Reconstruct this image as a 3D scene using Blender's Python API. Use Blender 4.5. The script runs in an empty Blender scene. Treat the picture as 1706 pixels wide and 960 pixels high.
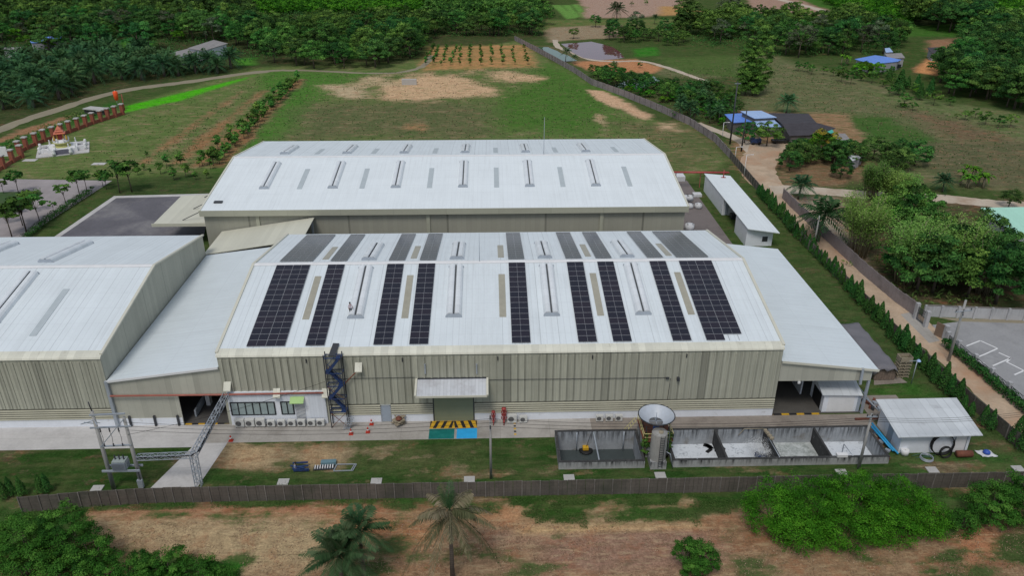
import bpy, math, random
import numpy as np
from mathutils import Vector, Matrix

random.seed(7)
S = bpy.context.scene
COL = S.collection
R = math.radians

# ------------------------------------------------------------------ camera numbers (surveyed from the photograph)
CF, CP, CY, CR, CH = 1307.09, .4582, .0292, .0011, 57.675
FW = np.array([math.sin(CY)*math.cos(CP), math.cos(CY)*math.cos(CP), -math.sin(CP)])
RT0 = np.array([math.cos(CY), -math.sin(CY), 0.0])
UP0 = np.cross(RT0, FW)
RT = math.cos(CR)*RT0 + math.sin(CR)*UP0
UP = -math.sin(CR)*RT0 + math.cos(CR)*UP0

def _ray(px, py):
    return FW + RT*(px-853)/CF - UP*(py-480)/CF
def at(px, py, z=0.0):
    """survey: where a sight line of the photograph meets the level z"""
    d = _ray(px, py); t = (z-CH)/d[2]
    return (float(d[0]*t), float(d[1]*t))
def on_wall(px, py, y=80.0):
    d = _ray(px, py); t = y/d[1]
    return (float(d[0]*t), float(CH+d[2]*t))
def row_of(P):
    P = np.array(P, float)-np.array([0, 0, CH]); d = P@FW
    return 480-CF*(P@UP)/d
def height(px, py_base, py_top):
    X, Y = at(px, py_base)
    lo, hi = -2., 60.
    for _ in range(40):
        m = (lo+hi)/2
        if row_of((X, Y, m)) > py_top: lo = m
        else: hi = m
    return lo

# ------------------------------------------------------------------ object helpers
ORG = {}
def tag(o, label=None, cat=None, group=None, kind=None):
    if label: o['label'] = label
    if cat: o['category'] = cat
    if group: o['group'] = group
    if kind: o['kind'] = kind
    return o
def thing(name, label, cat, loc=(0, 0, 0), group=None):
    o = bpy.data.objects.new(name, None); COL.objects.link(o)
    o.location = loc; o.empty_display_size = .3
    ORG[o.name] = Vector(loc)
    return tag(o, label, cat, group)
def copy_tree(o, parent=None):
    c = o.copy(); COL.objects.link(c)
    if parent is not None: c.parent = parent
    ORG[c.name] = ORG.get(o.name, Vector((0, 0, 0)))
    for ch in list(o.children): copy_tree(ch, c)
    return c

class MB:
    def __init__(s): s.v = []; s.f = []; s.m = []; s.sm = []
    def add(s, V, F, mi=0, smooth=False):
        n = len(s.v); s.v += [tuple(map(float, p)) for p in V]
        for f in F: s.f.append(tuple(n+i for i in f)); s.m.append(mi); s.sm.append(smooth)
        return s
    def box(s, x0, x1, y0, y1, z0, z1, mi=0):
        V = [(x0,y0,z0),(x1,y0,z0),(x1,y1,z0),(x0,y1,z0),(x0,y0,z1),(x1,y0,z1),(x1,y1,z1),(x0,y1,z1)]
        return s.add(V, [(0,3,2,1),(4,5,6,7),(0,1,5,4),(1,2,6,5),(2,3,7,6),(3,0,4,7)], mi)
    def obox(s, c, h, rz=0, mi=0, rx=0):
        M = Matrix.Rotation(rz, 3, 'Z') @ Matrix.Rotation(rx, 3, 'X'); c = Vector(c)
        V = [c+M@Vector((a*h[0], b*h[1], d*h[2])) for a, b, d in
             ((-1,-1,-1),(1,-1,-1),(1,1,-1),(-1,1,-1),(-1,-1,1),(1,-1,1),(1,1,1),(-1,1,1))]
        return s.add(V, [(0,3,2,1),(4,5,6,7),(0,1,5,4),(1,2,6,5),(2,3,7,6),(3,0,4,7)], mi)
    def bar(s, p, q, w, h=None, mi=0):
        h = h or w; p = Vector(p); q = Vector(q); d = (q-p)
        if d.length < 1e-6: return s
        d.normalize(); u = Vector((0, 0, 1)) if abs(d.z) < .95 else Vector((1, 0, 0))
        a = d.cross(u).normalized()*w/2; b = a.cross(d).normalized()*h/2
        V = [p-a-b, p+a-b, p+a+b, p-a+b, q-a-b, q+a-b, q+a+b, q-a+b]
        return s.add(V, [(0,1,2,3),(7,6,5,4),(0,4,5,1),(1,5,6,2),(2,6,7,3),(3,7,4,0)], mi)
    def tube(s, pts, r, n=8, mi=0, cap=True, closed=False):
        pts = [Vector(p) for p in pts]; k = len(pts)
        rr = r if isinstance(r, (list, tuple)) else [r]*k
        V = []; F = []
        for i, p in enumerate(pts):
            if closed: d = (pts[(i+1) % k]-pts[i-1]).normalized()
            else: d = (pts[min(i+1, k-1)]-pts[max(i-1, 0)]).normalized()
            u = Vector((0, 0, 1)) if abs(d.z) < .9 else Vector((0, 1, 0))
            a = d.cross(u).normalized(); b = a.cross(d)
            for j in range(n):
                t = 2*math.pi*j/n; V.append(p+(a*math.cos(t)+b*math.sin(t))*rr[i])
        for i in range(k if closed else k-1):
            for j in range(n):
                i2 = (i+1) % k
                F.append((i*n+j, i*n+(j+1) % n, i2*n+(j+1) % n, i2*n+j))
        if cap and not closed:
            F.append(tuple(range(n))[::-1]); F.append(tuple((k-1)*n+j for j in range(n)))
        return s.add(V, F, mi, True)
    def lathe(s, cx, cy, prof, n=16, mi=0):
        V = []; F = []
        for r, z in prof:
            for j in range(n):
                t = 2*math.pi*j/n; V.append((cx+r*math.cos(t), cy+r*math.sin(t), z))
        for i in range(len(prof)-1):
            for j in range(n): F.append((i*n+j, i*n+(j+1) % n, (i+1)*n+(j+1) % n, (i+1)*n+j))
        return s.add(V, F, mi, True)
    def slab(s, P, t, mi=0):
        """polygon P (3D, counter-clockwise seen from above) given a thickness t downwards"""
        n = len(P); V = [tuple(p) for p in P]+[(p[0], p[1], p[2]-t) for p in P]
        F = [tuple(range(n)), tuple(range(2*n-1, n-1, -1))]
        F += [(i, i+n, (i+1) % n+n, (i+1) % n) for i in range(n)]
        return s.add(V, F, mi)
    def prism_x(s, prof, x0, x1, mi=0):
        """profile of (y,z) extruded from x0 to x1"""
        n = len(prof); V = [(x0, y, z) for y, z in prof]+[(x1, y, z) for y, z in prof]
        F = [tuple(range(n)), tuple(range(2*n-1, n-1, -1))]+[(i, i+n, (i+1) % n+n, (i+1) % n) for i in range(n)]
        return s.add(V, F, mi)
    def build(s, name, mats, parent=None, bevel=0):
        me = bpy.data.meshes.new(name)
        if parent is not None: o0 = ORG[parent.name]
        else:
            xs = [p[0] for p in s.v]; ys = [p[1] for p in s.v]; zs = [p[2] for p in s.v]
            o0 = Vector(((min(xs)+max(xs))/2, (min(ys)+max(ys))/2, min(zs)))
        me.from_pydata([(p[0]-o0.x, p[1]-o0.y, p[2]-o0.z) for p in s.v], [], s.f)
        for m in (mats if isinstance(mats, (list, tuple)) else [mats]): me.materials.append(m)
        me.polygons.foreach_set('material_index', s.m); me.polygons.foreach_set('use_smooth', s.sm)
        bmfix(me)
        o = bpy.data.objects.new(name, me); COL.objects.link(o)
        if parent is not None: o.parent = parent
        else: o.location = o0
        ORG[o.name] = o0
        if bevel:
            b = o.modifiers.new('Bevel', 'BEVEL'); b.width = bevel; b.segments = 2; b.limit_method = 'ANGLE'
        return o
def bmfix(me):
    import bmesh
    bm = bmesh.new(); bm.from_mesh(me); bmesh.ops.recalc_face_normals(bm, faces=bm.faces); bm.to_mesh(me); bm.free(); me.update()

# ------------------------------------------------------------------ materials
def new_mat(name):
    m = bpy.data.materials.new(name); m.use_nodes = True
    nt = m.node_tree; nt.nodes.clear()
    out = nt.nodes.new('ShaderNodeOutputMaterial'); b = nt.nodes.new('ShaderNodeBsdfPrincipled')
    nt.links.new(b.outputs[0], out.inputs[0])
    return m, nt, b
def mth(nt, op, a, b=None, c=None):
    n = nt.nodes.new('ShaderNodeMath'); n.operation = op
    for i, x in enumerate((a, b, c)):
        if x is None: continue
        if isinstance(x, (int, float)): n.inputs[i].default_value = x
        else: nt.links.new(x, n.inputs[i])
    return n.outputs[0]
def noise(nt, vec, scale, detail=4, rough=.6):
    n = nt.nodes.new('ShaderNodeTexNoise'); n.inputs['Scale'].default_value = scale
    n.inputs['Detail'].default_value = detail; n.inputs['Roughness'].default_value = rough
    nt.links.new(vec, n.inputs['Vector']); return n.outputs[0]
def mixc(nt, fac, a, b, mode='MIX'):
    n = nt.nodes.new('ShaderNodeMix'); n.data_type = 'RGBA'; n.blend_type = mode
    for i, x in ((0, fac), (6, a), (7, b)):
        if isinstance(x, (int, float)): n.inputs[i].default_value = x
        elif isinstance(x, (tuple, list)): n.inputs[i].default_value = (*x[:3], 1)
        else: nt.links.new(x, n.inputs[i])
    return n.outputs[2]
def grey(nt, v):
    n = nt.nodes.new('ShaderNodeCombineColor')
    for i in range(3): nt.links.new(v, n.inputs[i])
    return n.outputs[0]
def mrange(nt, v, a, b, c, d):
    n = nt.nodes.new('ShaderNodeMapRange'); n.inputs[1].default_value = a; n.inputs[2].default_value = b
    n.inputs[3].default_value = c; n.inputs[4].default_value = d; nt.links.new(v, n.inputs[0]); return n.outputs[0]

def mat(name, col, rough=.7, var=.18, scale=.5, fine=6., metal=0, bump=0, stripes=(), dirt=None, streak=None, spec=.4, tone=.12, runs=None):
    """stripes: (axis, period, share, factor, jitter) dark joints; streak: (axis across, strength, colour) stains running down"""
    m, nt, b = new_mat(name)
    tc = nt.nodes.new('ShaderNodeTexCoord'); P = tc.outputs['Object']
    sp = nt.nodes.new('ShaderNodeSeparateXYZ'); nt.links.new(P, sp.inputs[0])
    n1 = noise(nt, P, scale, 5); n2 = noise(nt, P, fine, 3)
    v = mth(nt, 'ADD', mth(nt, 'MULTIPLY', n1, .65), mth(nt, 'MULTIPLY', n2, .35))
    f = mrange(nt, v, .3, .7, 1-var, 1+var)
    for ax, per, share, fac, jit in stripes:
        u = mth(nt, 'DIVIDE', sp.outputs['XYZ'.index(ax)], per)
        cell = mth(nt, 'FLOOR', u); fr = mth(nt, 'FRACT', u)
        wn = nt.nodes.new('ShaderNodeTexWhiteNoise'); wn.noise_dimensions = '1D'; nt.links.new(cell, wn.inputs['W'])
        k = mth(nt, 'LESS_THAN', fr, share)
        depth = mth(nt, 'MULTIPLY', k, mrange(nt, wn.outputs[0], 0, 1, (1-fac)*(1-jit), 1-fac))
        f = mth(nt, 'MULTIPLY', f, mth(nt, 'SUBTRACT', 1., depth))
        f = mth(nt, 'MULTIPLY', f, mrange(nt, wn.outputs[0], 0, 1, 1-tone*jit, 1+tone*.7*jit))
    c = mixc(nt, 1., col, grey(nt, f), 'MULTIPLY')
    if dirt:
        dcol, ds, dlo, dhi = dirt
        c = mixc(nt, mrange(nt, noise(nt, P, ds, 6, .7), dlo, dhi, 0, 1), c, dcol)
    if streak:
        ax, st, scol, z0, z1 = streak
        cb = nt.nodes.new('ShaderNodeCombineXYZ')
        nt.links.new(mth(nt, 'MULTIPLY', sp.outputs[0], 3.), cb.inputs[0]); nt.links.new(mth(nt, 'MULTIPLY', sp.outputs[1], 3.), cb.inputs[1])
        nt.links.new(mth(nt, 'MULTIPLY', sp.outputs[2], .25), cb.inputs[2])
        sn = mrange(nt, noise(nt, cb.outputs[0], 1., 4, .7), .42, .66, 0, 1)
        up = mrange(nt, sp.outputs[2], z0, z1, 0, 1)
        c = mixc(nt, mth(nt, 'MULTIPLY', mth(nt, 'MULTIPLY', sn, up), st), c, scol)
    if runs:
        ax, st, rcol = runs
        cb = nt.nodes.new('ShaderNodeCombineXYZ'); i0, i1 = (0, 1) if ax == 'X' else (1, 0)
        nt.links.new(mth(nt, 'MULTIPLY', sp.outputs[i0], 1.9), cb.inputs[0]); nt.links.new(mth(nt, 'MULTIPLY', sp.outputs[i1], .07), cb.inputs[1])
        k1 = mrange(nt, noise(nt, cb.outputs[0], 1., 6, .8), .48, .70, 0, 1); k2 = mrange(nt, noise(nt, P, .09, 4, .6), .38, .62, .15, 1)
        c = mixc(nt, mth(nt, 'MULTIPLY', mth(nt, 'MULTIPLY', k1, k2), st), c, rcol)
    nt.links.new(c, b.inputs['Base Color'])
    b.inputs['Roughness'].default_value = rough; b.inputs['Metallic'].default_value = metal
    b.inputs['Specular IOR Level'].default_value = spec
    if bump:
        bn = nt.nodes.new('ShaderNodeBump'); bn.inputs['Strength'].default_value = bump; bn.inputs['Distance'].default_value = .05
        nt.links.new(n2, bn.inputs['Height']); nt.links.new(bn.outputs[0], b.inputs['Normal'])
    return m

M = {}
M['roof'] = mat('white_roof_sheet', (.70, .755, .78), .5, .05, .25, 2.5, stripes=(('X', .76, .13, .86, .9), ('X', 2.28, .035, .74, 1.), ('Y', 3.05, .02, .90, .3)), spec=.5, tone=.02, runs=('X', .42, (.42, .44, .44)))
M['roof_side'] = mat('white_lean_to_sheet', (.66, .72, .745), .5, .05, .3, 2.5, tone=.02, runs=('Y', .35, (.40, .42, .43)), stripes=(('Y', .76, .10, .93, .6), ('X', 5.3, .015, .9, .4)), spec=.5)
M['roof_plain'] = mat('plain_white_sheet', (.76, .81, .83), .5, .04, .3, 3., tone=.02, runs=('X', .3, (.42, .44, .44)), stripes=(('X', .76, .08, .91, .6), ('Y', 3., .03, .92, .3)), spec=.5)
M['roof_shed'] = mat('weathered_white_sheet', (.60, .63, .65), .55, .08, .3, 2., stripes=(('X', 1.02, .12, .8, .7), ('Y', 2.2, .02, .9, .5)), dirt=((.3, .3, .31), .5, .56, .8))
M['cream_roof'] = mat('cream_roof_sheet', (.60, .59, .49), .6, .06, .15, 2., stripes=(('X', .76, .08, .94, .5),))
M['cream'] = mat('cream_trim', (.66, .65, .55), .6, .08, .5, 3., stripes=(('X', .85, .06, .78, .9),), dirt=((.45, .43, .35), .8, .58, .8))
M['cream_plain'] = mat('cream_trim_plain', (.60, .585, .49), .6, .07, .5, 3.)
M['wall'] = mat('ribbed_cream_wall', (.455, .455, .37), .65, .08, .35, 2., tone=.06, stripes=(('X', .85, .30, .62, .85), ('X', .425, .2, .86, .9), ('X', 2.55, .40, .86, 1.), ('X', 11.9, .085, .62, .6)),
                streak=('X', .4, (.17, .175, .14), 2., 10.))
M['wall_side'] = mat('cream_wall_side', (.42, .42, .35), .65, .07, .3, 2., stripes=(('Y', .85, .10, .88, .6), ('Y', 6.8, .02, .7, .5)))
M['wall_annex'] = mat('cream_wall_with_clear_strips', (.48, .475, .40), .65, .07, .3, 2., stripes=(('X', .85, .10, .9, .5), ('X', 3.35, .22, .72, .8)))
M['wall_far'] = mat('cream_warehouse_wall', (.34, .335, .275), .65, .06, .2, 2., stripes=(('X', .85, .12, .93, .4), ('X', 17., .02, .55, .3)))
M['fascia'] = mat('cream_gutter_fascia', (.40, .40, .315), .6, .07, .2, 2., stripes=(('X', 9., .006, .7, .4),))
M['louver'] = mat('cream_louvre_slat', (.42, .405, .31), .6, .12, .5, 3.)
M['louver_dark'] = mat('louvre_backing', (.10, .098, .075), .8, .2)
M['white_wall'] = mat('white_painted_wall', (.76, .79, .84), .6, .07, .6, 4., dirt=((.42, .40, .37), .7, .6, .85))
M['white_panel'] = mat('white_ribbed_panel', (.70, .74, .80), .6, .06, .6, 4., stripes=(('X', .33, .12, .88, .5),))
M['white_paint'] = mat('white_paint', (.74, .74, .74), .6, .08, 1., 6.)
M['roller'] = mat('green_grey_roller_door', (.235, .26, .175), .6, .05, .5, 3., stripes=(('Z', .18, .2, .9, .3),))
M['grey_door'] = mat('blue_grey_door', (.33, .38, .44), .6, .05, .5, 3.)
M['lime'] = mat('lime_green_awning', (.38, .58, .22), .5, .06, .5, 3.)
M['glass'] = mat('curtained_window_pane', (.30, .37, .37), .12, .16, 1.2, 5., spec=.6)
M['frame_dark'] = mat('dark_window_frame', (.02, .025, .03), .4, .1)
M['black'] = mat('black_rubber', (.012, .012, .013), .6, .2)
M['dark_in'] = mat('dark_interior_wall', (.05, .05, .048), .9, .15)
M['skylight'] = mat('yellowed_roof_light', (.36, .34, .27), .4, .12, .7, 3.)
M['skylight_grey'] = mat('grey_roof_light', (.45, .50, .52), .4, .08, .7, 3.)
M['vent'] = mat('bare_zinc_vent', (.74, .77, .79), .35, .06, .7, 3., metal=.1, stripes=(('Y', 1.6, .03, .8, .5),))
M['vent_dark'] = mat('vent_throat', (.10, .11, .12), .7, .15)
M['galv'] = mat('galvanised_steel', (.40, .44, .49), .45, .15, 1., 6., metal=.3)
M['steel_dark'] = mat('dark_steel', (.045, .048, .055), .55, .2, 1., 6.)
M['blue_steel'] = mat('blue_painted_steel', (.022, .048, .135), .5, .25, 2., 8., dirt=((.16, .06, .03), 2.2, .58, .75))
M['red'] = mat('red_painted_steel', (.34, .05, .045), .5, .2, 1., 6.)
M['redpipe'] = mat('faded_red_pipe', (.36, .12, .09), .5, .25, .6, 6.)
M['yellow'] = mat('yellow_paint', (.62, .36, .02), .7, .25, 1.5, 8., dirt=((.2, .16, .1), 1.2, .55, .8))
M['yellow_rail'] = mat('pale_yellow_rail', (.62, .56, .26), .6, .1)
M['hazard_black'] = mat('black_floor_paint', (.02, .02, .022), .7, .2)
M['green_paint'] = mat('dark_green_floor_paint', (.005, .16, .14), .65, .3, 1.2, 8., dirt=((.05, .22, .2), 1., .55, .8))
M['blue_paint'] = mat('bright_blue_floor_paint', (.03, .38, .74), .65, .15, 1.2, 8.)
M['cone'] = mat('orange_red_cone', (.48, .045, .025), .5, .15)
M['concrete'] = mat('pavement_concrete', (.40, .375, .34), .85, .17, .35, 3., stripes=(('X', 6., .006, .6, .4), ('Y', 4.2, .008, .7, .4)), dirt=((.20, .18, .155), .16, .5, .78), bump=.2)
M['concrete_pale'] = mat('pale_slab_concrete', (.52, .505, .49), .85, .14, .4, 3., stripes=(('Y', 3.9, .012, .75, .3),), dirt=((.36, .345, .33), .3, .52, .8), bump=.15)
M['concrete_brown'] = mat('stained_pavement', (.27, .235, .20), .85, .2, .3, 3., dirt=((.15, .125, .105), .25, .48, .75), bump=.2)
M['pool_wall'] = mat('weathered_tank_concrete', (.38, .385, .385), .85, .25, .8, 5., streak=('X', 1., (.02, .02, .022), .1, .8))
M['pool_in'] = mat('tank_inner_concrete', (.33, .35, .37), .8, .22, .7, 4., streak=('X', 1., (.02, .022, .025), -.9, .7), dirt=((.16, .14, .11), .5, .55, .75))
M['pool_cap'] = mat('blackened_wall_top', (.045, .045, .045), .85, .35, 1.5, 6., dirt=((.2, .2, .2), 1.5, .6, .8))
M['tank'] = mat('grey_grp_tank', (.33, .32, .30), .6, .15, .8, 4., streak=('X', .6, (.2, .19, .17), .5, 4.))
M['rust'] = mat('rusty_steel', (.18, .065, .04), .8, .3, 2., 8.)
M['tarp'] = mat('grey_tarpaulin', (.16, .155, .17), .6, .12, .4, 2.5, bump=.5)
M['bag'] = mat('white_bulk_bag', (.62, .63, .65), .8, .12, 2., 6.)
M['brick'] = mat('red_brick', (.30, .095, .06), .85, .2, 1.5, 5., stripes=(('Z', .28, .14, .75, .3),))
M['pale_cap'] = mat('pale_concrete_cap', (.44, .43, .41), .8, .12)
M['fence'] = mat('weathered_fence_panel', (.115, .100, .086), .9, .25, .5, 4., stripes=(('Z', .42, .06, .7, .4), ('X', .98, .05, .5, .9)), dirt=((.05, .055, .04), .3, .5, .75))
M['fence_pale'] = mat('pinkish_fence_panel', (.26, .225, .225), .9, .15, .4, 3., dirt=((.15, .13, .12), .3, .5, .75))
M['fence_post'] = mat('fence_post', (.17, .155, .14), .9, .5, .35, 4.)
M['wall_white_far'] = mat('weathered_white_wall', (.44, .44, .45), .85, .12, .4, 3., streak=('X', .6, (.16, .16, .16), .3, 2.2))
M['pole'] = mat('grey_concrete_pole', (.33, .325, .31), .85, .12, 1., 5.)
M['wood'] = mat('pale_pallet_wood', (.31, .265, .19), .85, .25, 2., 8.)
M['bark'] = mat('tree_bark', (.10, .08, .06), .95, .3, 2., 10.)
M['bark_palm'] = mat('palm_bark', (.12, .10, .085), .95, .25, 1., 6., stripes=(('Z', .25, .3, .7, .4),))
M['bark_pale'] = mat('pale_bamboo_stem', (.30, .26, .17), .8, .3, 1., 8.)
M['skin'] = mat('skin', (.28, .16, .11), .6, .05)
M['hair'] = mat('black_hair', (.01, .009, .008), .6, .1)
M['shirt_blue'] = mat('grey_blue_shirt', (.25, .30, .40), .8, .1)
M['shirt_pale'] = mat('pale_pink_shirt', (.55, .47, .51), .8, .06)
M['trousers'] = mat('dark_trousers', (.018, .02, .028), .8, .1)
M['aircon'] = mat('beige_appliance_shell', (.60, .60, .57), .5, .05)
M['grille'] = mat('dark_fan_grille', (.14, .14, .14), .6, .1)
M['asph'] = mat('dark_yard_paving', (.13, .125, .14), .85, .3, .12, 2., dirt=((.26, .25, .245), .09, .5, .72), bump=.2)
M['paver'] = mat('pinkish_grey_pavers', (.335, .30, .30), .85, .12, .15, 3., stripes=(('X', 1.2, .05, .94, .4), ('Y', 1.2, .05, .94, .4)), dirt=((.25, .22, .22), .1, .5, .75))
M['court'] = mat('grey_court_concrete', (.31, .31, .315), .85, .16, .15, 3., dirt=((.18, .18, .185), .12, .5, .75))
M['road'] = mat('earth_road', (.47, .355, .25), .95, .28, .3, 2.5, dirt=((.42, .235, .135), .07, .46, .66), bump=.3)
M['road_pale'] = mat('pale_sandy_track', (.50, .42, .33), .95, .15, .2, 2., dirt=((.36, .25, .17), .12, .5, .75), bump=.3)
M['pathsoil'] = mat('dusty_path', (.27, .235, .165), .95, .2, .12, 2., dirt=((.22, .2, .12), .12, .5, .75), bump=.3)
M['blue_roof'] = mat('blue_roof_sheet', (.13, .27, .72), .5, .08, .3, 2., stripes=(('X', 1.0, .1, .9, .4),))
M['paleblue_roof'] = mat('pale_blue_roof_sheet', (.36, .50, .76), .5, .08, .3, 2., stripes=(('X', 1.0, .1, .92, .4),))
M['dark_roof'] = mat('dark_tile_roof', (.055, .05, .058), .8, .3, .5, 3., stripes=(('Y', .8, .2, .8, .4),))
M['grey_roof'] = mat('grey_cement_roof', (.27, .255, .25), .8, .2, .4, 3., stripes=(('X', 1., .15, .85, .4),))
M['mint_roof'] = mat('mint_green_roof_sheet', (.40, .70, .56), .5, .05, .3, 2., stripes=(('X', 1.0, .08, .93, .3),))
M['teal'] = mat('teal_sheet', (.05, .42, .34), .5, .1)
M['open_house_shade'] = mat('open_house_painted_shade', (.13, .125, .12), .9, .25)  # dark grey stands for the shade inside open carports, painted as wall colour
M['house_wall'] = mat('grey_house_wall', (.38, .38, .41), .85, .12)
M['orange_roof'] = mat('rust_orange_roof', (.45, .16, .09), .7, .15)
M['blue_pipe'] = mat('bright_blue_pipe', (.03, .33, .62), .4, .08)
M['gold'] = mat('gold_trim', (.55, .34, .06), .4, .15)
M['steps'] = mat('blue_grey_stone_step', (.13, .13, .16), .6, .15)
M['orange_cloth'] = mat('bright_orange_cloth', (.85, .10, .02), .7, .1)
M['car'] = mat('black_car_paint', (.015, .016, .018), .25, .05, spec=.6)

def panel_mat():
    m, nt, b = new_mat('solar_cell_glass')
    tc = nt.nodes.new('ShaderNodeTexCoord'); P = tc.outputs['Object']
    oi = nt.nodes.new('ShaderNodeObjectInfo')
    c = mixc(nt, noise(nt, P, .8, 2), (.008, .008, .018), (.014, .013, .024))
    c = mixc(nt, mrange(nt, oi.outputs['Random'], .3, 1., 0, .6), c, (.022, .014, .024))
    nt.links.new(c, b.inputs['Base Color']); b.inputs['Roughness'].default_value = .12; b.inputs['Specular IOR Level'].default_value = .5
    return m
M['cell'] = panel_mat()
M['alu'] = mat('silver_panel_frame', (.42, .43, .45), .4, .05, metal=.2)

def water_mat(name, col, rough=.06, foam=None, calm=False):
    m, nt, b = new_mat(name)
    tc = nt.nodes.new('ShaderNodeTexCoord'); P = tc.outputs['Object']
    if foam:
        n = noise(nt, P, .9, 7, .75)
        w = nt.nodes.new('ShaderNodeTexNoise'); w.inputs['Scale'].default_value = 1.7; w.inputs['Detail'].default_value = 6; w.inputs['Distortion'].default_value = 1.6
        nt.links.new(P, w.inputs['Vector'])
        k = mth(nt, 'ADD', mth(nt, 'MULTIPLY', n, .5), mth(nt, 'MULTIPLY', w.outputs[0], .5))
        lo, hi = foam[1]
        c = mixc(nt, mrange(nt, k, lo, hi, 0, 1), col, foam[0])
        c = mixc(nt, mrange(nt, noise(nt, P, 3.5, 5, .8), .5, .75, 0, .16), c, (.35, .38, .42))
        nt.links.new(c, b.inputs['Base Color']); b.inputs['Roughness'].default_value = .5
    else:
        c = mixc(nt, noise(nt, P, .2, 4), col, tuple(x*1.5 for x in col)); nt.links.new(c, b.inputs['Base Color'])
        b.inputs['Roughness'].default_value = rough
    if calm: return m
    bn = nt.nodes.new('ShaderNodeBump'); bn.inputs['Strength'].default_value = .12 if not foam else .4; bn.inputs['Distance'].default_value = .05
    nt.links.new(noise(nt, P, 1.5 if not foam else 3., 3), bn.inputs['Height']); nt.links.new(bn.outputs[0], b.inputs['Normal'])
    return m
M['water_dark'] = water_mat('dark_green_water', (.045, .056, .056), .3)
M['water_foam'] = water_mat('foaming_water', (.16, .19, .22), .4, ((.68, .72, .76), (.30, .48)))
M['water_foam2'] = water_mat('thinly_foaming_water', (.27, .30, .28), .4, ((.55, .58, .57), (.38, .58)))
M['water_red'] = water_mat('reddish_pond_water', (.13, .05, .055), .02, calm=True)
M['water_green'] = water_mat('green_pond_water', (.05, .10, .06), .02, calm=True)

def leaf_mat(name, dark, mid, light, hue=.03, vary=1., rough=.55):
    m, nt, b = new_mat(name)
    a = nt.nodes.new('ShaderNodeAttribute'); a.attribute_name = 'tint'
    oi = nt.nodes.new('ShaderNodeObjectInfo')
    r = nt.nodes.new('ShaderNodeValToRGB'); e = r.color_ramp.elements
    e[0].position = .05; e[0].color = (*dark, 1); e[1].position = .95; e[1].color = (*light, 1)
    k = e.new(.5); k.color = (*mid, 1)
    nt.links.new(a.outputs['Fac'], r.inputs[0])
    hs = nt.nodes.new('ShaderNodeHueSaturation'); nt.links.new(r.outputs[0], hs.inputs['Color'])
    nt.links.new(mrange(nt, oi.outputs['Random'], 0, 1, .5-hue, .5+hue), hs.inputs['Hue'])
    wn = nt.nodes.new('ShaderNodeTexWhiteNoise'); wn.noise_dimensions = '1D'; nt.links.new(oi.outputs['Random'], wn.inputs['W'])
    nt.links.new(mrange(nt, wn.outputs[0], 0, 1, 1-.34*vary, 1+.42*vary), hs.inputs['Value'])
    nt.links.new(hs.outputs[0], b.inputs['Base Color']); b.inputs['Roughness'].default_value = rough
    b.inputs['Specular IOR Level'].default_value = .04
    return m
M['leaf'] = leaf_mat('broadleaf_foliage', (.021, .064, .014), (.060, .160, .029), (.135, .280, .052))
M['leaf_dark'] = leaf_mat('dark_foliage', (.015, .050, .014), (.042, .120, .027), (.098, .215, .046))
M['leaf_bright'] = leaf_mat('bright_foliage', (.020, .075, .008), (.050, .170, .012), (.110, .300, .022))
M['leaf_bamboo'] = leaf_mat('bamboo_foliage', (.042, .100, .020), (.095, .210, .040), (.195, .350, .080))
M['leaf_palm'] = leaf_mat('palm_fronds', (.016, .050, .022), (.032, .090, .034), (.075, .150, .055))
M['leaf_dry'] = leaf_mat('dry_palm_fronds', (.04, .055, .024), (.115, .115, .060), (.27, .225, .150), .0, 0.)
M['leaf_palm_grey'] = leaf_mat('greyish_palm_fronds', (.020, .050, .018), (.050, .095, .038), (.125, .165, .085), .01, .3)
M['bush_bright'] = leaf_mat('bright_bush_foliage', (.016, .070, .006), (.040, .160, .010), (.095, .280, .020), .0, 0.)
M['bush'] = leaf_mat('bush_foliage', (.016, .060, .010), (.040, .135, .018), (.095, .230, .035), .0, 0.)
M['conifer'] = leaf_mat('conifer_foliage', (.012, .045, .012), (.030, .100, .022), (.070, .185, .036), .015, .5)
M['leaf_grey'] = leaf_mat('grey_green_foliage', (.040, .060, .032), (.075, .100, .055), (.13, .165, .09))
M['leaf_yellow'] = leaf_mat('yellow_flowering_foliage', (.04, .08, .02), (.16, .17, .03), (.42, .30, .04), .02)
M['weed'] = leaf_mat('weeds', (.030, .070, .018), (.055, .115, .028), (.12, .17, .055))
M['straw'] = leaf_mat('dry_stubble', (.07, .05, .032), (.26, .185, .115), (.46, .36, .24), .01)

# ------------------------------------------------------------------ ground: one sheet, colours of soil and grass per place
def L(r, g, b):
    return tuple(((c/255+.055)/1.055)**2.4 if c > 10 else c/255/12.92 for c in (r, g, b))
rng = np.random.default_rng(11)
def vnoise(X, Y, s, seed=0, octv=4):
    out = np.zeros_like(X); amp = 1.; tot = 0
    for o in range(octv):
        g = np.random.default_rng(seed*17+o).random((257, 257))
        x = X/s*2**o+91.3; y = Y/s*2**o+37.1
        xi = np.floor(x).astype(int); yi = np.floor(y).astype(int); fx = x-xi; fy = y-yi
        fx = fx*fx*(3-2*fx); fy = fy*fy*(3-2*fy); xi %= 256; yi %= 256
        out += amp*((g[yi, xi]*(1-fx)+g[yi, xi+1]*fx)*(1-fy)+(g[yi+1, xi]*(1-fx)+g[yi+1, xi+1]*fx)*fy)
        tot += amp; amp *= .55
    return out/tot
def poly_w(pts):
    return [at(x, y) for x, y in pts]
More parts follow.
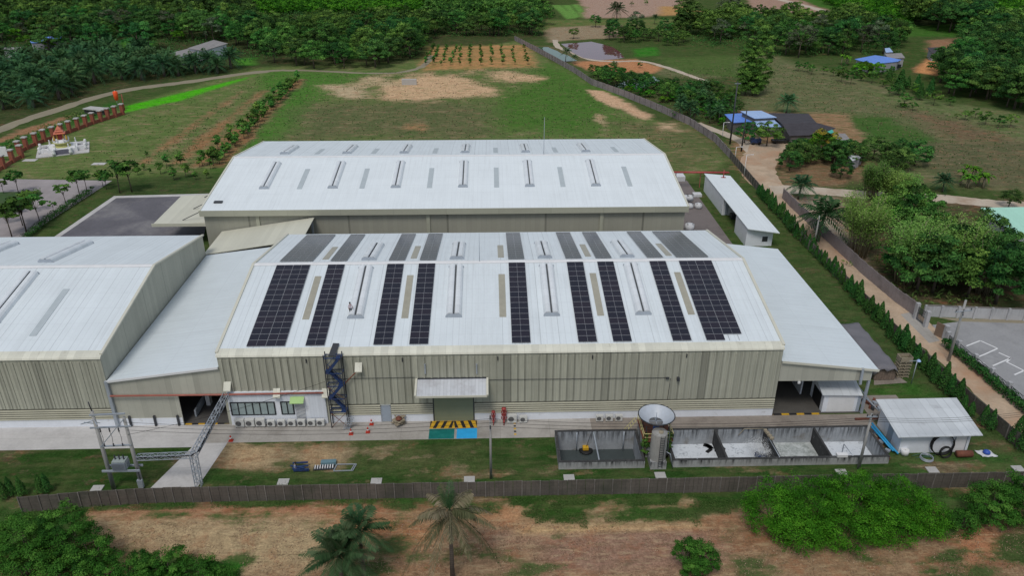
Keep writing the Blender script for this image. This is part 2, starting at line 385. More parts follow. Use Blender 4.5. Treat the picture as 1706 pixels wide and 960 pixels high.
def sdist(X, Y, poly):
    ins = np.zeros(X.shape, bool); d = np.full(X.shape, 1e9); n = len(poly)
    for i in range(n):
        (x0, y0), (x1, y1) = poly[i], poly[(i+1) % n]
        c = (y0 > Y) != (y1 > Y)
        with np.errstate(divide='ignore', invalid='ignore'):
            ins ^= c & (X < (x1-x0)*(Y-y0)/(y1-y0 if y1 != y0 else 1e-9)+x0)
        ex, ey = x1-x0, y1-y0; l2 = ex*ex+ey*ey+1e-9
        t = np.clip(((X-x0)*ex+(Y-y0)*ey)/l2, 0, 1)
        d = np.minimum(d, np.hypot(X-x0-t*ex, Y-y0-t*ey))
    return np.where(ins, d, -d)

gx = np.concatenate([np.linspace(-2600, -420, 16), np.arange(-400, -170, 6.), np.arange(-170, -75, 1.6), np.arange(-75, 75, .9), np.arange(75, 215, 1.6), np.arange(215, 400, 6.), np.linspace(420, 2600, 16)])
gy = np.concatenate([[-300, -100, -20, 20], np.arange(36, 84, .8), np.arange(84, 300, 1.5), np.arange(300, 640, 3.), np.linspace(660, 3200, 14)])
gx = np.unique(np.round(np.concatenate([gx, [7.5, 16.95, 20.45, 44.95]]), 4)); gy = np.unique(np.round(np.concatenate([gy, [70.45, 76.1]]), 4))
GX, GY = np.meshgrid(gx, gy)
soil = np.empty(GX.shape+(3,)); grass = np.empty(GX.shape+(3,)); cover = np.full(GX.shape, .72)
soil[:] = L(112, 98, 76); grass[:] = L(60, 84, 42)
NW = vnoise(GX, GY, 14., 3)
NF = vnoise(GX, GY, 4., 5)
NG = vnoise(GX*.6, GY*1.3, 2.6, 9)
def zone(pts, s=None, g=None, c=None, feather=3., wob=6., world=False, amount=1.):
    P = pts if world else poly_w(pts)
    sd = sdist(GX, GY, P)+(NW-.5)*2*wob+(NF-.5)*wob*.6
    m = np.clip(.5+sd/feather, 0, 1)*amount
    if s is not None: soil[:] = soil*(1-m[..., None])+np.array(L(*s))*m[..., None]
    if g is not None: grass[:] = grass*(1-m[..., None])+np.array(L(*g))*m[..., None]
    if c is not None: cover[:] = cover*(1-m)+c*m
DIRT = (150, 124, 96)
# woods and plantations: dark floor
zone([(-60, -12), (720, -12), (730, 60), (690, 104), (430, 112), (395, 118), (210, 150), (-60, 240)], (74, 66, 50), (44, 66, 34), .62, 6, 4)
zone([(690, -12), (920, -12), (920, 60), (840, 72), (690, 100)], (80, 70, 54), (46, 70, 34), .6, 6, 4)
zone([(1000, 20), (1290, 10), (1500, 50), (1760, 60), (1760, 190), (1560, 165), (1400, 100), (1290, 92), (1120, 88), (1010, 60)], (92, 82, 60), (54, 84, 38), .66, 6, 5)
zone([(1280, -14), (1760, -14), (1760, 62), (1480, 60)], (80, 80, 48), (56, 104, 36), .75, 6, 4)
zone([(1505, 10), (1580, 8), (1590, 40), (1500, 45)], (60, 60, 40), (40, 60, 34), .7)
# far fields
for (a, b, c_, d_) in (((919, 8), (934, 8), (960, 30), (944, 31)), ((937, 8), (950, 8), (968, 28), (955, 29)), ((952, 7), (966, 7), (984, 28), (970, 29)), ((968, 7), (980, 7), (996, 26), (985, 27))):
    zone([a, b, c_, d_], (120, 120, 80), (104, 150, 72), .92, 2, .5)
for P_ in ([(196, 68), (256, 66), (252, 82), (200, 84)], [(388, 97), (428, 95), (430, 108), (392, 110)], [(555, 80), (592, 78), (590, 96), (565, 98)]): zone(P_, None, (72, 136, 44), .95, 4, 3)
zone([(965, -14), (1150, -14), (1130, 16), (1080, 28), (975, 30)], (168, 142, 128), (96, 110, 66), .12, 6, 4)
zone([(1240, -14), (1300, -14), (1425, 34), (1290, 40), (1250, 30)], (162, 134, 120), (96, 110, 66), .12, 6, 4)
zone([(1100, 10), (1160, 12), (1170, 24), (1100, 26)], (180, 140, 90), (100, 110, 60), .15, 6, 4)
zone([(1545, 66), (1640, 60), (1620, 86), (1550, 90)], (150, 112, 88), (80, 100, 60), .3, 5, 3)
zone([(1620, -5), (1720, 0), (1720, 18), (1650, 20)], (150, 118, 100), (80, 100, 60), .25, 5, 3)
zone([(905, 32), (1150, 32), (1160, 50), (905, 52)], (110, 110, 70), (70, 110, 50), .5, 4, 3)
zone([(915, 45), (1035, 40), (1040, 62), (915, 70)], (150, 135, 112), (90, 105, 70), .25, 4, 3)
# the mown field behind the warehouse
zone([(430, 112), (700, 100), (860, 68), (1215, 265), (1140, 300), (1080, 235), (430, 240), (300, 320), (190, 330), (190, 300), (0, 300), (0, 260), (210, 175)], (146, 132, 102), (90, 114, 60), .64, 3, 2)
zone([(430, 118), (620, 122), (560, 145), (470, 235), (390, 290), (350, 280), (440, 200)], None, (74, 120, 48), .80, 9, 6)
zone([(910, 105), (1010, 145), (1040, 200), (960, 230), (800, 215), (840, 160)], None, (72, 112, 46), .80, 12, 8)
zone([(520, 170), (800, 170), (840, 225), (480, 232)], (128, 116, 88), (88, 100, 64), .60, 12, 8)
zone([(980, 200), (1160, 205), (1200, 262), (1130, 280), (1080, 235)], (138, 122, 92), (82, 98, 58), .58, 9, 6)
BARE = (205, 172, 136)
zone([(640, 136), (690, 122), (760, 124), (830, 150), (822, 158), (650, 166), (640, 150)], BARE, None, .28, 9, 10)
zone([(540, 146), (570, 142), (612, 152), (600, 162), (548, 165)], (190, 170, 138), None, .30, 7, 6)
zone([(590, 128), (650, 124), (655, 140), (600, 142)], (190, 168, 134), None, .36, 7, 6)
zone([(796, 118), (850, 116), (905, 130), (900, 140), (830, 136)], BARE, None, .32, 9, 8)
zone([(978, 150), (998, 152), (1092, 192), (1096, 202), (1060, 199), (1000, 168)], (206, 170, 138), None, .16, 3, 3)
zone([(1098, 204), (1122, 208), (1124, 216), (1100, 214)], (196, 168, 136), None, .3, 4, 3)
zone([(670, 205), (705, 206), (706, 218), (668, 216)], (160, 124, 88), None, .35, 3, 4)
zone([(985, 185), (1010, 190), (1012, 212), (990, 205)], (176, 156, 122), None, .4, 3, 3)
# young orchard on orange soil
zone([(712, 78), (880, 74), (902, 112), (700, 118)], (186, 138, 92), (84, 112, 56), .40, 5, 3)
# the strip field on the left with its orange furrows
zone([(210, 176), (430, 124), (440, 118), (400, 135), (300, 168), (205, 188)], (90, 150, 30), (72, 176, 22), .97, 2, 1.)
for a, b, w in (((232, 275), (402, 152), 1.6), ((290, 276), (440, 150), 2.2), ((330, 278), (470, 150), 2.0), ((360, 280), (500, 132), 1.8)):
    (ax, ay), (bx, by) = at(*a), at(*b); dx, dy = bx-ax, by-ay; l = math.hypot(dx, dy); nx, ny = -dy/l*w, dx/l*w
    zone([(ax-nx, ay-ny), (bx-nx, by-ny), (bx+nx, by+ny), (ax+nx, ay+ny)], (150, 112, 78), (84, 100, 60), .38, 2.6, 2.2, world=True)
zone([(150, 300), (345, 285), (350, 325), (190, 330)], (92, 84, 66), (54, 78, 40), .72, 3, 2)
# along the canal behind the brick fence
zone([(-30, 285), (0, 262), (90, 218), (180, 190), (215, 168), (180, 170), (90, 205), (-30, 245)], None, (40, 92, 34), .88, 3, 2)
zone([(-30, 240), (20, 220), (100, 195), (130, 190), (90, 210), (0, 240)], (150, 112, 84), (92, 96, 66), .2, 2, 2)
# right hand fields and gardens
zone([(1090, 110), (1290, 92), (1560, 168), (1760, 200), (1760, 330), (1500, 300), (1430, 240), (1380, 190), (1230, 180), (1100, 150)], (124, 118, 90), (92, 104, 68), .58, 6, 5)
zone([(1090, 95), (1240, 92), (1225, 130), (1130, 120)], None, (74, 100, 50), .74, 5, 4)
zone([(1390, 190), (1480, 195), (1560, 240), (1530, 270), (1440, 240)], None, (62, 98, 44), .8, 5, 5)
zone([(1440, 150), (1700, 190), (1706, 235), (1560, 205)], (126, 122, 94), (92, 112, 66), .6, 5, 5)
zone([(1500, 180), (1600, 205), (1700, 240), (1600, 235)], (112, 94, 74), (82, 88, 62), .42, 10, 6)
zone([(1500, 240), (1720, 240), (1720, 320), (1560, 300)], (112, 104, 80), (84, 90, 64), .55, 5, 5)
zone([(1055, 82), (1095, 78), (1100, 92), (1060, 95)], None, (50, 118, 36), .95, 3, 2)
zone([(945, 100), (1060, 98), (1104, 112), (1090, 122), (985, 118)], (186, 130, 92), (90, 100, 60), .16, 3, 2)
zone([(880, 76), (960, 78), (1050, 100), (1000, 100), (940, 104), (905, 95)], (112, 98, 78), (70, 88, 50), .5, 2, 2)
zone([(985, 125), (1240, 130), (1240, 220), (1190, 222), (1100, 178), (1000, 138)], (96, 84, 64), (50, 80, 38), .6, 4, 3)
zone([(1225, 185), (1420, 190), (1440, 250), (1330, 262), (1290, 285), (1240, 300), (1215, 250)], (150, 120, 92), (72, 92, 50), .35, 4, 3)
zone([(1290, 262), (1450, 262), (1450, 300), (1300, 318)], (130, 104, 80), (76, 84, 54), .4, 4, 3)
zone([(1320, 330), (1430, 330), (1500, 420), (1500, 500), (1400, 430)], (158, 146, 130), (84, 96, 60), .2, 4, 3)
zone([(1400, 330), (1740, 330), (1740, 515), (1540, 515), (1430, 440)], (88, 74, 60), (52, 74, 38), .5, 4, 3)
zone([(1555, 88), (1600, 92), (1560, 125), (1525, 120)], (212, 150, 100), (90, 100, 60), .06, 3, 2)
# inside the right fence
zone([(1290, 400), (1330, 420), (1700, 745), (1700, 812), (1480, 812), (1455, 640), (1300, 420)], (104, 92, 70), (58, 82, 42), .72, 2, 1)
zone([(1455, 645), (1530, 640), (1560, 660), (1460, 665)], None, (58, 96, 40), .85, 2, 1)
zone([(1620, 690), (1700, 750), (1700, 800), (1640, 790)], (112, 96, 74), (66, 84, 46), .5, 2, 2)
zone([(1290, 430), (1460, 600), (1420, 600), (1280, 440)], None, (52, 76, 38), .8, 2, 1)
# front lawn
FY = 66.1
zone([(-130, 67), (-34, 67), (-34, 75.6), (-130, 75.6)], (92, 84, 64), (46, 72, 32), .84, 1., .6, world=True)
zone([(-31, 66.5), (46, 66.5), (46, 76.2), (-31, 76.2)], (116, 104, 78), (48, 76, 34), .80, 1., .6, world=True)
zone([(372, 752), (590, 742), (600, 772), (480, 785), (395, 775)], (146, 130, 102), (74, 86, 50), .44, 3, 2.2)
zone([(600, 748), (805, 742), (815, 778), (640, 785)], (144, 130, 102), (74, 86, 50), .48, 3, 2.4)
zone([(395, 752), (445, 752), (440, 775), (400, 772)], (176, 150, 116), (90, 92, 60), .12, 2, 1.5)
zone([(505, 752), (545, 750), (560, 765), (515, 770)], (172, 146, 112), (90, 92, 60), .15, 2, 1.5)
zone([(46, 66.5), (60, 66.5), (60, 71.5), (46, 71.5)], (112, 100, 78), (58, 88, 42), .78, 1., .6, world=True)
# the bare land in front of the fence
zone([(-90, 20), (90, 20), (90, 64.6), (-90, 64.6)], DIRT, (70, 88, 48), .24, .8, .3, world=True)
zone([(-90, 64.0), (90, 64.0), (90, 66.2), (-90, 66.2)], (110, 92, 72), (54, 86, 38), .70, .6, .5, world=True)
zone([(130, 850), (560, 842), (700, 850), (500, 862), (150, 864)], (168, 116, 88), None, .22, 1.2, .8)
zone([(150, 862), (560, 862), (560, 960), (380, 960), (200, 890)], (172, 150, 116), None, .14, 3, 1.5)
zone([(545, 855), (660, 860), (720, 925), (640, 960), (560, 960)], (160, 114, 82), None, .22, 3, 1.5)
zone([(630, 870), (735, 880), (740, 950), (660, 960)], (176, 122, 84), None, .12, 3, 1.6)
zone([(850, 826), (1180, 826), (1240, 850), (1190, 872), (900, 880), (850, 868)], (150, 130, 98), (52, 82, 34), .60, 2.4, 1.6)
zone([(640, 842), (860, 840), (860, 880), (720, 862)], (150, 118, 84), (64, 86, 46), .48, 2, 1.4)
zone([(800, 884), (1240, 872), (1250, 900), (1180, 960), (900, 960), (800, 940)], (146, 116, 98), (84, 94, 58), .16, 2, 1)
zone([(860, 878), (1240, 868), (1245, 880), (860, 892)], (190, 158, 116), None, .10, 1., .5)
zone([(600, 900), (900, 905), (900, 960), (600, 960)], (146, 118, 92), (74, 88, 50), .34, 3, 1.2)
zone([(800, 860), (860, 850), (870, 870), (820, 875)], (186, 140, 104), None, .12, 3, 1.5)
zone([(1160, 860), (1260, 850), (1300, 900), (1250, 930), (1180, 900)], (150, 116, 88), (84, 84, 56), .25, 2, 1)
zone([(1520, 820), (1760, 830), (1760, 960), (1560, 960), (1560, 900)], (134, 106, 82), (64, 84, 44), .55, 3, 1.6)
zone([(1590, 885), (1650, 880), (1680, 930), (1610, 940)], (172, 122, 90), None, .15, 2, 1.4)
zone([(1520, 810), (1620, 815), (1600, 860), (1530, 860)], None, (58, 92, 42), .78, 1.5, 1)
zone([(-60, 838), (135, 850), (150, 960), (-60, 960)], (98, 84, 62), (50, 84, 36), .75, 2, 1.2)
zone([(130, 930), (420, 930), (430, 975), (120, 975)], None, (48, 100, 34), .8, 1.5, 1)

near = np.clip((86-GY)/6, 0, 1)*np.clip((GY-40)/6, 0, 1)
cover = cover+near*(NG-.5)*1.7
def ground_material():
    m, nt, b = new_mat('ground_soil_and_grass')
    tc = nt.nodes.new('ShaderNodeTexCoord'); P = tc.outputs['Object']
    def A(n):
        a = nt.nodes.new('ShaderNodeAttribute'); a.attribute_name = n; return a
    s = A('soil').outputs['Color']; g = A('grass').outputs['Color']; cv = A('cover').outputs['Fac']
    n1 = noise(nt, P, .16, 9, .74); n2 = noise(nt, P, 1.1, 6, .78); n3 = noise(nt, P, 4.5, 4, .75)
    mp = nt.nodes.new('ShaderNodeMapping'); mp.inputs['Scale'].default_value = (.35, 1.25, 1.); nt.links.new(P, mp.inputs[0])
    n4 = noise(nt, mp.outputs[0], .5, 7, .72)
    def ctr(x, g_): return mth(nt, 'MULTIPLY', mth(nt, 'SUBTRACT', x, .5), g_)
    k = mth(nt, 'ADD', mth(nt, 'ADD', ctr(n1, 1.0), ctr(n2, .9)), ctr(n4, 1.5))
    k = mth(nt, 'ADD', k, mth(nt, 'MULTIPLY', mth(nt, 'SUBTRACT', cv, .5), 1.05))
    f = mrange(nt, k, -.16, .16, 0, 1)
    sv = mixc(nt, 1., s, grey(nt, mth(nt, 'MULTIPLY', mrange(nt, n2, .3, .7, .60, 1.36), mrange(nt, n3, .3, .7, .68, 1.32))), 'MULTIPLY')
    sv = mixc(nt, mrange(nt, noise(nt, P, .35, 7, .75), .50, .66, 0, .5), sv, L(152, 96, 66))
    sv = mixc(nt, mrange(nt, noise(nt, mp.outputs[0], 1.3, 7, .78), .50, .62, 0, .55), sv, mixc(nt, .6, sv, L(206, 186, 146)))
    sv = mixc(nt, mrange(nt, noise(nt, mp.outputs[0], .8, 8, .8), .53, .66, 0, .65), sv, L(84, 76, 54))
    gv = mixc(nt, 1., g, grey(nt, mth(nt, 'MULTIPLY', mrange(nt, n3, .3, .7, .60, 1.40), mrange(nt, n2, .3, .7, .62, 1.42))), 'MULTIPLY')
    gv = mixc(nt, mrange(nt, n4, .44, .64, 0, .6), gv, mixc(nt, .6, gv, L(122, 116, 82)))
    gv = mixc(nt, mrange(nt, noise(nt, P, .33, 7, .78), .5, .64, 0, .7), gv, mixc(nt, .6, gv, L(36, 58, 28)))
    c = mixc(nt, f, sv, gv)
    nt.links.new(c, b.inputs['Base Color']); b.inputs['Roughness'].default_value = .95; b.inputs['Specular IOR Level'].default_value = 0.
    bn = nt.nodes.new('ShaderNodeBump'); bn.inputs['Strength'].default_value = .55; bn.inputs['Distance'].default_value = .18
    nt.links.new(mth(nt, 'ADD', n2, mth(nt, 'MULTIPLY', n3, .5)), bn.inputs['Height']); nt.links.new(bn.outputs[0], b.inputs['Normal'])
    return m
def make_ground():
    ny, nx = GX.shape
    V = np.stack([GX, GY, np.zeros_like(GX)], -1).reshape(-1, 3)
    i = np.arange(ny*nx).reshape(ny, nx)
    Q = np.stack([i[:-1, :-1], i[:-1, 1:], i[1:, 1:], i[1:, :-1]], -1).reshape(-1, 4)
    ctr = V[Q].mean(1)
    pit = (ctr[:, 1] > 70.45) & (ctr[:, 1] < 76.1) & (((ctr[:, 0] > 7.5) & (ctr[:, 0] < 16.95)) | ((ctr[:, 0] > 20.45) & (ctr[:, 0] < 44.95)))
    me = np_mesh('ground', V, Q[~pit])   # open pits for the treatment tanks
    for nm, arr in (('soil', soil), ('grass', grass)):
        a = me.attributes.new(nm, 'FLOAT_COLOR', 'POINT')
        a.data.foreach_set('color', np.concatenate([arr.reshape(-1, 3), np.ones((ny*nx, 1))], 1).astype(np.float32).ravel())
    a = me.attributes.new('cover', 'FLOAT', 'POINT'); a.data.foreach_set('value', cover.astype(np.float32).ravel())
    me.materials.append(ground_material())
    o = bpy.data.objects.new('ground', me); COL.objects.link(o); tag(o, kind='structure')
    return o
def np_mesh(name, V, Q):
    me = bpy.data.meshes.new(name); n = len(Q); k = Q.shape[1]
    me.vertices.add(len(V)); me.vertices.foreach_set('co', V.astype(np.float32).ravel())
    me.loops.add(n*k); me.loops.foreach_set('vertex_index', Q.astype(np.int32).ravel())
    me.polygons.add(n); me.polygons.foreach_set('loop_start', np.arange(0, n*k, k, dtype=np.int32))
    me.update(calc_edges=True); me.validate()
    return me
make_ground()

def sheet(name, pts, z, m, world=False, wob=0., step=4., kind='structure', label=None, cat=None, group=None, seed=1):
    """a thin flat surface lying on the ground; wob makes its edge ragged"""
    P = pts if world else poly_w(pts)
    if wob:
        rr = random.Random(seed); Q = []
        for i in range(len(P)):
            (x0, y0), (x1, y1) = P[i], P[(i+1) % len(P)]; l = math.hypot(x1-x0, y1-y0); k = max(1, int(l/step))
            for j in range(k):
                t = j/k; Q.append((x0+(x1-x0)*t+rr.uniform(-wob, wob), y0+(y1-y0)*t+rr.uniform(-wob, wob)))
        P = Q
    mb = MB(); mb.add([(x, y, z) for x, y in P], [tuple(range(len(P)))])
    o = mb.build(name, m)
    if kind: o['kind'] = kind
    return tag(o, label, cat, group)
def strip(name, line, w, z, m, world=False, kind='structure', wob=.25, sub=8, seed=3):
    """a road or path following a line of points, w metres wide (number or one per point)"""
    P = [Vector((*p, 0)) for p in (line if world else poly_w(line))]; W = w if isinstance(w, (list, tuple)) else [w]*len(P)
    C = []; rr = random.Random(seed)
    for i in range(len(P)-1):
        p0 = P[max(i-1, 0)]; p1 = P[i]; p2 = P[i+1]; p3 = P[min(i+2, len(P)-1)]
        for j in range(sub):
            t = j/sub
            q = .5*((2*p1)+(p2-p0)*t+(2*p0-5*p1+4*p2-p3)*t*t+(3*p1-p0-3*p2+p3)*t**3)
            C.append((q, W[i]+(W[i+1]-W[i])*t))
    C.append((P[-1], W[-1])); V = []
    for i, (q, ww) in enumerate(C):
        d = (C[min(i+1, len(C)-1)][0]-C[max(i-1, 0)][0]).normalized(); nrm = Vector((-d.y, d.x, 0))
        V += [q+nrm*(ww/2+rr.uniform(-wob, wob))+Vector((0, 0, z)), q-nrm*(ww/2+rr.uniform(-wob, wob))+Vector((0, 0, z))]
    mb = MB(); mb.add(V, [(2*i, 2*i+1, 2*i+3, 2*i+2) for i in range(len(C)-1)])
    o = mb.build(name, m)
    if kind: o['kind'] = kind
    return o

# roads, paths, yards, water
strip('dirt_road', [(1760, 745), (1690, 684), (1600, 606), (1520, 540), (1440, 468), (1380, 405), (1330, 357), (1290, 320), (1262, 285), (1270, 262), (1300, 248)], [5.4, 5.4, 5.2, 5.2, 5.2, 5.2, 5.6, 7.0, 8.5, 9., 7.], .012, M['road'], wob=.3)
strip('sandy_track', [(1285, 316), (1340, 317), (1450, 325), (1560, 330), (1640, 338), (1740, 345)], [6, 5.2, 5., 5., 5., 5.], .016, M['road_pale'], wob=.35)
strip('house_drive', [(1262, 262), (1240, 238), (1205, 222), (1160, 205)], [5, 3.5, 3, 3], .020, M['road_pale'], wob=.3)
sheet('house_yard', [(1240, 258), (1250, 240), (1330, 236), (1335, 246), (1300, 258), (1270, 266)], .024, M['road'], wob=.6, step=3)
strip('dusty_path', [(-60, 250), (0, 216), (100, 181), (200, 152), (300, 138), (430, 120), (500, 117), (640, 122), (700, 112), (720, 92)], [5, 4.5, 4.5, 4.5, 5, 4.5, 2.6, 2.4, 2.6, 2.6], .012, M['pathsoil'], wob=.5)
strip('pond_path', [(925, 66), (930, 78), (960, 90), (985, 99), (1020, 102), (1070, 102), (1110, 112), (1150, 126), (1190, 140)], 2.6, .018, M['road_pale'], wob=.3)
strip('field_road', [(1270, -8), (1320, 4), (1380, 20), (1425, 36)], 6, .018, M['road_pale'], wob=.4)
sheet('pond', [(936, 73), (985, 69), (1022, 78), (1042, 96), (1000, 100), (970, 96), (950, 84)], .030, M['water_red'], wob=.5, step=6)
sheet('pond', [(889, 78), (912, 78), (945, 92), (962, 101), (935, 103), (905, 92)], .030, M['water_green'], wob=.5, step=5)
sheet('pond', [(1024, 142), (1050, 131), (1088, 127), (1098, 134), (1066, 148), (1034, 151)], .030, M['water_green'], wob=.4, step=4)
sheet('yard', [(60, 415), (193, 328), (345, 324), (350, 345), (335, 415)], .012, M['asph'])
sheet('yard_border', [(56, 418), (190, 326.5), (348, 322.5), (348, 326), (194, 330), (66, 418)], .016, M['concrete_pale'])
sheet('car_park', [(-60, 297), (187, 301), (45, 392), (20, 420), (-60, 420)], .012, M['paver'])
sheet('lawn_island', [(-60, 321), (66, 319), (72, 322), (35, 352), (-60, 378)], .020, mat('island_turf', L(58, 84, 42), .95, .25, .4, 5., dirt=(L(96, 92, 64), .3, .5, .8)))
sheet('parking_court', [(1552, 542), (1600, 536), (1740, 540), (1740, 700), (1700, 675)], .012, M['court'])
sheet('court_verge', [(1565, 530), (1740, 533), (1740, 546), (1610, 538)], .008, M['pathsoil'], wob=.2)
sheet('gate_apron', [(1500, 524), (1520, 520), (1566, 568), (1548, 572)], .018, M['concrete'])
sheet('pavement', [(-125, 75.5), (-35.3, 75.5), (-34.32, 76.3), (-34.32, 79.97), (-125, 79.97)], .012, M['concrete_pale'], world=True)
sheet('pavement', [(-34.3, 76.25), (12, 76.25), (12, 79.97), (-34.3, 79.97)], .012, M['concrete'], world=True)
sheet('pavement', [(12, 76.25), (47, 76.25), (47, 79.97), (12, 79.97)], .012, M['concrete_brown'], world=True)
sheet('driveway', [(-37.9, 67.2), (-32.6, 67.2), (-31.5, 76.24), (-35.2, 76.24)], .016, M['concrete_pale'], world=True)
sheet('side_road', [(34.6, 117), (45.3, 117), (45.3, 172), (34.6, 172)], .012, mat('grey_service_road', L(122, 114, 112), .9, .12, .2, 3., dirt=(L(88, 82, 80), .12, .5, .75)), world=True)
sheet('rear_pavement', [(-47, 117), (34.6, 117), (34.6, 126.9), (-47, 126.9)], .008, M['concrete'], world=True)
sheet('pavement', [(47, 78.5), (52.5, 79.5), (52.5, 84), (47, 84)], .010, M['concrete_brown'], world=True)
# paint on the ground
x0, y0 = at(716, 711); x1, _ = at(795, 711)
hz = MB(); hz.box(x0, x1, 78.36, 79.9, .014, .020, 0)
cx = (x0+x1)/2
for k in range(-1, 6):
    for sgn in (-1, 1):
        a = cx+sgn*(k*.95-.2); P = []
        for (u, yy) in ((0, 79.85), (.42, 79.85), (.42-1.7+2.1, 78.42), (-1.7+2.1, 78.42)):
            P.append((a+sgn*u, yy))
        P = [(min(max(x, x0+.03), x1-.03) if sgn*(x-cx) > 0 else cx, y) for x, y in P]
        hz.add([(x, y, .026) for x, y in P], [(0, 1, 2, 3)], 1)
tag(hz.build('hazard_marking', [M['yellow'], M['hazard_black']]), kind='structure')
xa = at(757, 720)[0]; xb = at(761, 720)[0]
tag(MB().box(x0, xa, 76.3, 78.3, .014, .020).build('green_floor_marking', M['green_paint']), kind='structure')
tag(MB().box(xb, x1, 76.3, 78.3, .014, .020).build('blue_floor_marking', M['blue_paint']), kind='structure')
bp = MB(); bx, by0_ = at(857, 703)
for k in range(5): bp.box(bx-.12, bx+.16, 79.3-k*.55-.28, 79.3-k*.55, .014, .02, k % 2)
tag(bp.build('hazard_marking', [M['yellow'], M['hazard_black']]), kind='structure')
lm = MB()
for pts in (((1610, 577), (1633, 568), (1662, 581), (1640, 591)), ((1640, 591), (1622, 598)), ((1654, 610), (1684, 597), (1664, 588)), ((1684, 597), (1678, 603)), ((1676, 603), (1706, 618), (1690, 625)), ((1608, 592), (1640, 606))):
    W = [at(*p) for p in pts]
    for a, b in zip(W[:-1], W[1:]): lm.bar((*a, .019), (*b, .019), .22, .006)
tag(lm.build('court_line_marking', M['white_paint']), kind='structure')

# ------------------------------------------------------------------ vegetation
def unit(a): return a/np.maximum(np.linalg.norm(a, axis=-1, keepdims=True), 1e-9)
def leaves(C, Nn, size, r, aspect=.55):
    """diamond leaf faces at centres C with normals about Nn"""
    n = len(C); nn = unit(Nn+r.normal(0, .38, (n, 3)))
    t = unit(np.cross(nn, r.normal(0, 1, (n, 3)))); b = np.cross(nn, t)
    s = size*r.uniform(.65, 1.3, (n, 1))
    V = np.stack([C+t*s, C+b*s*aspect, C-t*s, C-b*s*aspect], 1).reshape(-1, 3)
    return V
def crown_pts(r, rx, ry, rz, nclump, rcl, nleaf, flat=.0, low=-.55, shell=.62):
    """leaf clumps spread through an uneven ellipsoid; returns centres, normals, tint"""
    d = unit(r.normal(0, 1, (nclump*4, 3))); d = d[d[:, 2] > low][:nclump]; k = len(d)
    rad = shell+(1-shell)*r.random((k, 1))**.6
    lump = 1+.16*np.sin(d[:, :1]*5+r.uniform(0, 6))*np.cos(d[:, 1:2]*4+r.uniform(0, 6))
    cc = d*rad*lump*np.array([rx, ry, rz])
    w = r.uniform(.6, 1.4, k); w /= w.sum(); idx = r.choice(k, nleaf, p=w)
    rc = rcl*r.uniform(.6, 1.35, (k, 1))
    ld = unit(r.normal(0, 1, (nleaf, 3))); ld[:, 2] = np.abs(ld[:, 2])*.9-.25
    p = cc[idx]+ld*rc[idx]*(r.random((nleaf, 1))**.45)*np.array([1, 1, .72])
    nrm = unit(ld*1.0+d[idx]*.35+np.array([0, 0, .30]))
    tint = np.clip(r.normal(.5, .25, k)[idx]+r.normal(0, .12, nleaf), 0, 1)
    return p, nrm, tint, cc
def leaf_mesh(name, V, tint, mat_, extra=None):
    n = len(V)//4; Q = np.arange(4*n).reshape(n, 4)
    me = np_mesh(name, V, Q)
    a = me.attributes.new('tint', 'FLOAT', 'POINT'); a.data.foreach_set('value', np.repeat(tint, 4).astype(np.float32))
    me.materials.append(mat_); return me
def mesh_of(mb, name, mats):
    me = bpy.data.meshes.new(name); me.from_pydata(mb.v, [], mb.f)
    for m in (mats if isinstance(mats, list) else [mats]): me.materials.append(m)
    me.polygons.foreach_set('material_index', mb.m); me.polygons.foreach_set('use_smooth', [True]*len(mb.f)); me.update(); return me
def joined(name, mb, V, tint, mwood, mleaf):
    """trunk and leaves in one mesh (for far copies too small to show parts)"""
    nv = len(mb.v); me = bpy.data.meshes.new(name)
    F = mb.f; n = len(V)//4
    allV = np.concatenate([np.array(mb.v, float).reshape(-1, 3), V])
    loops = [i for f in F for i in f]; starts = []; c = 0
    for f in F: starts.append(c); c += len(f)
    li = np.concatenate([np.array(loops, int), np.arange(4*n)+nv]); ls = np.concatenate([np.array(starts, int), c+np.arange(0, 4*n, 4)])
    me.vertices.add(len(allV)); me.vertices.foreach_set('co', allV.astype(np.float32).ravel())
    me.loops.add(len(li)); me.loops.foreach_set('vertex_index', li.astype(np.int32))
    me.polygons.add(len(ls)); me.polygons.foreach_set('loop_start', ls.astype(np.int32))
    me.update(calc_edges=True)
    a = me.attributes.new('tint', 'FLOAT', 'POINT'); a.data.foreach_set('value', np.concatenate([np.full(nv, .5), np.repeat(tint, 4)]).astype(np.float32))
    me.materials.append(mwood); me.materials.append(mleaf)
    me.polygons.foreach_set('material_index', np.concatenate([np.zeros(len(F), int), np.ones(n, int)]).astype(np.int32))
    me.validate(); return me
def trunk_mb(r, h, r0, limbs, rtop=.4):
    mb = MB(); bend = r.normal(0, .03*h, 2)
    pts = [(bend[0]*(t**2), bend[1]*(t**2), h*t) for t in (0, .35, .7, 1)]
    mb.tube(pts, [r0*1.25, r0, r0*.8, r0*rtop], 7)
    for L_ in limbs:
        a = np.array(pts[2])*(.8+.2*r.random()); b = np.array(L_); m_ = (a+b)/2+np.array([0, 0, .06*h])
        mb.tube([a, m_, b], [r0*.5, r0*.3, r0*.1], 5)
    return mb
PROTO = {}; RAW = {}
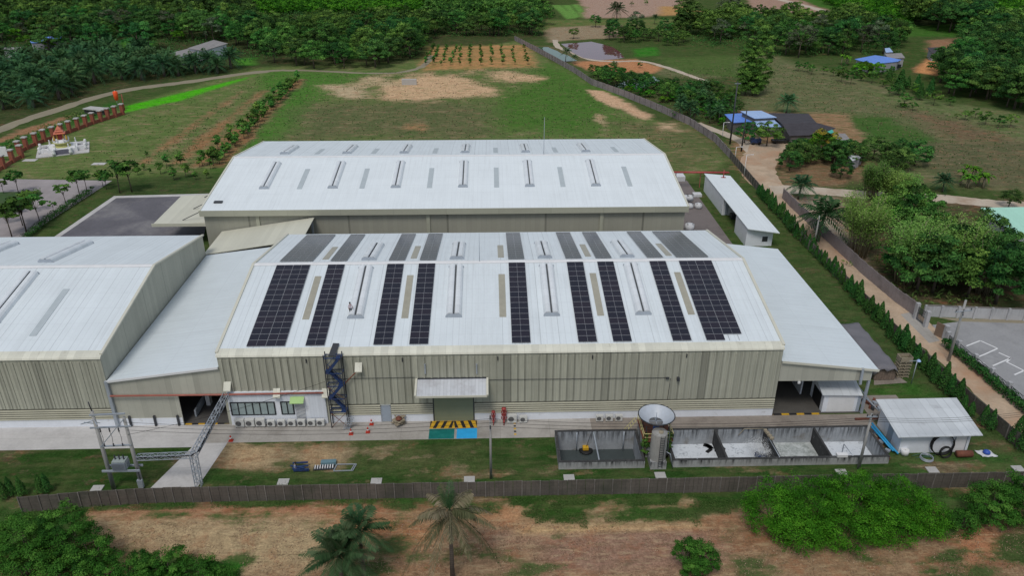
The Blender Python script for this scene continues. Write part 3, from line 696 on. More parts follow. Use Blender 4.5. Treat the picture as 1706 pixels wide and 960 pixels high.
def broadleaf(key, seed, H, rx, rz, trunk_h, mleaf, nleaf=1500, leaf=.42, nclump=34, rcl=1.25, r0=.2, far=True, ry=None, shell=.6, low=-.5):
    r = np.random.default_rng(seed); cz = H-rz
    p, nrm, t, cc = crown_pts(r, rx, ry or rx, rz, nclump, rcl, nleaf, shell=shell, low=low)
    p = p+np.array([0, 0, cz]); V = leaves(p, nrm, leaf, r)
    up = [c+np.array([0, 0, cz]) for c in cc[:9]]
    tm = trunk_mb(r, trunk_h, r0, up)
    RAW[key] = (V, t)
    if far: PROTO[key] = ('one', joined(key, tm, V, t, M['bark'], mleaf))
    else: PROTO[key] = ('two', mesh_of(tm, key+'_trunk', M['bark']), leaf_mesh(key+'_crown', V, t, mleaf))
    return key
def frond(r, az, el, length, droop, nl, leaf_l, leaf_w, base, tw=.0, vee=.5):
    """one palm frond: rachis arching out and down, a leaf blade pair per step"""
    d = np.array([math.cos(az), math.sin(az), 0]); side = np.array([-math.sin(az), math.cos(az), 0])
    ts = np.linspace(0, 1, nl+1); V = []; prev = None; pts = []
    for t in ts:
        x = length*(t*math.cos(el)); z = length*(t*math.sin(el)-droop*t*t)
        pts.append(np.array(base)+d*x+np.array([0, 0, z]))
    pts = np.array(pts)
    for i in range(nl):
        t = (i+.5)/nl; c = pts[i]; q = pts[i+1]; dirv = unit(q-c); upv = unit(np.cross(dirv, side)*-1)
        w = .035*(1-t)+.012
        V += [c+side*w, c-side*w, q-side*w, q+side*w]
        if t < .1: continue
        ll = leaf_l*math.sin(math.pi*min(1, .12+t*.86))**.6*r.uniform(.85, 1.1)
        for s in (-1, 1):
            o = unit(side*s*.85+dirv*.55+np.array([0, 0, -vee*r.uniform(.6, 1.4)]))
            a = (c+q)/2; e = a+o*ll; m_ = a+o*ll*.5+np.array([0, 0, .05*ll])
            wv = dirv*leaf_w/2
            V += [a-wv*.6, m_-wv, e, m_+wv]
    return V
def palm(key, seed, H, nfr, length, droop, nl, leaf_l, leaf_w, r0, mleaf, far=True, els=(-.25, 1.25), bark=None, vee=.5, lean=0):
    r = np.random.default_rng(seed); V = []; T = []
    top = np.array([lean, 0, H])
    for i in range(nfr):
        u = (i+.5)/nfr; el = els[0]+(els[1]-els[0])*u; az = i*2.39996+r.normal(0, .12)
        v = frond(r, az, el, length*r.uniform(.85, 1.1)*(1-.25*u), droop*(1.15-.55*u)*r.uniform(.8, 1.2), nl, leaf_l, leaf_w, top+np.array([0, 0, .15*u]), vee=vee)
        V += v; T += list(np.clip(r.normal(.35+.35*u, .16)+r.normal(0, .09, len(v)//4), 0, 1))
    V = np.array(V); T = np.array(T)
    tm = MB(); tm.tube([(0, 0, 0), (lean*.2, 0, H*.4), (lean*.6, 0, H*.75), (lean, 0, H)], [r0*1.3, r0, r0*.85, r0*.9], 8)
    bk = bark or M['bark_palm']
    if far: PROTO[key] = ('one', joined(key, tm, V, T, bk, mleaf))
    else: PROTO[key] = ('two', mesh_of(tm, key+'_trunk', bk), leaf_mesh(key+'_crown', V, T, mleaf))
    return key
def conifer(key, seed, H, r0, mleaf, n=420, leaf=.22, far=True):
    r = np.random.default_rng(seed); z = r.random(n)**.85; a = r.uniform(0, 6.283, n); rad = r0*(1.02-z)**.75*(.55+.45*r.random(n)**.4)*(1+.18*np.sin(a*3+z*9))
    p = np.stack([rad*np.cos(a), rad*np.sin(a), .12*H+z*H*.9], 1); nrm = np.stack([np.cos(a), np.sin(a), .5+0*a], 1)
    V = leaves(p, nrm, leaf, r, .5); t = np.clip(r.normal(.5, .2, n), 0, 1)
    tm = MB(); tm.tube([(0, 0, 0), (0, 0, H*.5)], [.06, .03], 5)
    PROTO[key] = ('one', joined(key, tm, V, t, M['bark'], mleaf)); return key
def banana(key, seed, H, mleaf):
    r = np.random.default_rng(seed); V = []; T = []; tm = MB()
    for k in range(4):
        bx, by = r.normal(0, .9, 2); h = H*r.uniform(.4, .6); tm.tube([(bx, by, 0), (bx, by, h)], [.14, .09], 6)
        for i in range(8):
            az = i*2.4+r.normal(0, .2); el = r.uniform(.5, 1.3); d = np.array([math.cos(az), math.sin(az), 0]); s = np.array([-d[1], d[0], 0]); ln = H*r.uniform(.5, .7)
            pr = np.array([bx, by, h])
            for j in range(4):
                t = (j+1)/4; q = np.array([bx, by, h])+d*ln*t*math.cos(el)+np.array([0, 0, ln*(t*math.sin(el)-.75*t*t)]); w0 = .28*math.sin(math.pi*(j/4*.8+.15)); w1 = .28*math.sin(math.pi*((j+1)/4*.8+.15))
                V += [pr+s*w0, pr-s*w0, q-s*w1, q+s*w1]; T.append(np.clip(r.normal(.55, .2), 0, 1)); pr = q
    PROTO[key] = ('one', joined(key, tm, np.array(V), np.array(T), M['bark_pale'], mleaf)); return key

def plant(key, name, label, cat, loc, s=1., rz=0., group=None, sz=None):
    k = PROTO[key]; sc = (s, s, s*(sz or 1))
    if k[0] == 'one':
        o = bpy.data.objects.new(name, k[1]); COL.objects.link(o); o.location = (*loc, 0) if len(loc) == 2 else loc
        o.scale = sc; o.rotation_euler = (0, 0, rz); return tag(o, label, cat, group)
    o = bpy.data.objects.new(name, None); COL.objects.link(o); o.location = (*loc, 0) if len(loc) == 2 else loc
    o.scale = sc; o.rotation_euler = (0, 0, rz)
    for nm, me in (('trunk', k[1]), ('crown', k[2])):
        c = bpy.data.objects.new(nm, me); COL.objects.link(c); c.parent = o
    return tag(o, label, cat, group)

for i in range(4): broadleaf('bl%d' % i, 20+i, 9., 4.6, 3.8, 5., M['leaf'], 4200, .25, 42, 1.35, .22)
for i in range(4): broadleaf('dk%d' % i, 40+i, 10., 5.0, 4.4, 5.5, M['leaf_dark'], 4600, .26, 46, 1.4, .25)
for i in range(3): broadleaf('br%d' % i, 60+i, 4.6, 3.2, 2.2, 2.2, M['leaf_bright'], 2000, .25, 26, 1.0, .1)
for i in range(3): broadleaf('gr%d' % i, 70+i, 9., 3.8, 3.8, 6., M['leaf_grey'], 2000, .25, 36, 1.2, .16)
for i in range(3): broadleaf('sm%d' % i, 80+i, 3.4, 1.6, 1.4, 1.9, M['leaf'], 800, .18, 18, .55, .06)
for i in range(3): palm('op%d' % i, 100+i, 3.9, 30, 6.4, .55, 13, 1.25, .26, .42, M['leaf_palm'], vee=.55)
for i in range(2): palm('co%d' % i, 110+i, 6.0, 22, 4.6, .5, 13, 1.1, .24, .17, M['leaf_palm'], lean=.5)
for i in range(2): palm('cb%d' % i, 116+i, 3.6, 30, 4.4, .5, 13, 1.1, .22, .2, M['leaf_palm'], els=(-.35, 1.3), lean=.3)
for i in range(3): conifer('cf%d' % i, 120+i, 3.3, .82, M['conifer'], 1100, .12)
for i in range(2): banana('bn%d' % i, 130+i, 4.2, M['leaf_bright'])
for i in range(3): broadleaf('std%d' % i, 140+i, 4.6, 1.25, 1.15, 3.4, M['leaf'], 420, .24, 14, .5, .055, far=False)
for i in range(3): broadleaf('sap%d' % i, 150+i, 2.8, .62, 1.25, 1.4, M['leaf'], 480, .16, 12, .42, .05)
for i in range(3): broadleaf('rd%d' % i, 170+i, 5.6, 3.2, 2.5, 3., M['leaf_dark'], 4200, .19, 70, .75, .16, shell=.82, low=-.7)
for i in range(2): broadleaf('tall%d' % i, 160+i, 17.5, 4.6, 8.4, 9., M['leaf'], 9000, .27, 120, 1.3, .3, far=False, low=-.95, shell=.45)

def in_poly(x, y, P):
    c = False; n = len(P)
    for i in range(n):
        (x0, y0), (x1, y1) = P[i], P[(i+1) % n]
        if (y0 > y) != (y1 > y) and x < (x1-x0)*(y-y0)/(y1-y0)+x0: c = not c
    return c
CLEAR = [(*at(80, 67), 13), (*at(22, 83), 10), (*at(330, 84), 17), (*at(305, 96), 11), (*at(350, 92), 12), (*at(1470, 105), 15), (*at(1570, 90), 12), (*at(226, 74), 12), (*at(572, 88), 9), (*at(410, 102), 9), (*at(1680, 372), 10)]
def scatter(pts, spacing, keys, smin, smax, name, label, cat, group, seed, jitter=.42, drop=0., world=False, cap=None):
    P = pts if world else poly_w(pts); rr = random.Random(seed); out = []; far = []
    xs = [p[0] for p in P]; ys = [p[1] for p in P]; y = min(ys); row = 0
    while y < max(ys):
        x = min(xs)+(row % 2)*spacing/2
        while x < max(xs):
            X = x+rr.uniform(-1, 1)*spacing*jitter; Y = y+rr.uniform(-1, 1)*spacing*jitter
            if in_poly(X, Y, P) and rr.random() >= drop and all(math.hypot(X-a, Y-b) > c for a, b, c in CLEAR):
                if cap and len(out) >= cap: far.append((X, Y)); x += spacing; continue
                k = rr.choice(keys); lb = label[k[:2]] if isinstance(label, dict) else label
                out.append(plant(k, name, lb, cat, (X, Y), rr.uniform(smin, smax), rr.uniform(0, 6.28), group, rr.uniform(.85, 1.2)))
            x += spacing
        y += spacing*.87; row += 1
    if far: mass('wood_mass', None, spacing, keys, smin, smax, M['leaf'], seed, spots=far)
    return out
def mass(name, pts, spacing, keys, smin, smax, mleaf, seed, drop=0., spots=None):
    """a far wood that reads as one mass: one mesh"""
    P = spots or poly_w(pts); rr = random.Random(seed); Vs = []; Ts = []
    xs = [p[0] for p in P]; ys = [p[1] for p in P]; y = min(ys); row = 0
    pts_ = list(spots) if spots else []
    while not spots and y < max(ys):
        x = min(xs)+(row % 2)*spacing/2
        while x < max(xs):
            X = x+rr.uniform(-.45, .45)*spacing; Y = y+rr.uniform(-.45, .45)*spacing
            if in_poly(X, Y, P) and rr.random() >= drop: pts_.append((X, Y))
            x += spacing
        y += spacing*.87; row += 1
    for X, Y in pts_:
                V, t = RAW[rr.choice(keys)]; k = rr.uniform(smin, smax); a = rr.uniform(0, 6.28); m_ = len(V)//4; sel = np.arange(rr.randrange(3), m_, 3)
                q = V.reshape(-1, 4, 3)[sel]; c = q.mean(1, keepdims=True); q = (c+(q-c)*1.6).reshape(-1, 3)*k; ca, sa = math.cos(a), math.sin(a)
                Vs.append(np.stack([q[:, 0]*ca-q[:, 1]*sa+X, q[:, 0]*sa+q[:, 1]*ca+Y, q[:, 2]], 1)); Ts.append(np.clip(t[sel]+rr.gauss(0, .22), 0, 1))
    o = bpy.data.objects.new(name, leaf_mesh(name, np.concatenate(Vs), np.concatenate(Ts), mleaf)); COL.objects.link(o); o['kind'] = 'stuff'; return o
def row_of_plants(line, spacing, keys, smin, smax, name, label, cat, group, seed, jit=.3, world=False):
    P = line if world else poly_w(line); rr = random.Random(seed); out = []
    for (x0, y0), (x1, y1) in zip(P[:-1], P[1:]):
        l = math.hypot(x1-x0, y1-y0); n = max(1, int(l/spacing))
        for i in range(n):
            t = (i+.5)/n; out.append(plant(rr.choice(keys), name, label, cat, (x0+(x1-x0)*t+rr.uniform(-jit, jit), y0+(y1-y0)*t+rr.uniform(-jit, jit)), rr.uniform(smin, smax), rr.uniform(0, 6.28), group, rr.uniform(.85, 1.15)))
    return out
def spot(px, py, key, name, label, cat, top=None, s=1., group=None, proto_h=None, wide=1.):
    X, Y = at(px, py)
    if top is not None: s = height(px, py, top)/proto_h
    rr = random.Random(int(px*7+py)); o = plant(key, name, label, cat, (X, Y), s*wide, rr.uniform(0, 6.28), group, 1/wide); return o

BL = ['bl0', 'bl1', 'bl2', 'bl3']; DK = ['dk0', 'dk1', 'dk2', 'dk3']; BR = ['br0', 'br1', 'br2']; GRY = ['gr0', 'gr1', 'gr2']; SM = ['sm0', 'sm1', 'sm2']
OP = ['op0', 'op1', 'op2']; CF_ = ['cf0', 'cf1', 'cf2']; SAP = ['sap0', 'sap1', 'sap2']; CO = ['co0', 'co1']; BN = ['bn0', 'bn1']; STD = ['std0', 'std1', 'std2']

scatter([(-30, 178), (-30, 106), (60, 104), (140, 94), (230, 94), (268, 106), (290, 112), (400, 112), (360, 124), (210, 140), (120, 160), (40, 190)], 7.9, OP, .9, 1.2, 'oil_palm',
        'dark green oil palm in the dense plantation along the dusty path', 'palm tree', 'oil palms of the plantation on the left', 5, .3)
WL = {'bl': 'mid green broad tree in the wood behind the oil palm plantation', 'dk': 'dark broad tree in the wood behind the oil palm plantation', 'gr': 'grey green open crowned tree in the wood behind the oil palms',
      'br': 'bright green low tree in the wood behind the oil palm plantation'}
scatter([(-40, 94), (-40, 30), (330, 34), (425, 42), (432, 90), (396, 98), (380, 84), (270, 94), (120, 88)], 9.4, BL+DK+GRY[:1]+BR[:1], .85, 1.25, 'wood_tree', WL, 'tree', 'wood behind the oil palms', 6, drop=.06, cap=110)
mass('far_wood', [(-90, 30), (330, 34), (420, 42), (410, -22), (-90, -22)], 8.2, BL+DK+GRY[:1], .8, 1.3, M['leaf_dark'], 7, drop=.1)
ML = {'bl': 'mid green tree in the wood above the mown field', 'dk': 'dark rounded tree in the wood above the mown field', 'gr': 'grey green tree in the wood above the mown field', 'br': 'bright green bushy tree in the grove at the top of the photograph'}
scatter([(440, 106), (480, 115), (560, 116), (640, 113), (690, 98), (712, 78), (735, 60), (700, 40), (420, 46), (405, 70)], 9.2, BL+DK+BL, .8, 1.25, 'wood_tree', ML, 'tree', 'wood above the mown field', 8, drop=.06, cap=75)
mass('far_grove', [(415, 26), (700, 22), (700, -22), (405, -22)], 4.8, BR, .8, 1.2, M['bush_bright'], 9)
scatter([(715, 58), (850, 60), (905, 58), (915, 20), (720, 16)], 10., DK+BL, .85, 1.25, 'wood_tree', ML, 'tree', 'wood above the mown field', 10, drop=.05, cap=20)
mass('far_wood', [(700, 14), (910, 10), (910, -22), (700, -22)], 9., BL+DK+GRY[:1], .8, 1.2, M['leaf'], 12, drop=.2)
RL = {'bl': 'mid green tree in the wood behind the ponds', 'dk': 'dark tree in the wood behind the ponds', 'gr': 'thin grey green tree in the wood behind the ponds'}
scatter([(1150, 66), (1230, 82), (1300, 92), (1400, 96), (1500, 88), (1500, 60), (1420, 40), (1290, 40), (1210, 34), (1150, 50)], 8.6, DK+BL+GRY[:1], .8, 1.2, 'wood_tree', RL, 'tree', 'wood behind the ponds', 13, drop=.06, cap=48)
scatter([(1010, 68), (1130, 78), (1150, 70), (1140, 56), (1020, 56)], 7., DK+BL, .42, .75, 'wood_tree', RL, 'tree', 'wood behind the ponds', 14, drop=.15)
mass('far_plantation', [(1320, -22), (1400, 18), (1500, 44), (1540, 30), (1720, 50), (1760, 20), (1640, -22)], 4.6, BR, .7, 1.05, M['bush_bright'], 15, drop=.05)
DL = {'dk': 'tall dark tree in the wood at the upper right', 'bl': 'green tree in the wood at the upper right'}
scatter([(1512, 42), (1600, 60), (1640, 58), (1590, 30), (1580, -4), (1510, -4)], 8.5, DK, 1.1, 1.7, 'wood_tree', DL, 'tree', 'dark wood at the upper right', 17, cap=8)
scatter([(1590, 66), (1740, 110), (1740, 50), (1640, 46)], 8.4, DK+BL, .9, 1.3, 'wood_tree', DL, 'tree', 'dark wood at the upper right', 18, drop=.08, cap=24)
scatter([(1560, 158), (1650, 172), (1740, 200), (1740, 120), (1660, 92), (1600, 100), (1565, 120)], 7.0, DK+BL[:2], .85, 1.25, 'thicket_tree', {'dk': 'dark rounded tree in the thicket right of the blue roofed house', 'bl': 'mid green tree in the thicket right of the blue roofed house'}, 'tree', 'thicket right of the blue house', 19)
scatter([(985, 138), (1110, 172), (1200, 212), (1235, 200), (1225, 165), (1140, 150), (1040, 128), (990, 124)], 4.0, ['br0', 'br1', 'bl1', 'bl2', 'dk2'], .34, .6, 'pondside_bush', 'low green bush between the long fence and the pond bank', 'bush', 'bushes beside the long fence', 20, drop=.15)
scatter([(1120, 198), (1205, 216), (1228, 190), (1160, 160)], 4., ['co0', 'co1', 'bn0'], .45, .7, 'young_palm', 'young palm growing in the thicket beside the long fence', 'palm tree', 'young palms beside the long fence', 21)
scatter([(1312, 276), (1420, 278), (1424, 262), (1320, 258)], 4.4, ['rd0', 'rd1', 'rd2'], .75, 1.0, 'garden_tree', 'dark garden tree in front of the dark roofed house', 'tree', 'garden trees by the dark roofed house', 22)
scatter([(1445, 258), (1530, 275), (1545, 300), (1460, 290)], 6.0, ['rd0', 'rd1', 'rd2'], .8, 1.1, 'garden_tree', 'rounded dark tree in the row beside the big right field', 'tree', 'trees beside the right field', 23)
BM = {'bl': 'mid green leafy tree in the grove behind the white wall', 'dk': 'dark leafy tree in the grove behind the white wall'}
scatter([(1470, 480), (1560, 508), (1730, 512), (1730, 458), (1640, 440), (1560, 405), (1500, 400)], 5.8, BL+DK[:2]+BL, .8, 1.1, 'grove_tree', BM, 'tree', 'grove behind the white wall', 24)
scatter([(1400, 335), (1500, 345), (1520, 395), (1440, 400)], 5.6, BL+['br0'], .7, 1.0, 'grove_tree', {'bl': 'light green feathery tree beside the sandy track', 'br': 'low bright tree beside the sandy track'}, 'tree', 'grove beside the sandy track', 25)
# loose single trees of the far part
for px, py, key, top, ph, nm, lb in (
    (697+330, 46, 'co0', 5, 7.5, 'coconut_palm', 'tall coconut palm behind the reddish pond'), (952+138, 40, 'co1', 24, 7.5, 'coconut_palm', 'short coconut palm at the edge of the far pink field'),
    (1060, 52, 'gr0', 20, 9, 'broad_tree', 'pale bushy tree behind the reddish pond'), 
    (992, 45, 'dk1', 24, 10, 'broad_tree', 'round dark tree at the corner of the striped green field'), (956, 64, 'bl2', 46, 9, 'broad_tree', 'leafy tree between the far road and the green pond'),
    (1330, 96, 'gr2', 40, 9, 'broad_tree', 'tall thin tree with a bare pale trunk beside the right wood'), (1210, 30, 'gr1', -12, 9, 'broad_tree', 'bare grey branched tree above the right wood'),
    (1052, 10, 'sm1', 2, 3.4, 'small_tree', 'lone small tree in the far pink field'), (1076, 8, 'sm0', 0, 3.4, 'small_tree', 'small tree beside the track in the far pink field'),
    (350, 120, 'op1', 78, 7.2, 'oil_palm', 'large oil palm standing clear in front of the grey roofed house'), (325, 118, 'op2', 84, 7.2, 'oil_palm', 'oil palm left of the large one before the grey roofed house'),
    (1310, 188, 'cb0', 150, 6.6, 'coconut_palm', 'coconut palm behind the dark roofed house'), (1330, 332, 'cb1', 284, 6.6, 'coconut_palm', 'bushy coconut palm at the corner of the two roads'),
    (1362, 402, 'cb0', 318, 6.6, 'coconut_palm', 'coconut palm leaning over the fence beside the earth road'), (1570, 320, 'cb1', 284, 6.6, 'coconut_palm', 'coconut palm beside the banana plants'),
    (1315, 284, 'rd1', 252, 5.6, 'round_tree', 'round dark tree at the bend of the earth road'), (1400, 296, 'rd2', 266, 5.6, 'round_tree', 'round bright tree alone on the bare garden'),
    (1277, 243, 'bl3', 202, 9, 'garden_tree', 'leafy tree in front of the pale blue roof'), (1240, 238, 'dk0', 204, 10, 'garden_tree', 'slim garden tree left of the blue roofed house'),
    (1680, 345, 'dk2', 316, 10, 'broad_tree', 'dark spreading tree beside the mint roof'), (1365, 262, 'br1', 222, 4.6, 'garden_tree', 'shrub at the edge of the house yard')):
    spot(px, py, key, nm, lb, 'palm tree' if 'palm' in nm else 'tree', top, proto_h=ph)
PROTO['yl'] = None; broadleaf('yl', 201, 5., 3.6, 2.2, 2.5, M['leaf_yellow'], 1000, .34, 26, 1., .12)
spot(1378, 252, 'yl', 'flowering_tree', 'yellow flowering tree in front of the dark tiled roof', 'tree', 218, proto_h=5.)
TT = at(1254, 158); TALL = (TT, )
for k, (px, py) in enumerate(((1605, 312), (1628, 312), (1618, 300))): spot(px, py, BN[k % 2], 'banana_plant', 'bright green banana plant in the clump beside the right field', 'plant', s=1.15, group='banana clump beside the right field')
spot(1408, 108, 'bn0', 'banana_plant', 'banana plant beside the blue roofed house far right', 'plant', s=1.3)
for px, py, t in ((1330, 118, 102), (1345, 120, 103), (1352, 124, 108), (1372, 124, 110), (1388, 127, 114), (1401, 136, 116), (1417, 140, 120), (1438, 135, 120), (1452, 138, 118)):
    spot(px, py, SM[px % 3], 'orchard_tree', 'small green orchard tree in the row below the blue roofed house', 'tree', t, proto_h=3.4, group='orchard row below the blue house')
for px, py, t in ((1480, 136, 112), (1496, 158, 116), (1511, 148, 126), (1526, 150, 124), (1531, 166, 138), (1548, 160, 130)):
    spot(px, py, CF_[px % 3], 'columnar_tree', 'dark columnar tree between the blue roofed house and the thicket', 'tree', t, proto_h=3.3, wide=1.15, group='columnar trees by the blue house')
for px, py, t in ((1481, 160, 144), (1505, 178, 155), (1555, 175, 150), (1582, 176, 160), (1607, 200, 184), (1624, 198, 180), (1641, 208, 186), (1663, 212, 192), (1682, 212, 190), (1520, 184, 170)):
    spot(px, py, SM[px % 3], 'field_shrub', 'small shrub standing on the pale grass of the right field', 'bush', t, proto_h=3.4, group='shrubs on the right field')
scatter([(1392, 112), (1470, 118), (1500, 140), (1540, 150), (1545, 168), (1470, 150), (1400, 130)], 4.6, ['sm0', 'br0', 'sm1', 'sm2'], .5, 1.0, 'garden_shrub', 'bright shrub in the scrub below the blue roofed house', 'bush', 'scrub below the blue house', 26, drop=.3)
scatter([(1480, 165), (1560, 172), (1700, 205), (1700, 235), (1600, 205), (1500, 185)], 9., ['sm0', 'br1', 'sm2'], .35, .7, 'field_shrub', 'small shrub standing on the pale grass of the right field', 'bush', 'shrubs on the right field', 27, drop=.3)
for px, py, t in ((942, 104, 82), (958, 106, 92), (1024, 121, 104), (1066, 113, 103), (1010, 120, 110), (1040, 121, 113)):
    spot(px, py, 'co0' if px < 1030 and py < 122 and px != 1010 else 'sm0', 'bank_plant', 'small palm or shrub on the bank between the ponds', 'plant', t, proto_h=7. if px in (942, 958, 1024) else 3.4, group='plants on the pond bank')
# young orchard: rows running away
for i, px in enumerate((712, 724, 738, 752, 766, 783, 800, 818, 836, 855, 874)):
    row_of_plants([(px-4+i*.9, 111), (px+6-i*.9+(4 if i < 4 else 0), 80)], 5.4 if i < 7 else 8.5, SAP, .7, 1.15, 'orchard_sapling', 'young tree in the rows on the orange soil', 'tree', 'young orchard on orange soil', 40+i, .5)
# saplings of the strip field
for i, (a, b, sp) in enumerate((((352, 284), (500, 134), 2.9), ((338, 280), (470, 150), 4.2), ((372, 262), (490, 140), 4.5))):
    row_of_plants([a, b], sp, SAP, .8, 1.5, 'sapling', 'leafy sapling in the planted strips left of the rear warehouse', 'tree', 'saplings in the planted strips', 60+i, .9)
for px, py, t in ((240, 284, 272), (245, 262, 252), (250, 290, 280), (278, 278, 258), (290, 300, 280), (302, 278, 254), (310, 296, 272), (333, 278, 262), (356, 276, 246), (362, 268, 248), (326, 300, 286), (345, 298, 282), (268, 290, 270), (230, 292, 276), (285, 268, 262)):
    spot(px, py, SAP[px % 3], 'sapling', 'young tree on the lawn beside the dark yard', 'tree', t, proto_h=2.6, group='young trees beside the dark yard')
# street trees round the car park
for px, py, t in ((31, 322, 284), (6, 322, 300), (133, 326, 283), (110, 340, 306), (145, 318, 283), (172, 312, 284), (178, 316, 290), (200, 322, 270), (220, 320, 266), (44, 386, 322), (20, 395, 338), (66, 368, 328), (38, 376, 330), (60, 352, 324), (12, 372, 344), (26, 356, 332), (90, 354, 336), (155, 320, 310)):
    spot(px, py, STD[px % 3], 'street_tree', 'slim street tree with a small round crown beside the paved car park', 'tree', t, proto_h=4.6, group='street trees round the car park', wide=1.25)
# conifers inside the right fence
row_of_plants([(1262, 322), (1330, 398), (1400, 470)], 1.3, CF_, .7, 1.05, 'conifer', 'dense conifer in the screen between the long fence and the white shed', 'tree', 'conifer screen along the right fence', 70, .25)
row_of_plants([(1400, 472), (1452, 528), (1520, 602), (1600, 678), (1655, 725)], 1.45, CF_, .68, 1.2, 'conifer', 'conifer in the screen between the lawn and the earth road', 'tree', 'conifer screen along the right fence', 71, .35)
for px, py in ((1690, 738), (1703, 752)): spot(px, py, 'cf1', 'conifer', 'conifer beside the fence corner at the right edge', 'tree', s=1.15, group='conifers at the fence corner')
for px, py in ((8, 832), (20, 826), (38, 826), (70, 822), (80, 820)): spot(px, py, 'cf%d' % (px % 3), 'conifer', 'small dark conifer inside the left end of the front fence', 'tree', s=.75, group='conifers at the left end of the front fence')

def leafy_mass(name, label, cat, blobs, mleaf, nleaf, leaf, seed, trunk=True, group=None, rcl=.8, ncl=40):
    """a big shrub built of several lobes, each (px, py, width m, depth m, height m)"""
    r = np.random.default_rng(seed); Vs = []; Ts = []; tm = MB()
    X0, Y0 = (np.mean([b[0] for b in blobs]), np.mean([b[1] for b in blobs]))
    for bx, by, w, d, h in blobs:
        n = int(nleaf*w*d/sum(b[2]*b[3] for b in blobs))
        p, nrm, t, cc = crown_pts(r, w/2, d/2, h*.55, ncl, rcl, n, shell=.55, low=-.75)
        p = p+np.array([bx-X0, by-Y0, h*.5]); p[:, 2] = np.maximum(p[:, 2], .05)
        Vs.append(leaves(p, nrm, leaf, r)); Ts.append(np.clip(t+r.normal(0, .07), 0, 1))
        for c in cc[:7]: tm.tube([(bx-X0, by-Y0, 0), (bx-X0+c[0]*.4, by-Y0+c[1]*.4, h*.35), (bx-X0+c[0], by-Y0+c[1], h*.5+c[2])], [.12, .07, .02], 5)
    o = thing(name, label, cat, (X0, Y0, 0), group)
    c = bpy.data.objects.new('crown', leaf_mesh('crown', np.concatenate(Vs), np.concatenate(Ts), mleaf)); COL.objects.link(c); c.parent = o
    t = bpy.data.objects.new('trunk', mesh_of(tm, 'trunk', M['bark'])); COL.objects.link(t); t.parent = o
    return o
leafy_mass('large_bush', 'large bright green bush in front of the fence below the treatment tanks', 'bush',
    [(28.3, 60.6, 6.5, 5, 5.2), (32.2, 60.4, 7, 6, 5.6), (36.6, 60.8, 7.5, 6, 6.0), (40.8, 60.6, 6.5, 5.5, 5.4), (30.5, 58.2, 6, 4.5, 3.8), (35, 58.0, 7, 4.5, 4.4), (39.8, 58.8, 6, 4.5, 3.8), (43.6, 59.6, 4.5, 4.5, 3.4)],
    M['bush_bright'], 130000, .075, 301, rcl=.85, ncl=150)
leafy_mass('corner_bush', 'dark green bush at the right edge in front of the fence', 'bush',
    [(51.5, 60.8, 6, 5, 4.4), (55.5, 60.8, 7, 6, 5.4), (47.8, 59.8, 3.2, 3, 2.2), (58.5, 59, 5, 5, 4)], M['bush'], 48000, .085, 302, rcl=.65, ncl=80)
leafy_mass('left_bush', 'dense mid green bush at the lower left edge', 'bush',
    [(-45.2, 58.6, 6, 5, 5.0), (-41.6, 58.8, 5.5, 5, 5.2), (-38.6, 57.4, 4.5, 4, 3.6), (-44, 55.8, 6, 4, 3.6), (-40, 55.4, 5, 4, 2.8)], M['bush'], 52000, .085, 303, rcl=.65, ncl=80)
leafy_mass('low_bush', 'low spreading dark bush along the bottom edge left of the palms', 'bush',
    [(-34.6, 55.4, 6, 3.6, 2.6), (-31.2, 55.8, 5, 3.6, 3.0), (-28.2, 55.0, 5, 3.2, 2.6), (-25.4, 54.2, 3.6, 2.6, 1.6), (-33, 53.8, 6, 3, 2)], M['bush'], 42000, .08, 304, rcl=.55, ncl=70)
leafy_mass('small_tree', 'small dark leafy tree alone on the bare land at the bottom edge', 'tree',
    [(18.2, 55.2, 2.6, 2.4, 4.0), (19.9, 54.8, 2.8, 2.6, 3.6), (19.0, 54.0, 2.6, 2.2, 2.4)], M['bush'], 16000, .075, 305, rcl=.42, ncl=46)
leafy_mass('tall_tree', 'very tall bright tree behind the blue roofed house', 'tree', [(TT[0]-2.6, TT[1], 6.5, 6.5, 17.), (TT[0]+1.6, TT[1]+.5, 7, 7, 20.6), (TT[0]-.5, TT[1]-1, 8, 7, 12)], M['leaf'], 42000, .22, 306, rcl=1.3, ncl=95)
TT = at(1143, 56)
leafy_mass('tall_tree', 'tall dark conical tree beside the far pink field', 'tree', [(TT[0], TT[1], 8, 8, 24), (TT[0]+1, TT[1]-1, 12, 11, 15), (TT[0]-2, TT[1], 10, 9, 18)], M['leaf_dark'], 20000, .32, 307, rcl=1.6, ncl=80)
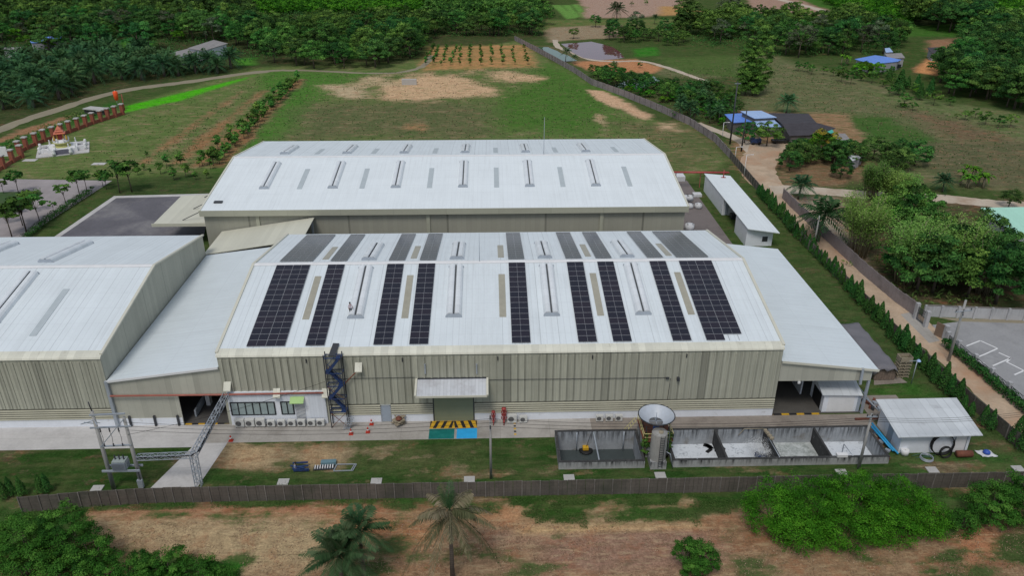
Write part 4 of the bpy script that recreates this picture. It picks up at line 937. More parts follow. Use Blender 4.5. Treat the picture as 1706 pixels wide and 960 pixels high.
# bamboo clumps
def bamboo(px, py, top, w, label, seed, group=None):
    X, Y = at(px, py); H = height(px, py, top); r = np.random.default_rng(seed); tm = MB(); P = []; N_ = []; T = []
    for k in range(46):
        a = r.uniform(0, 6.283); q = w*.16*math.sqrt(r.random()); out = w*.5*r.random()**.6; h = H*r.uniform(.7, 1.0)
        b = np.array([q*math.cos(a), q*math.sin(a), 0]); e = np.array([out*math.cos(a), out*math.sin(a), h*(1-.18*out/w)]); mid = np.array([b[0]*1.6, b[1]*1.6, h*.6])
        tm.tube([b, mid, e], [.06, .05, .02], 4)
        for j in range(260):
            t = .38+.62*r.random()**.8
            c = (1-t)**2*b+2*t*(1-t)*mid+t*t*e if True else e
            P.append(c+r.normal(0, .5*w/8, 3)); N_.append((0, 0, 1)); T.append(.5+.25*(t-.6)+r.normal(0, .16))
    V = leaves(np.array(P), np.array(N_, float), .17, r, .4)
    o = thing('bamboo_clump', label, 'bamboo', (X, Y, 0), group)
    for nm, me in (('stems', mesh_of(tm, 'stems', M['bark_pale'])), ('foliage', leaf_mesh('foliage', V, np.clip(np.array(T), 0, 1), M['leaf_bamboo']))):
        c = bpy.data.objects.new(nm, me); COL.objects.link(c); c.parent = o
for k, (px, py, top, w, lb) in enumerate(((1428, 428, 318, 10, 'tall bamboo clump with bare pale stems beside the fence'), (1505, 474, 356, 11, 'bamboo clump with dry stems nearest the white wall'), (1450, 330, 268, 8, 'light green bamboo clump beside the sandy track'),
    (1480, 335, 284, 7, 'feathery bamboo clump in the middle of the track side grove'), (1578, 470, 360, 11, 'bamboo clump in the middle of the grove behind the white wall'), (1640, 490, 392, 10, 'bamboo clump in front of the mint roof'),
    (1505, 330, 290, 6, 'small bamboo clump right of the track side grove'))): bamboo(px, py, top, w, lb, 320+k)
# foreground palms
def big_palm(X, Y, H, label, seed, nfr, length, droop, els, dry, lean=0., nl=36):
    k = 'fp%d' % seed
    palm(k, seed, H, nfr, length, droop, nl, 1.05, .15 if dry else .12, .19, M['leaf_dry'] if dry else M['leaf_palm_grey'], far=False, els=els, vee=1.0 if dry else .5, lean=lean)
    o = plant(k, 'coconut_palm', label, 'palm tree', (X, Y), 1., 1.1)
    r = np.random.default_rng(seed+1); V = []
    for i in range(5): V += frond(r, i*1.3+.4, 1.15+.08*i, length*.62, .16, 20, .6, .07, (lean, 0, H+.1), vee=.2)
    sp = bpy.data.objects.new('young_fronds', leaf_mesh('young_fronds', np.array(V), np.clip(r.normal(.55, .15, len(V)//4), 0, 1), M['leaf_palm'])); COL.objects.link(sp); sp.parent = o
    if dry:
        mb = MB()
        for i in range(5): mb.lathe(lean+.3*math.cos(i*1.26), .3*math.sin(i*1.26), [(.02, H-.75), (.13, H-.6), (.14, H-.48), (.02, H-.36)], 8)
        c = bpy.data.objects.new('coconuts', mesh_of(mb, 'coconuts', mat('brown_green_coconut', (.12, .09, .03), .6, .2))); COL.objects.link(c); c.parent = o
    return o
big_palm(-4.0, 54.6, 8.4, 'tall coconut palm with browning fronds in front of the fence', 401, 19, 5.0, .72, (-.4, .95), True)
big_palm(-12.4, 55.1, 6.2, 'dull green coconut palm, the taller of the two at the bottom edge', 402, 18, 3.7, .5, (-.4, 1.3), False)
big_palm(-14.2, 53.7, 4.6, 'lower bushy palm at the bottom edge beside the taller green one', 403, 28, 4.2, .42, (-.25, 1.45), False)

# weeds, stubble and undergrowth nobody could count
def tufts(name, regions, mleaf, size, seed, hgt=.25, kind='stuff', world=True, lim=None):
    r = np.random.default_rng(seed); C = []
    for P, dens in regions:
        P = P if world else poly_w(P); xs = [p[0] for p in P]; ys = [p[1] for p in P]
        n = int((max(xs)-min(xs))*(max(ys)-min(ys))*dens*3); x = r.uniform(min(xs), max(xs), n); y = r.uniform(min(ys), max(ys), n)
        k = vnoise(x, y, 5., seed, 4); k2 = vnoise(x, y, 1.6, seed+3, 2)
        gi = np.clip(np.searchsorted(gx, x), 0, len(gx)-1); gj = np.clip(np.searchsorted(gy, y), 0, len(gy)-1)
        keep = (cover[gj, gi] > lim) & (k2 > .42) if lim is not None else (k+.5*k2 > .78)
        x, y = x[keep], y[keep]; ins = sdist(x, y, P) > 0; x, y = x[ins], y[ins]
        C.append(np.stack([x, y, r.uniform(.02, hgt, len(x))], 1))
    C = np.concatenate(C); N_ = r.normal(0, .5, C.shape)+np.array([0, -.3, .6]); V = leaves(C, N_, size, r, .4)
    me = leaf_mesh(name, V, np.clip(r.normal(.5, .2, len(C)), 0, 1), mleaf)
    o = bpy.data.objects.new(name, me); COL.objects.link(o); o['kind'] = kind; return o
tufts('weeds', [([(-52, 64.2), (62, 64.2), (62, 65.8), (-52, 65.8)], 40.), ([(2, 60.0), (27, 60.0), (27, 64.6), (2, 64.6)], 60.), ([(-12, 60), (5, 60), (5, 64), (-12, 64)], 40.), ([(40, 52), (62, 52), (62, 64), (45, 64)], 14.),
               ([(-48, 52), (-24, 52), (-26, 56), (-36, 61), (-48, 63)], 20.), ([(-22, 52), (8, 52), (8, 58), (-22, 58)], 7.), ([(-35, 60), (-10, 60), (-10, 63), (-35, 63)], 6.)], M['weed'], .065, 501, .32, lim=.52)
tufts('dry_stubble', [([(-40, 52), (-10, 52), (-10, 63), (-40, 63)], 9.), ([(-10, 52), (62, 52), (62, 60), (20, 60.5), (-10, 63)], 9.)], M['straw'], .075, 502, .06, lim=-9.)
tufts('lawn_weeds', [([(-30, 66.6), (7, 66.6), (7, 70.5), (-30, 70.5)], 16.), ([(46, 66.6), (60, 66.6), (60, 71), (46, 71)], 10.)], M['weed'], .055, 503, .2, lim=.95)
tufts('field_weeds', [([(430, 125), (700, 120), (900, 110), (1190, 262), (1080, 235), (430, 238), (320, 290), (230, 280)], .16), ([(215, 185), (430, 130), (300, 280), (100, 300)], .10), ([(1100, 120), (1290, 100), (1500, 170), (1700, 210), (1700, 310), (1500, 280), (1400, 190), (1240, 175)], .2)], M['weed'], .26, 506, .22, world=False, lim=.3)
tufts('field_stubble', [([(430, 125), (700, 120), (900, 110), (1190, 262), (1080, 235), (430, 238), (320, 290), (230, 280)], .16), ([(1100, 120), (1290, 100), (1500, 170), (1700, 210), (1700, 310), (1500, 280), (1400, 190), (1240, 175)], .2)], M['straw'], .24, 507, .12, world=False, lim=-9.)
tufts('undergrowth', [([(-40, 26), (420, 26), (440, 96), (400, 110), (200, 84), (-40, 90)], .8), ([(415, -6), (735, -6), (735, 56), (690, 98), (430, 98)], .8), ([(715, 14), (915, 14), (905, 60), (715, 62)], .8),
                      ([(1150, 40), (1290, 36), (1500, 60), (1500, 92), (1290, 94), (1150, 76)], .8)], M['leaf_dark'], .40, 504, 2.2, world=False)
tufts('canal_weeds', [([(0, 262), (90, 216), (150, 196), (200, 176), (120, 190), (0, 240)], 1.2), ([(990, 136), (1110, 172), (1205, 215), (1235, 200), (1140, 148), (1000, 124)], .8), ([(1400, 440), (1540, 512), (1720, 512), (1720, 400), (1450, 400)], .8)], M['weed'], .38, 505, .8, world=False)

# ------------------------------------------------------------------ factory buildings
X0, X1, Y0, YR, Y1, ZE, ZR = -32.36, 34.88, 80.0, 98.45, 116.9, 9.94, 13.2
XL, XLL = -45.88, -128.
def roof_z(y): return ZE+(ZR-ZE)*(1-abs(y-YR)/(YR-Y0))
def factory_shell(root, xa, xb, wall_mats, side_mat):
    zt = -.16
    MB().prism_x([(Y0, 0), (Y1, 0), (Y1, ZE+zt), (YR, ZR+zt), (Y0, ZE+zt)], xa, xb).build('wall', wall_mats, root)
    for nm, ya, yb in (('front_roof', Y0+.8, YR), ('rear_roof', YR, Y1+.25)):
        za, zb = roof_z(ya), roof_z(yb)
        MB().slab([(xa-.05, ya, za), (xb+.05, ya, za), (xb+.05, yb, zb), (xa-.05, yb, zb)], .12).build(nm, M['roof'], root)
    MB().prism_x([(YR-.45, ZR-.05), (YR-.45, ZR+.0), (YR, ZR+.10), (YR+.45, ZR+.0), (YR+.45, ZR-.05), (YR, ZR+.02)], xa-.08, xb+.08).build('ridge_cap', M['white_paint'], root)
    prof = [(Y0+1.0, roof_z(Y0+1.0)+.035), (Y0+.45, roof_z(Y0+.45)+.01), (Y0+.14, ZE-.04), (Y0-.06, ZE-.15), (Y0-.16, ZE-.34), (Y0-.10, ZE-.34), (Y0-.02, ZE-.22), (Y0+.16, ZE-.12), (Y0+.5, roof_z(Y0+.45)-.09), (Y0+1.0, roof_z(Y0+1.0)-.09)]
    MB().prism_x(prof, xa-.09, xb+.09).build('curved_eave', M['cream'], root)
    for x in (xa, xb):
        s = -1 if x == xa else 1
        if x < -100: continue
        b = MB(); b.bar((x+s*.06, Y0+.3, roof_z(Y0+.3)+.02), (x+s*.06, YR, ZR+.03), .34, .22); b.bar((x+s*.06, YR, ZR+.03), (x+s*.06, Y1+.2, roof_z(Y1)+.02), .34, .22)
        b.build('gable_trim', M['cream_plain'], root)
def ribs(root, xa, xb, z0, z1, skip=()):
    mb = MB(); x = xa+.4
    while x < xb-.2:
        if not any(a < x < b for a, b in skip): mb.box(x-.10, x+.10, Y0-.07, Y0-.001, z0, z1)
        x += .85
    mb.build('wall_ribs', M['wall'], root)
def louvres(root, xa, xb, z0=1.1, z1=2.65, yy=Y0):
    mb = MB(); mb.box(xa, xb, yy-.04, yy-.001, z0, z1, 1); n = 5; h = (z1-z0)/n
    for i in range(n):
        za = z0+i*h; V = [(xa, yy-.16, za+.03), (xb, yy-.16, za+.03), (xb, yy-.06, za+h*.58), (xa, yy-.06, za+h*.58)]
        mb.add(V+[(x, y+.03, z) for x, y, z in V], [(0,1,2,3),(7,6,5,4),(0,4,5,1),(3,2,6,7),(0,3,7,4),(1,5,6,2)], 0)
    return mb.build('louvre_band', [M['louver'], M['louver_dark']], root)
def plinth(root, xa, xb): return MB().box(xa, xb, Y0-.05, Y0-.001, 0, 1.08).build('plinth', M['white_wall'], root)
def roof_vent(root, xc, ya, yb, w=1.9):
    """ridge ventilator lying down the slope: two rounded flaps with a dark throat between them"""
    za, zb = roof_z(ya), roof_z(yb); h = .62
    t = MB(); t.slab([(xc-w*.07, ya, za+h*.55), (xc+w*.07, ya, za+h*.55), (xc+w*.07, yb, zb+h*.55), (xc-w*.07, yb, zb+h*.55)], h*.55)
    th = t.build('roof_vent', M['vent_dark'], root)
    for s in (-1, 1):
        prof = [(.055, .80), (.10, 1.0), (.22, 1.10), (.36, 1.0), (.47, .66), (.52, .02), (.44, .02), (.40, .55), (.30, .85), (.14, .72)]
        V = [(xc+s*w*a, ya, za+h*b) for a, b in prof]+[(xc+s*w*a, yb, zb+h*b) for a, b in prof]; n = len(prof)
        F = [(i, (i+1) % n, (i+1) % n+n, i+n) for i in range(n)]+[tuple(range(n)), tuple(range(2*n-1, n-1, -1))]
        MB().add(V, F).build('vent_flap', M['vent'], th)
    for y, z in ((ya, za), (yb, zb)):
        s = -1 if y == min(ya, yb) else 1
        P = [(xc+w*a, y+s*.03, z+h*b) for a, b in ((-.54, 0), (.54, 0), (.54, .42), (.36, .85), (.16, .8), (-.16, .8), (-.36, .85), (-.54, .42))]
        MB().add(P+[(x, y_+s*.05, z_) for x, y_, z_ in P], [tuple(range(8)), tuple(range(15, 7, -1))]+[(i, i+8, (i+1) % 8+8, (i+1) % 8) for i in range(8)]).build('end_plate', M['galv'], th)
def roof_light(root, xc, ya, yb, m, w=.85):
    MB().slab([(xc-w/2, ya, roof_z(ya)+.05), (xc+w/2, ya, roof_z(ya)+.05), (xc+w/2, yb, roof_z(yb)+.05), (xc-w/2, yb, roof_z(yb)+.05)], .045).build('roof_light', m, root)

# --- the main hall under the solar panels
main = thing('factory_hall', 'large cream metal factory hall in the middle, its white roof carrying solar panels', 'factory', ((X0+X1)/2, Y0, 0), 'industrial buildings of the factory')
factory_shell(main, X0, X1, M['wall'], M['wall_side'])
ribs(main, X0, X1, 2.75, ZE-.75, ())
louvres(main, -20.0, -13.75); louvres(main, -12.45, -7.35); louvres(main, -2.25, X1-.02)
for a, b in ((-20.0, -13.75), (-12.45, -7.35), (-2.25, X1-.02)): plinth(main, a, b)
dr = MB().box(-13.6, -12.6, Y0-.06, Y0-.002, .05, 2.35).build('door', M['grey_door'], main)
fr = MB(); fr.box(-13.72, -13.6, Y0-.10, Y0-.002, 0, 2.45); fr.box(-12.6, -12.48, Y0-.10, Y0-.002, 0, 2.45); fr.box(-13.72, -12.48, Y0-.10, Y0-.002, 2.35, 2.47); fr.build('door_frame', M['galv'], dr)
ld = MB().box(-7.2, -2.4, Y0-.08, Y0-.002, .02, 5.2).build('loading_door', M['roller'], main)
fr = MB()
for x in (-7.32, -2.40): fr.box(x, x+.12, Y0-.14, Y0-.002, 0, 5.3)
fr.build('door_track', M['steel_dark'], ld)
cp = MB(); cp.slab([(-9.1, 77.55, 5.30), (-.65, 77.55, 5.30), (-.65, 79.98, 6.12), (-9.1, 79.98, 6.12)], .10)
cano = cp.build('canopy', mat('white_ribbed_canopy', (.56, .58, .61), .5, .06, .5, 3., stripes=(('X', .42, .18, .8, .5),), dirt=((.36, .35, .36), .4, .5, .8)), main)
tr = MB()
for x in (-9.13, -.62): tr.bar((x, 77.5, 5.28), (x, 79.95, 6.12), .24, .34)
tr.box(-9.1, -.65, 77.43, 77.54, 5.08, 5.33); tr.build('canopy_trim', M['cream_plain'], cano)
cd = MB(); cd.box(-9.0, -.75, 79.9, 79.99, 6.14, 6.3); cd.build('canopy_flashing', M['steel_dark'], cano)
for x in (-8.9, -6.2, -3.5, -.85): MB().bar((x, 77.8, 5.15), (x, 79.95, 4.3), .07).build('canopy_bracket', M['steel_dark'], cano)
off = MB().box(-31.95, -20.25, Y0-.22, Y0-.002, 0, 4.75).build('office_front', M['white_wall'], main)
MB().box(-22.3, -20.3, Y0-.26, Y0-.222, .9, 4.3).build('ribbed_panel', M['white_panel'], off)
MB().box(-31.7, -24.1, Y0-.25, Y0-.222, 3.38, 4.3).build('ribbed_panel', M['white_panel'], off)
def window(x0_, x1_, z0, z1, n, parent):
    w = MB(); yv = Y0-.24
    w.box(x0_-.06, x1_+.06, yv-.05, yv, z0-.06, z0+.07); w.box(x0_-.06, x1_+.06, yv-.05, yv, z1-.07, z1+.06)
    for i in range(n+1):
        x = x0_+(x1_-x0_)*i/n; ww = .07 if i not in (0, n) else .08
        w.box(x-ww, x+ww, yv-.06, yv-.001, z0, z1)
    f = w.build('window', M['frame_dark'], parent)
    for i in range(n):
        a = x0_+(x1_-x0_)*i/n+.04; b = x0_+(x1_-x0_)*(i+1)/n-.04
        MB().box(a, b, yv-.02, yv+.015, z0+.07, z1-.07).build('pane', M['glass'], f)
window(-31.7, -26.45, 1.5, 3.3, 6, off); window(-25.65, -24.2, 1.52, 3.3, 2, off)
MB().slab([(-24.4, Y0-1.0, 3.55), (-22.75, Y0-1.0, 3.55), (-22.75, Y0-.23, 4.05), (-24.4, Y0-.23, 4.05)], .05).build('awning', M['lime'], off)
gr = MB(); gr.box(-23.95, -22.85, Y0-.25, Y0-.225, .1, 3.1, 1)
for i in range(9): gr.box(-23.95+i*.137-.02, -23.95+i*.137+.02, Y0-.30, Y0-.26, .1, 3.1, 0)
for i in range(6): gr.bar((-23.95, Y0-.31, .1+i*.5), (-22.85, Y0-.31, .6+i*.5), .025)
gr.build('lattice_door', [M['galv'], M['white_paint']], off)
for px, py in ((378, 643), (460.5, 654), (542, 654), (597, 611)):
    hx, hz_ = on_wall(px, py, Y0-.4)
    MB().slab([(hx-.42, Y0-.75, hz_-.5), (hx+.42, Y0-.75, hz_-.5), (hx+.42, Y0-.05, hz_+.35), (hx-.42, Y0-.05, hz_+.35)], .12).build('pipe_hood', M['cream'], main)
for px, py in ((708, 612), (794, 612)):
    hx, hz_ = on_wall(px, py, Y0-.1); MB().bar((hx, Y0-.12, hz_-.9), (hx, Y0-.12, hz_+.45), .16).build('wall_bracket', M['galv'], main)
cmx, cmz = on_wall(1130, 632, Y0-.3); cb = MB(); cb.box(cmx-.16, cmx+.16, Y0-.5, Y0-.08, cmz-.2, cmz+.2); cb.box(cmx-1.5, cmx-1.1, Y0-.3, Y0-.08, cmz+.02, cmz+.18); cb.build('wall_camera', M['steel_dark'], main)
cd = MB(); cd.tube([(-20, Y0-.12, 6.4), (-9.3, Y0-.12, 6.45)], .03, 5); cd.tube([(-.4, Y0-.12, 5.95), (cmx-1.3, Y0-.12, cmz+.1)], .03, 5); cd.tube([(cmx-.9, Y0-.12, cmz), (cmx-1., Y0-.12, 2.7)], .03, 5); cd.build('conduit', M['steel_dark'], main)
# vents, roof lights
for px, py in ((591, 533), (755.5, 532), (920, 530), (1073, 526)):
    xc = at(px, py, 11.2)[0]; roof_vent(main, xc, 86.4, 97.0)
    roof_vent(main, xc, 99.9, 108.6)
for px, py in ((508, 536), (673.6, 535), (838, 533), (1002, 531), (1154, 529)):
    xc = at(px, py, 11.)[0]; roof_light(main, xc, 86.3, 95.4, M['skylight']); roof_light(main, xc, 100.6, 108., M['skylight'])
mx, my = 0, YR
rod = MB(); rx_ = at(799, 436, 13.2)[0]; rod.tube([(rx_, YR, ZR), (rx_, YR, ZR+4.2)], [.05, .02], 6); rod.build('lightning_rod', M['galv'], main)
for k in range(5):
    xv = -22+k*11.3; MB().box(xv-.02, xv+.1, Y0-.18, Y0-.07, 8.7, 9.2).build('wall_lamp', M['steel_dark'], main)

# --- left hall
left = thing('factory_hall', 'cream metal hall cut by the left edge, with a tall side wall facing right', 'factory', (XL-20, Y0, 0), 'industrial buildings of the factory')
factory_shell(left, XLL, XL, M['wall'], M['wall_side'])
MB().prism_x([(Y0, .0), (Y1, 0), (Y1, ZE-.2), (YR, ZR-.2), (Y0, ZE-.2)], XL, XL+.02).build('gable_wall', M['wall_side'], left)
ribs(left, XLL+40, XL, 2.75, ZE-.75); louvres(left, XLL, XL-.02); plinth(left, XLL, XL-.02)
dp = MB(); dp.bar((XL+.1, Y0-.2, 0), (XL+.1, Y0-.2, 6.6), .36, .36); dp.build('downpipe', M['galv'], left)
for (ax, ay), (bx, by) in (((2, 527), (37, 471)), ((-175, 527), (-120, 471))):
    ya = 86.4; xa = (at(ax, ay, 11.2)[0]+at(bx, by, 12.6)[0])/2; roof_vent(left, xa, ya, 96.6)
for (ax, ay), (bx, by) in (((90, 429), (148, 401)), ((-40, 430), (22, 402))):
    xa = (at(ax, ay, 12.6)[0]+at(bx, by, 11.)[0])/2; roof_vent(left, xa, 100.6, 112.)
xa = (at(60, 553, 10.7)[0]+at(109, 482, 12.4)[0])/2; roof_light(left, xa, 83.8, 93.2, M['skylight_grey'])
for dx in (-15., -30.): roof_light(left, xa+dx, 83.8, 93.2, M['skylight_grey'])

# --- lean-to between the two halls
ax0, ax1, za0, za1 = -45.72, X0-.02, 6.6, 8.3
ann = thing('lean_to', 'white sloping lean-to roof with an open doorway between the two cream halls', 'lean-to', ((ax0+ax1)/2, Y0, 0), 'industrial buildings of the factory')
MB().slab([(ax0, Y0-.25, za0), (ax1, Y0-.25, za1), (ax1, Y1-.2, za1), (ax0, Y1-.2, za0)], .12).build('roof', M['roof_side'], ann)
def zann(x): return za0+(za1-za0)*(x-ax0)/(ax1-ax0)-.14
w = MB()
w.add([(ax0, Y0+.02, 0), (-37.85, Y0+.02, 0), (-37.85, Y0+.02, zann(-37.85)), (ax0, Y0+.02, zann(ax0))]+[(ax0, Y0+.14, 0), (-37.85, Y0+.14, 0), (-37.85, Y0+.14, zann(-37.85)), (ax0, Y0+.14, zann(ax0))], [(0,1,2,3),(7,6,5,4),(1,5,6,2),(0,3,7,4),(3,2,6,7)])
w.add([(-37.85, Y0+.02, 4.25), (ax1, Y0+.02, 4.25), (ax1, Y0+.02, zann(ax1)), (-37.85, Y0+.02, zann(-37.85))]+[(-37.85, Y0+.14, 4.25), (ax1, Y0+.14, 4.25), (ax1, Y0+.14, zann(ax1)), (-37.85, Y0+.14, zann(-37.85))], [(0,1,2,3),(7,6,5,4),(0,4,5,1),(3,2,6,7)])
w.build('wall', M['wall_annex'], ann)
MB().box(ax0, -37.9, Y0-.03, Y0+.018, 0, 1.05).build('plinth', M['white_wall'], ann)
MB().bar((ax0, Y0-.28, za0-.06), (ax1, Y0-.28, za1-.06), .08, .28).build('eave_trim', M['white_paint'], ann)
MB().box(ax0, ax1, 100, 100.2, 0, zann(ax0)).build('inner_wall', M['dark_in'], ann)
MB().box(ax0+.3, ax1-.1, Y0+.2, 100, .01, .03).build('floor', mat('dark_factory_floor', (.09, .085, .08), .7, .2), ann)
for x in (-44.2, -41.2, -38.4): MB().bar((x, Y0-.15, 0), (x, Y0-.15, 1.5), .22).build('bollard', M['steel_dark'], ann)
st = MB()
for k in range(6): st.box(-37.7+k*.78, -37.7+k*.78+.78, Y0-.05, Y0+.15, .0, .10, k % 2)
st.build('door_sill', [M['yellow'], M['hazard_black']], ann)
sr = MB(); sr.box(-37.0, -36.8, 81.5, 88, .1, 1.1); sr.box(-36.4, -35.9, 84, 84.8, 0, 2.4, 1); sr.build('inner_fitting', [M['galv'], M['white_paint']], ann)
# --- cream roof over the gap to the rear warehouse
mid = thing('link_roof', 'plain cream sloping roof linking the halls to the rear warehouse', 'roof', (-38, 122, 0))
MB().slab([(-46.3, Y1+.1, 6.6), (-30.2, Y1+.3, 9.0), (-30.2, 126.9, 9.04), (-46.3, 126.9, 6.6)], .14).build('roof', M['cream_roof'], mid)
for x, z in ((-46., 6.4), (-30.5, 8.8)):
    for y in (118.3, 126.): MB().bar((x, y, 0), (x, y, z), .3).build('post', M['galv'], mid)
MB().box(-46.25, -46.1, Y1+.3, 126.8, 0, 6.4).build('wall', M['wall_side'], mid)

# --- open lean-to on the right
rx0, rx1, rz0, rz1, ry1 = X1+.02, 46.95, 8.05, 6.62, 116.8
rl = thing('lean_to', 'white sloping lean-to roof on the right side of the solar hall, open at its front', 'lean-to', (41, Y0, 0), 'industrial buildings of the factory')
MB().slab([(rx0, Y0-.3, rz0), (rx1, Y0-.3, rz1), (rx1, ry1, rz1), (rx0, ry1, rz0)], .12).build('roof', M['roof_side'], rl)
def zrl(x): return rz0+(rz1-rz0)*(x-rx0)/(rx1-rx0)-.14
V = [(rx0, Y0-.04, 5.1), (46.3, Y0-.04, 4.98), (46.3, Y0-.04, zrl(46.3)), (rx0, Y0-.04, zrl(rx0))]
MB().add(V+[(x, y+.12, z) for x, y, z in V], [(0,1,2,3),(7,6,5,4),(0,4,5,1),(3,2,6,7),(0,3,7,4),(1,5,6,2)]).build('front_panel', M['wall_annex'], rl)
MB().bar((rx0, Y0-.33, rz0-.07), (rx1, Y0-.33, rz1-.07), .08, .30).build('eave_trim', M['cream_plain'], rl)
for y in (80.2, 88, 97, 106, 115): MB().bar((46.25, y, 0), (46.25, y, zrl(46.3)), .28).build('post', M['galv'], rl)
MB().bar((45.0, Y0-.25, 4.6), (44.9, Y0-.25, 6.9), .28).build('downpipe', M['galv'], rl)
MB().box(46.3, 46.42, 86, ry1-.2, 0, zrl(46.4)).build('side_wall', M['wall_side'], rl)
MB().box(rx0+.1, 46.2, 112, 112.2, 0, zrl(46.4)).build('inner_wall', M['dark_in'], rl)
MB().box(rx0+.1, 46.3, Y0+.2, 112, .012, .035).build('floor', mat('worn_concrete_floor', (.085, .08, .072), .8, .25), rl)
st = MB()
for k in range(6): st.box(rx0+.25+k*.95, rx0+.25+(k+1)*.95, Y0-.05, Y0+.2, .0, .12, (k+1) % 2)
st.build('door_sill', [M['yellow'], M['hazard_black']], rl)
MB().box(37.3, 37.6, Y0-.2, Y0-.06, 4.75, 5.05).build('lamp', M['white_paint'], rl)
MB().box(40.0, 40.2, 84.5, 100, 0, 5.2).build('partition_wall', M['white_wall'], rl)
kio = thing('kiosk', 'small white cabin with a ribbed lean roof under the open right lean-to', 'cabin', (43.4, 82, 0))
kb = MB(); kb.box(41.3, 45.6, 80.5, 84.4, 0, 2.75); kw = kb.build('wall', M['white_wall'], kio)
MB().box(41.9, 45.2, 80.46, 80.498, .05, 2.6).build('front_panel', M['white_paint'], kio)
MB().box(41.26, 41.298, 81.2, 83.6, .05, 2.2).build('door', M['black'], kio)
MB().slab([(40.9, 80.2, 2.78), (46.0, 80.2, 2.62), (46.0, 85.2, 4.1), (40.9, 85.2, 4.3)], .08).build('roof', M['roof_shed'], kio)
MB().box(45.6, 46.0, 80.45, 82.2, 0, 2.5).build('side_panel', M['grey_door'], kio)

# --- rear warehouse
bx0, bx1, by0, byr, by1, bzE, bzR = -49.35, 34.12, 126.6, 148.2, 169.6, 10.5, 13.42
wh = thing('warehouse', 'long cream warehouse behind the solar hall with a plain white gable roof', 'warehouse', ((bx0+bx1)/2, by0, 0), 'industrial buildings of the factory')
def wz(y): return bzE+(bzR-bzE)*(1-abs(y-byr)/(byr-by0))
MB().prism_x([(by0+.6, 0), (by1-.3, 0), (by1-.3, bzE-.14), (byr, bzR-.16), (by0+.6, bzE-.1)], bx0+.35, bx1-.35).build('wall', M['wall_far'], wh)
for nm, ya, yb in (('front_roof', by0, byr), ('rear_roof', byr, by1)):
    MB().slab([(bx0, ya, wz(ya)), (bx1, ya, wz(ya)), (bx1, yb, wz(yb)), (bx0, yb, wz(yb))], .12).build(nm, M['roof_plain'] if ya < byr else M['roof'], wh)
MB().prism_x([(byr-.45, bzR-.05), (byr-.45, bzR), (byr, bzR+.09), (byr+.45, bzR), (byr+.45, bzR-.05), (byr, bzR+.02)], bx0-.05, bx1+.05).build('ridge_cap', M['white_paint'], wh)
MB().box(bx0-.1, bx1+.1, by0-.12, by0+.02, bzE-1.0, bzE+.03).build('gutter_fascia', M['fascia'], wh)
for x in (bx0, bx1):
    b = MB(); b.bar((x, by0, bzE+.02), (x, byr, bzR+.03), .28, .2); b.bar((x, byr, bzR+.03), (x, by1, bzE+.02), .28, .2); b.build('gable_trim', M['cream_plain'], wh)
for px in (428, 713, 1003): 
    xx = on_wall(px, 366, by0)[0]; MB().box(xx-.3, xx+.3, by0+.35, by0+.598, 0, bzE-1.).build('downpipe', M['fascia'], wh)
def roof_vent2(xc, ya, yb):
    global roof_z
    keep = roof_z; roof_z = wz; roof_vent(wh, xc, ya, yb, 1.65); roof_z = keep
for (a, b) in (((443, 314), (458, 275)), ((556, 313), (567, 274)), ((660, 312), (667, 273)), ((771.5, 311), (773, 272)), ((882, 310), (879, 272)), ((993, 310), (983, 272))):
    xc = (at(*a, 11.6)[0]+at(*b, 12.9)[0])/2; roof_vent2(xc, 134.6, 144.8); roof_vent2(xc, 151.2, 160.)
for (a, b) in (((500, 314), (512, 281)), ((603, 313), (612, 281)), ((715, 312), (720, 280)), ((827, 311), (827, 279)), ((938, 310), (932, 278)), ((1048, 309), (1040, 277))):
    xc = (at(*a, 11.5)[0]+at(*b, 12.8)[0])/2
    for ya, yb in ((134.4, 142.6), (151., 157.6)):
        MB().slab([(xc-.45, ya, wz(ya)+.04), (xc+.45, ya, wz(ya)+.04), (xc+.45, yb, wz(yb)+.04), (xc-.45, yb, wz(yb)+.04)], .035).build('roof_light', M['skylight_grey'], wh)
mst = MB(); mxx = at(906, 258, bzR)[0]; mst.tube([(mxx, byr, bzR), (mxx, byr, bzR+7.4)], [.06, .025], 6); mst.build('lightning_rod', M['galv'], wh)
xx, zz = on_wall(366, 341, 130); MB().box(xx-.7, xx+.7, 129.2, 129.9, wz(129.5), wz(129.5)+.25).build('roof_vent', M['steel_dark'], wh)
lc = MB(); lc.slab([(-62.0, 135.9, 4.4), (bx0+.3, 135.9, 4.9), (bx0+.3, 151.8, 4.9), (-62.2, 151.8, 4.4)], .18)
lcan = lc.build('canopy', M['cream_roof'], wh)
MB().box(-62.1, bx0+.3, 135.78, 135.9, 4.05, 4.65).build('canopy_fascia', M['cream_plain'], lcan)
for y in (137.5, 143.5, 150.):
    MB().bar((-57., y, 4.65), (bx0+.3, y, 8.4), .12).build('tie_rod', M['steel_dark'], lcan)
MB().box(bx0+.30, bx0+.349, 137, 151, 0, 4.2).build('dock_door', M['dark_in'], wh)

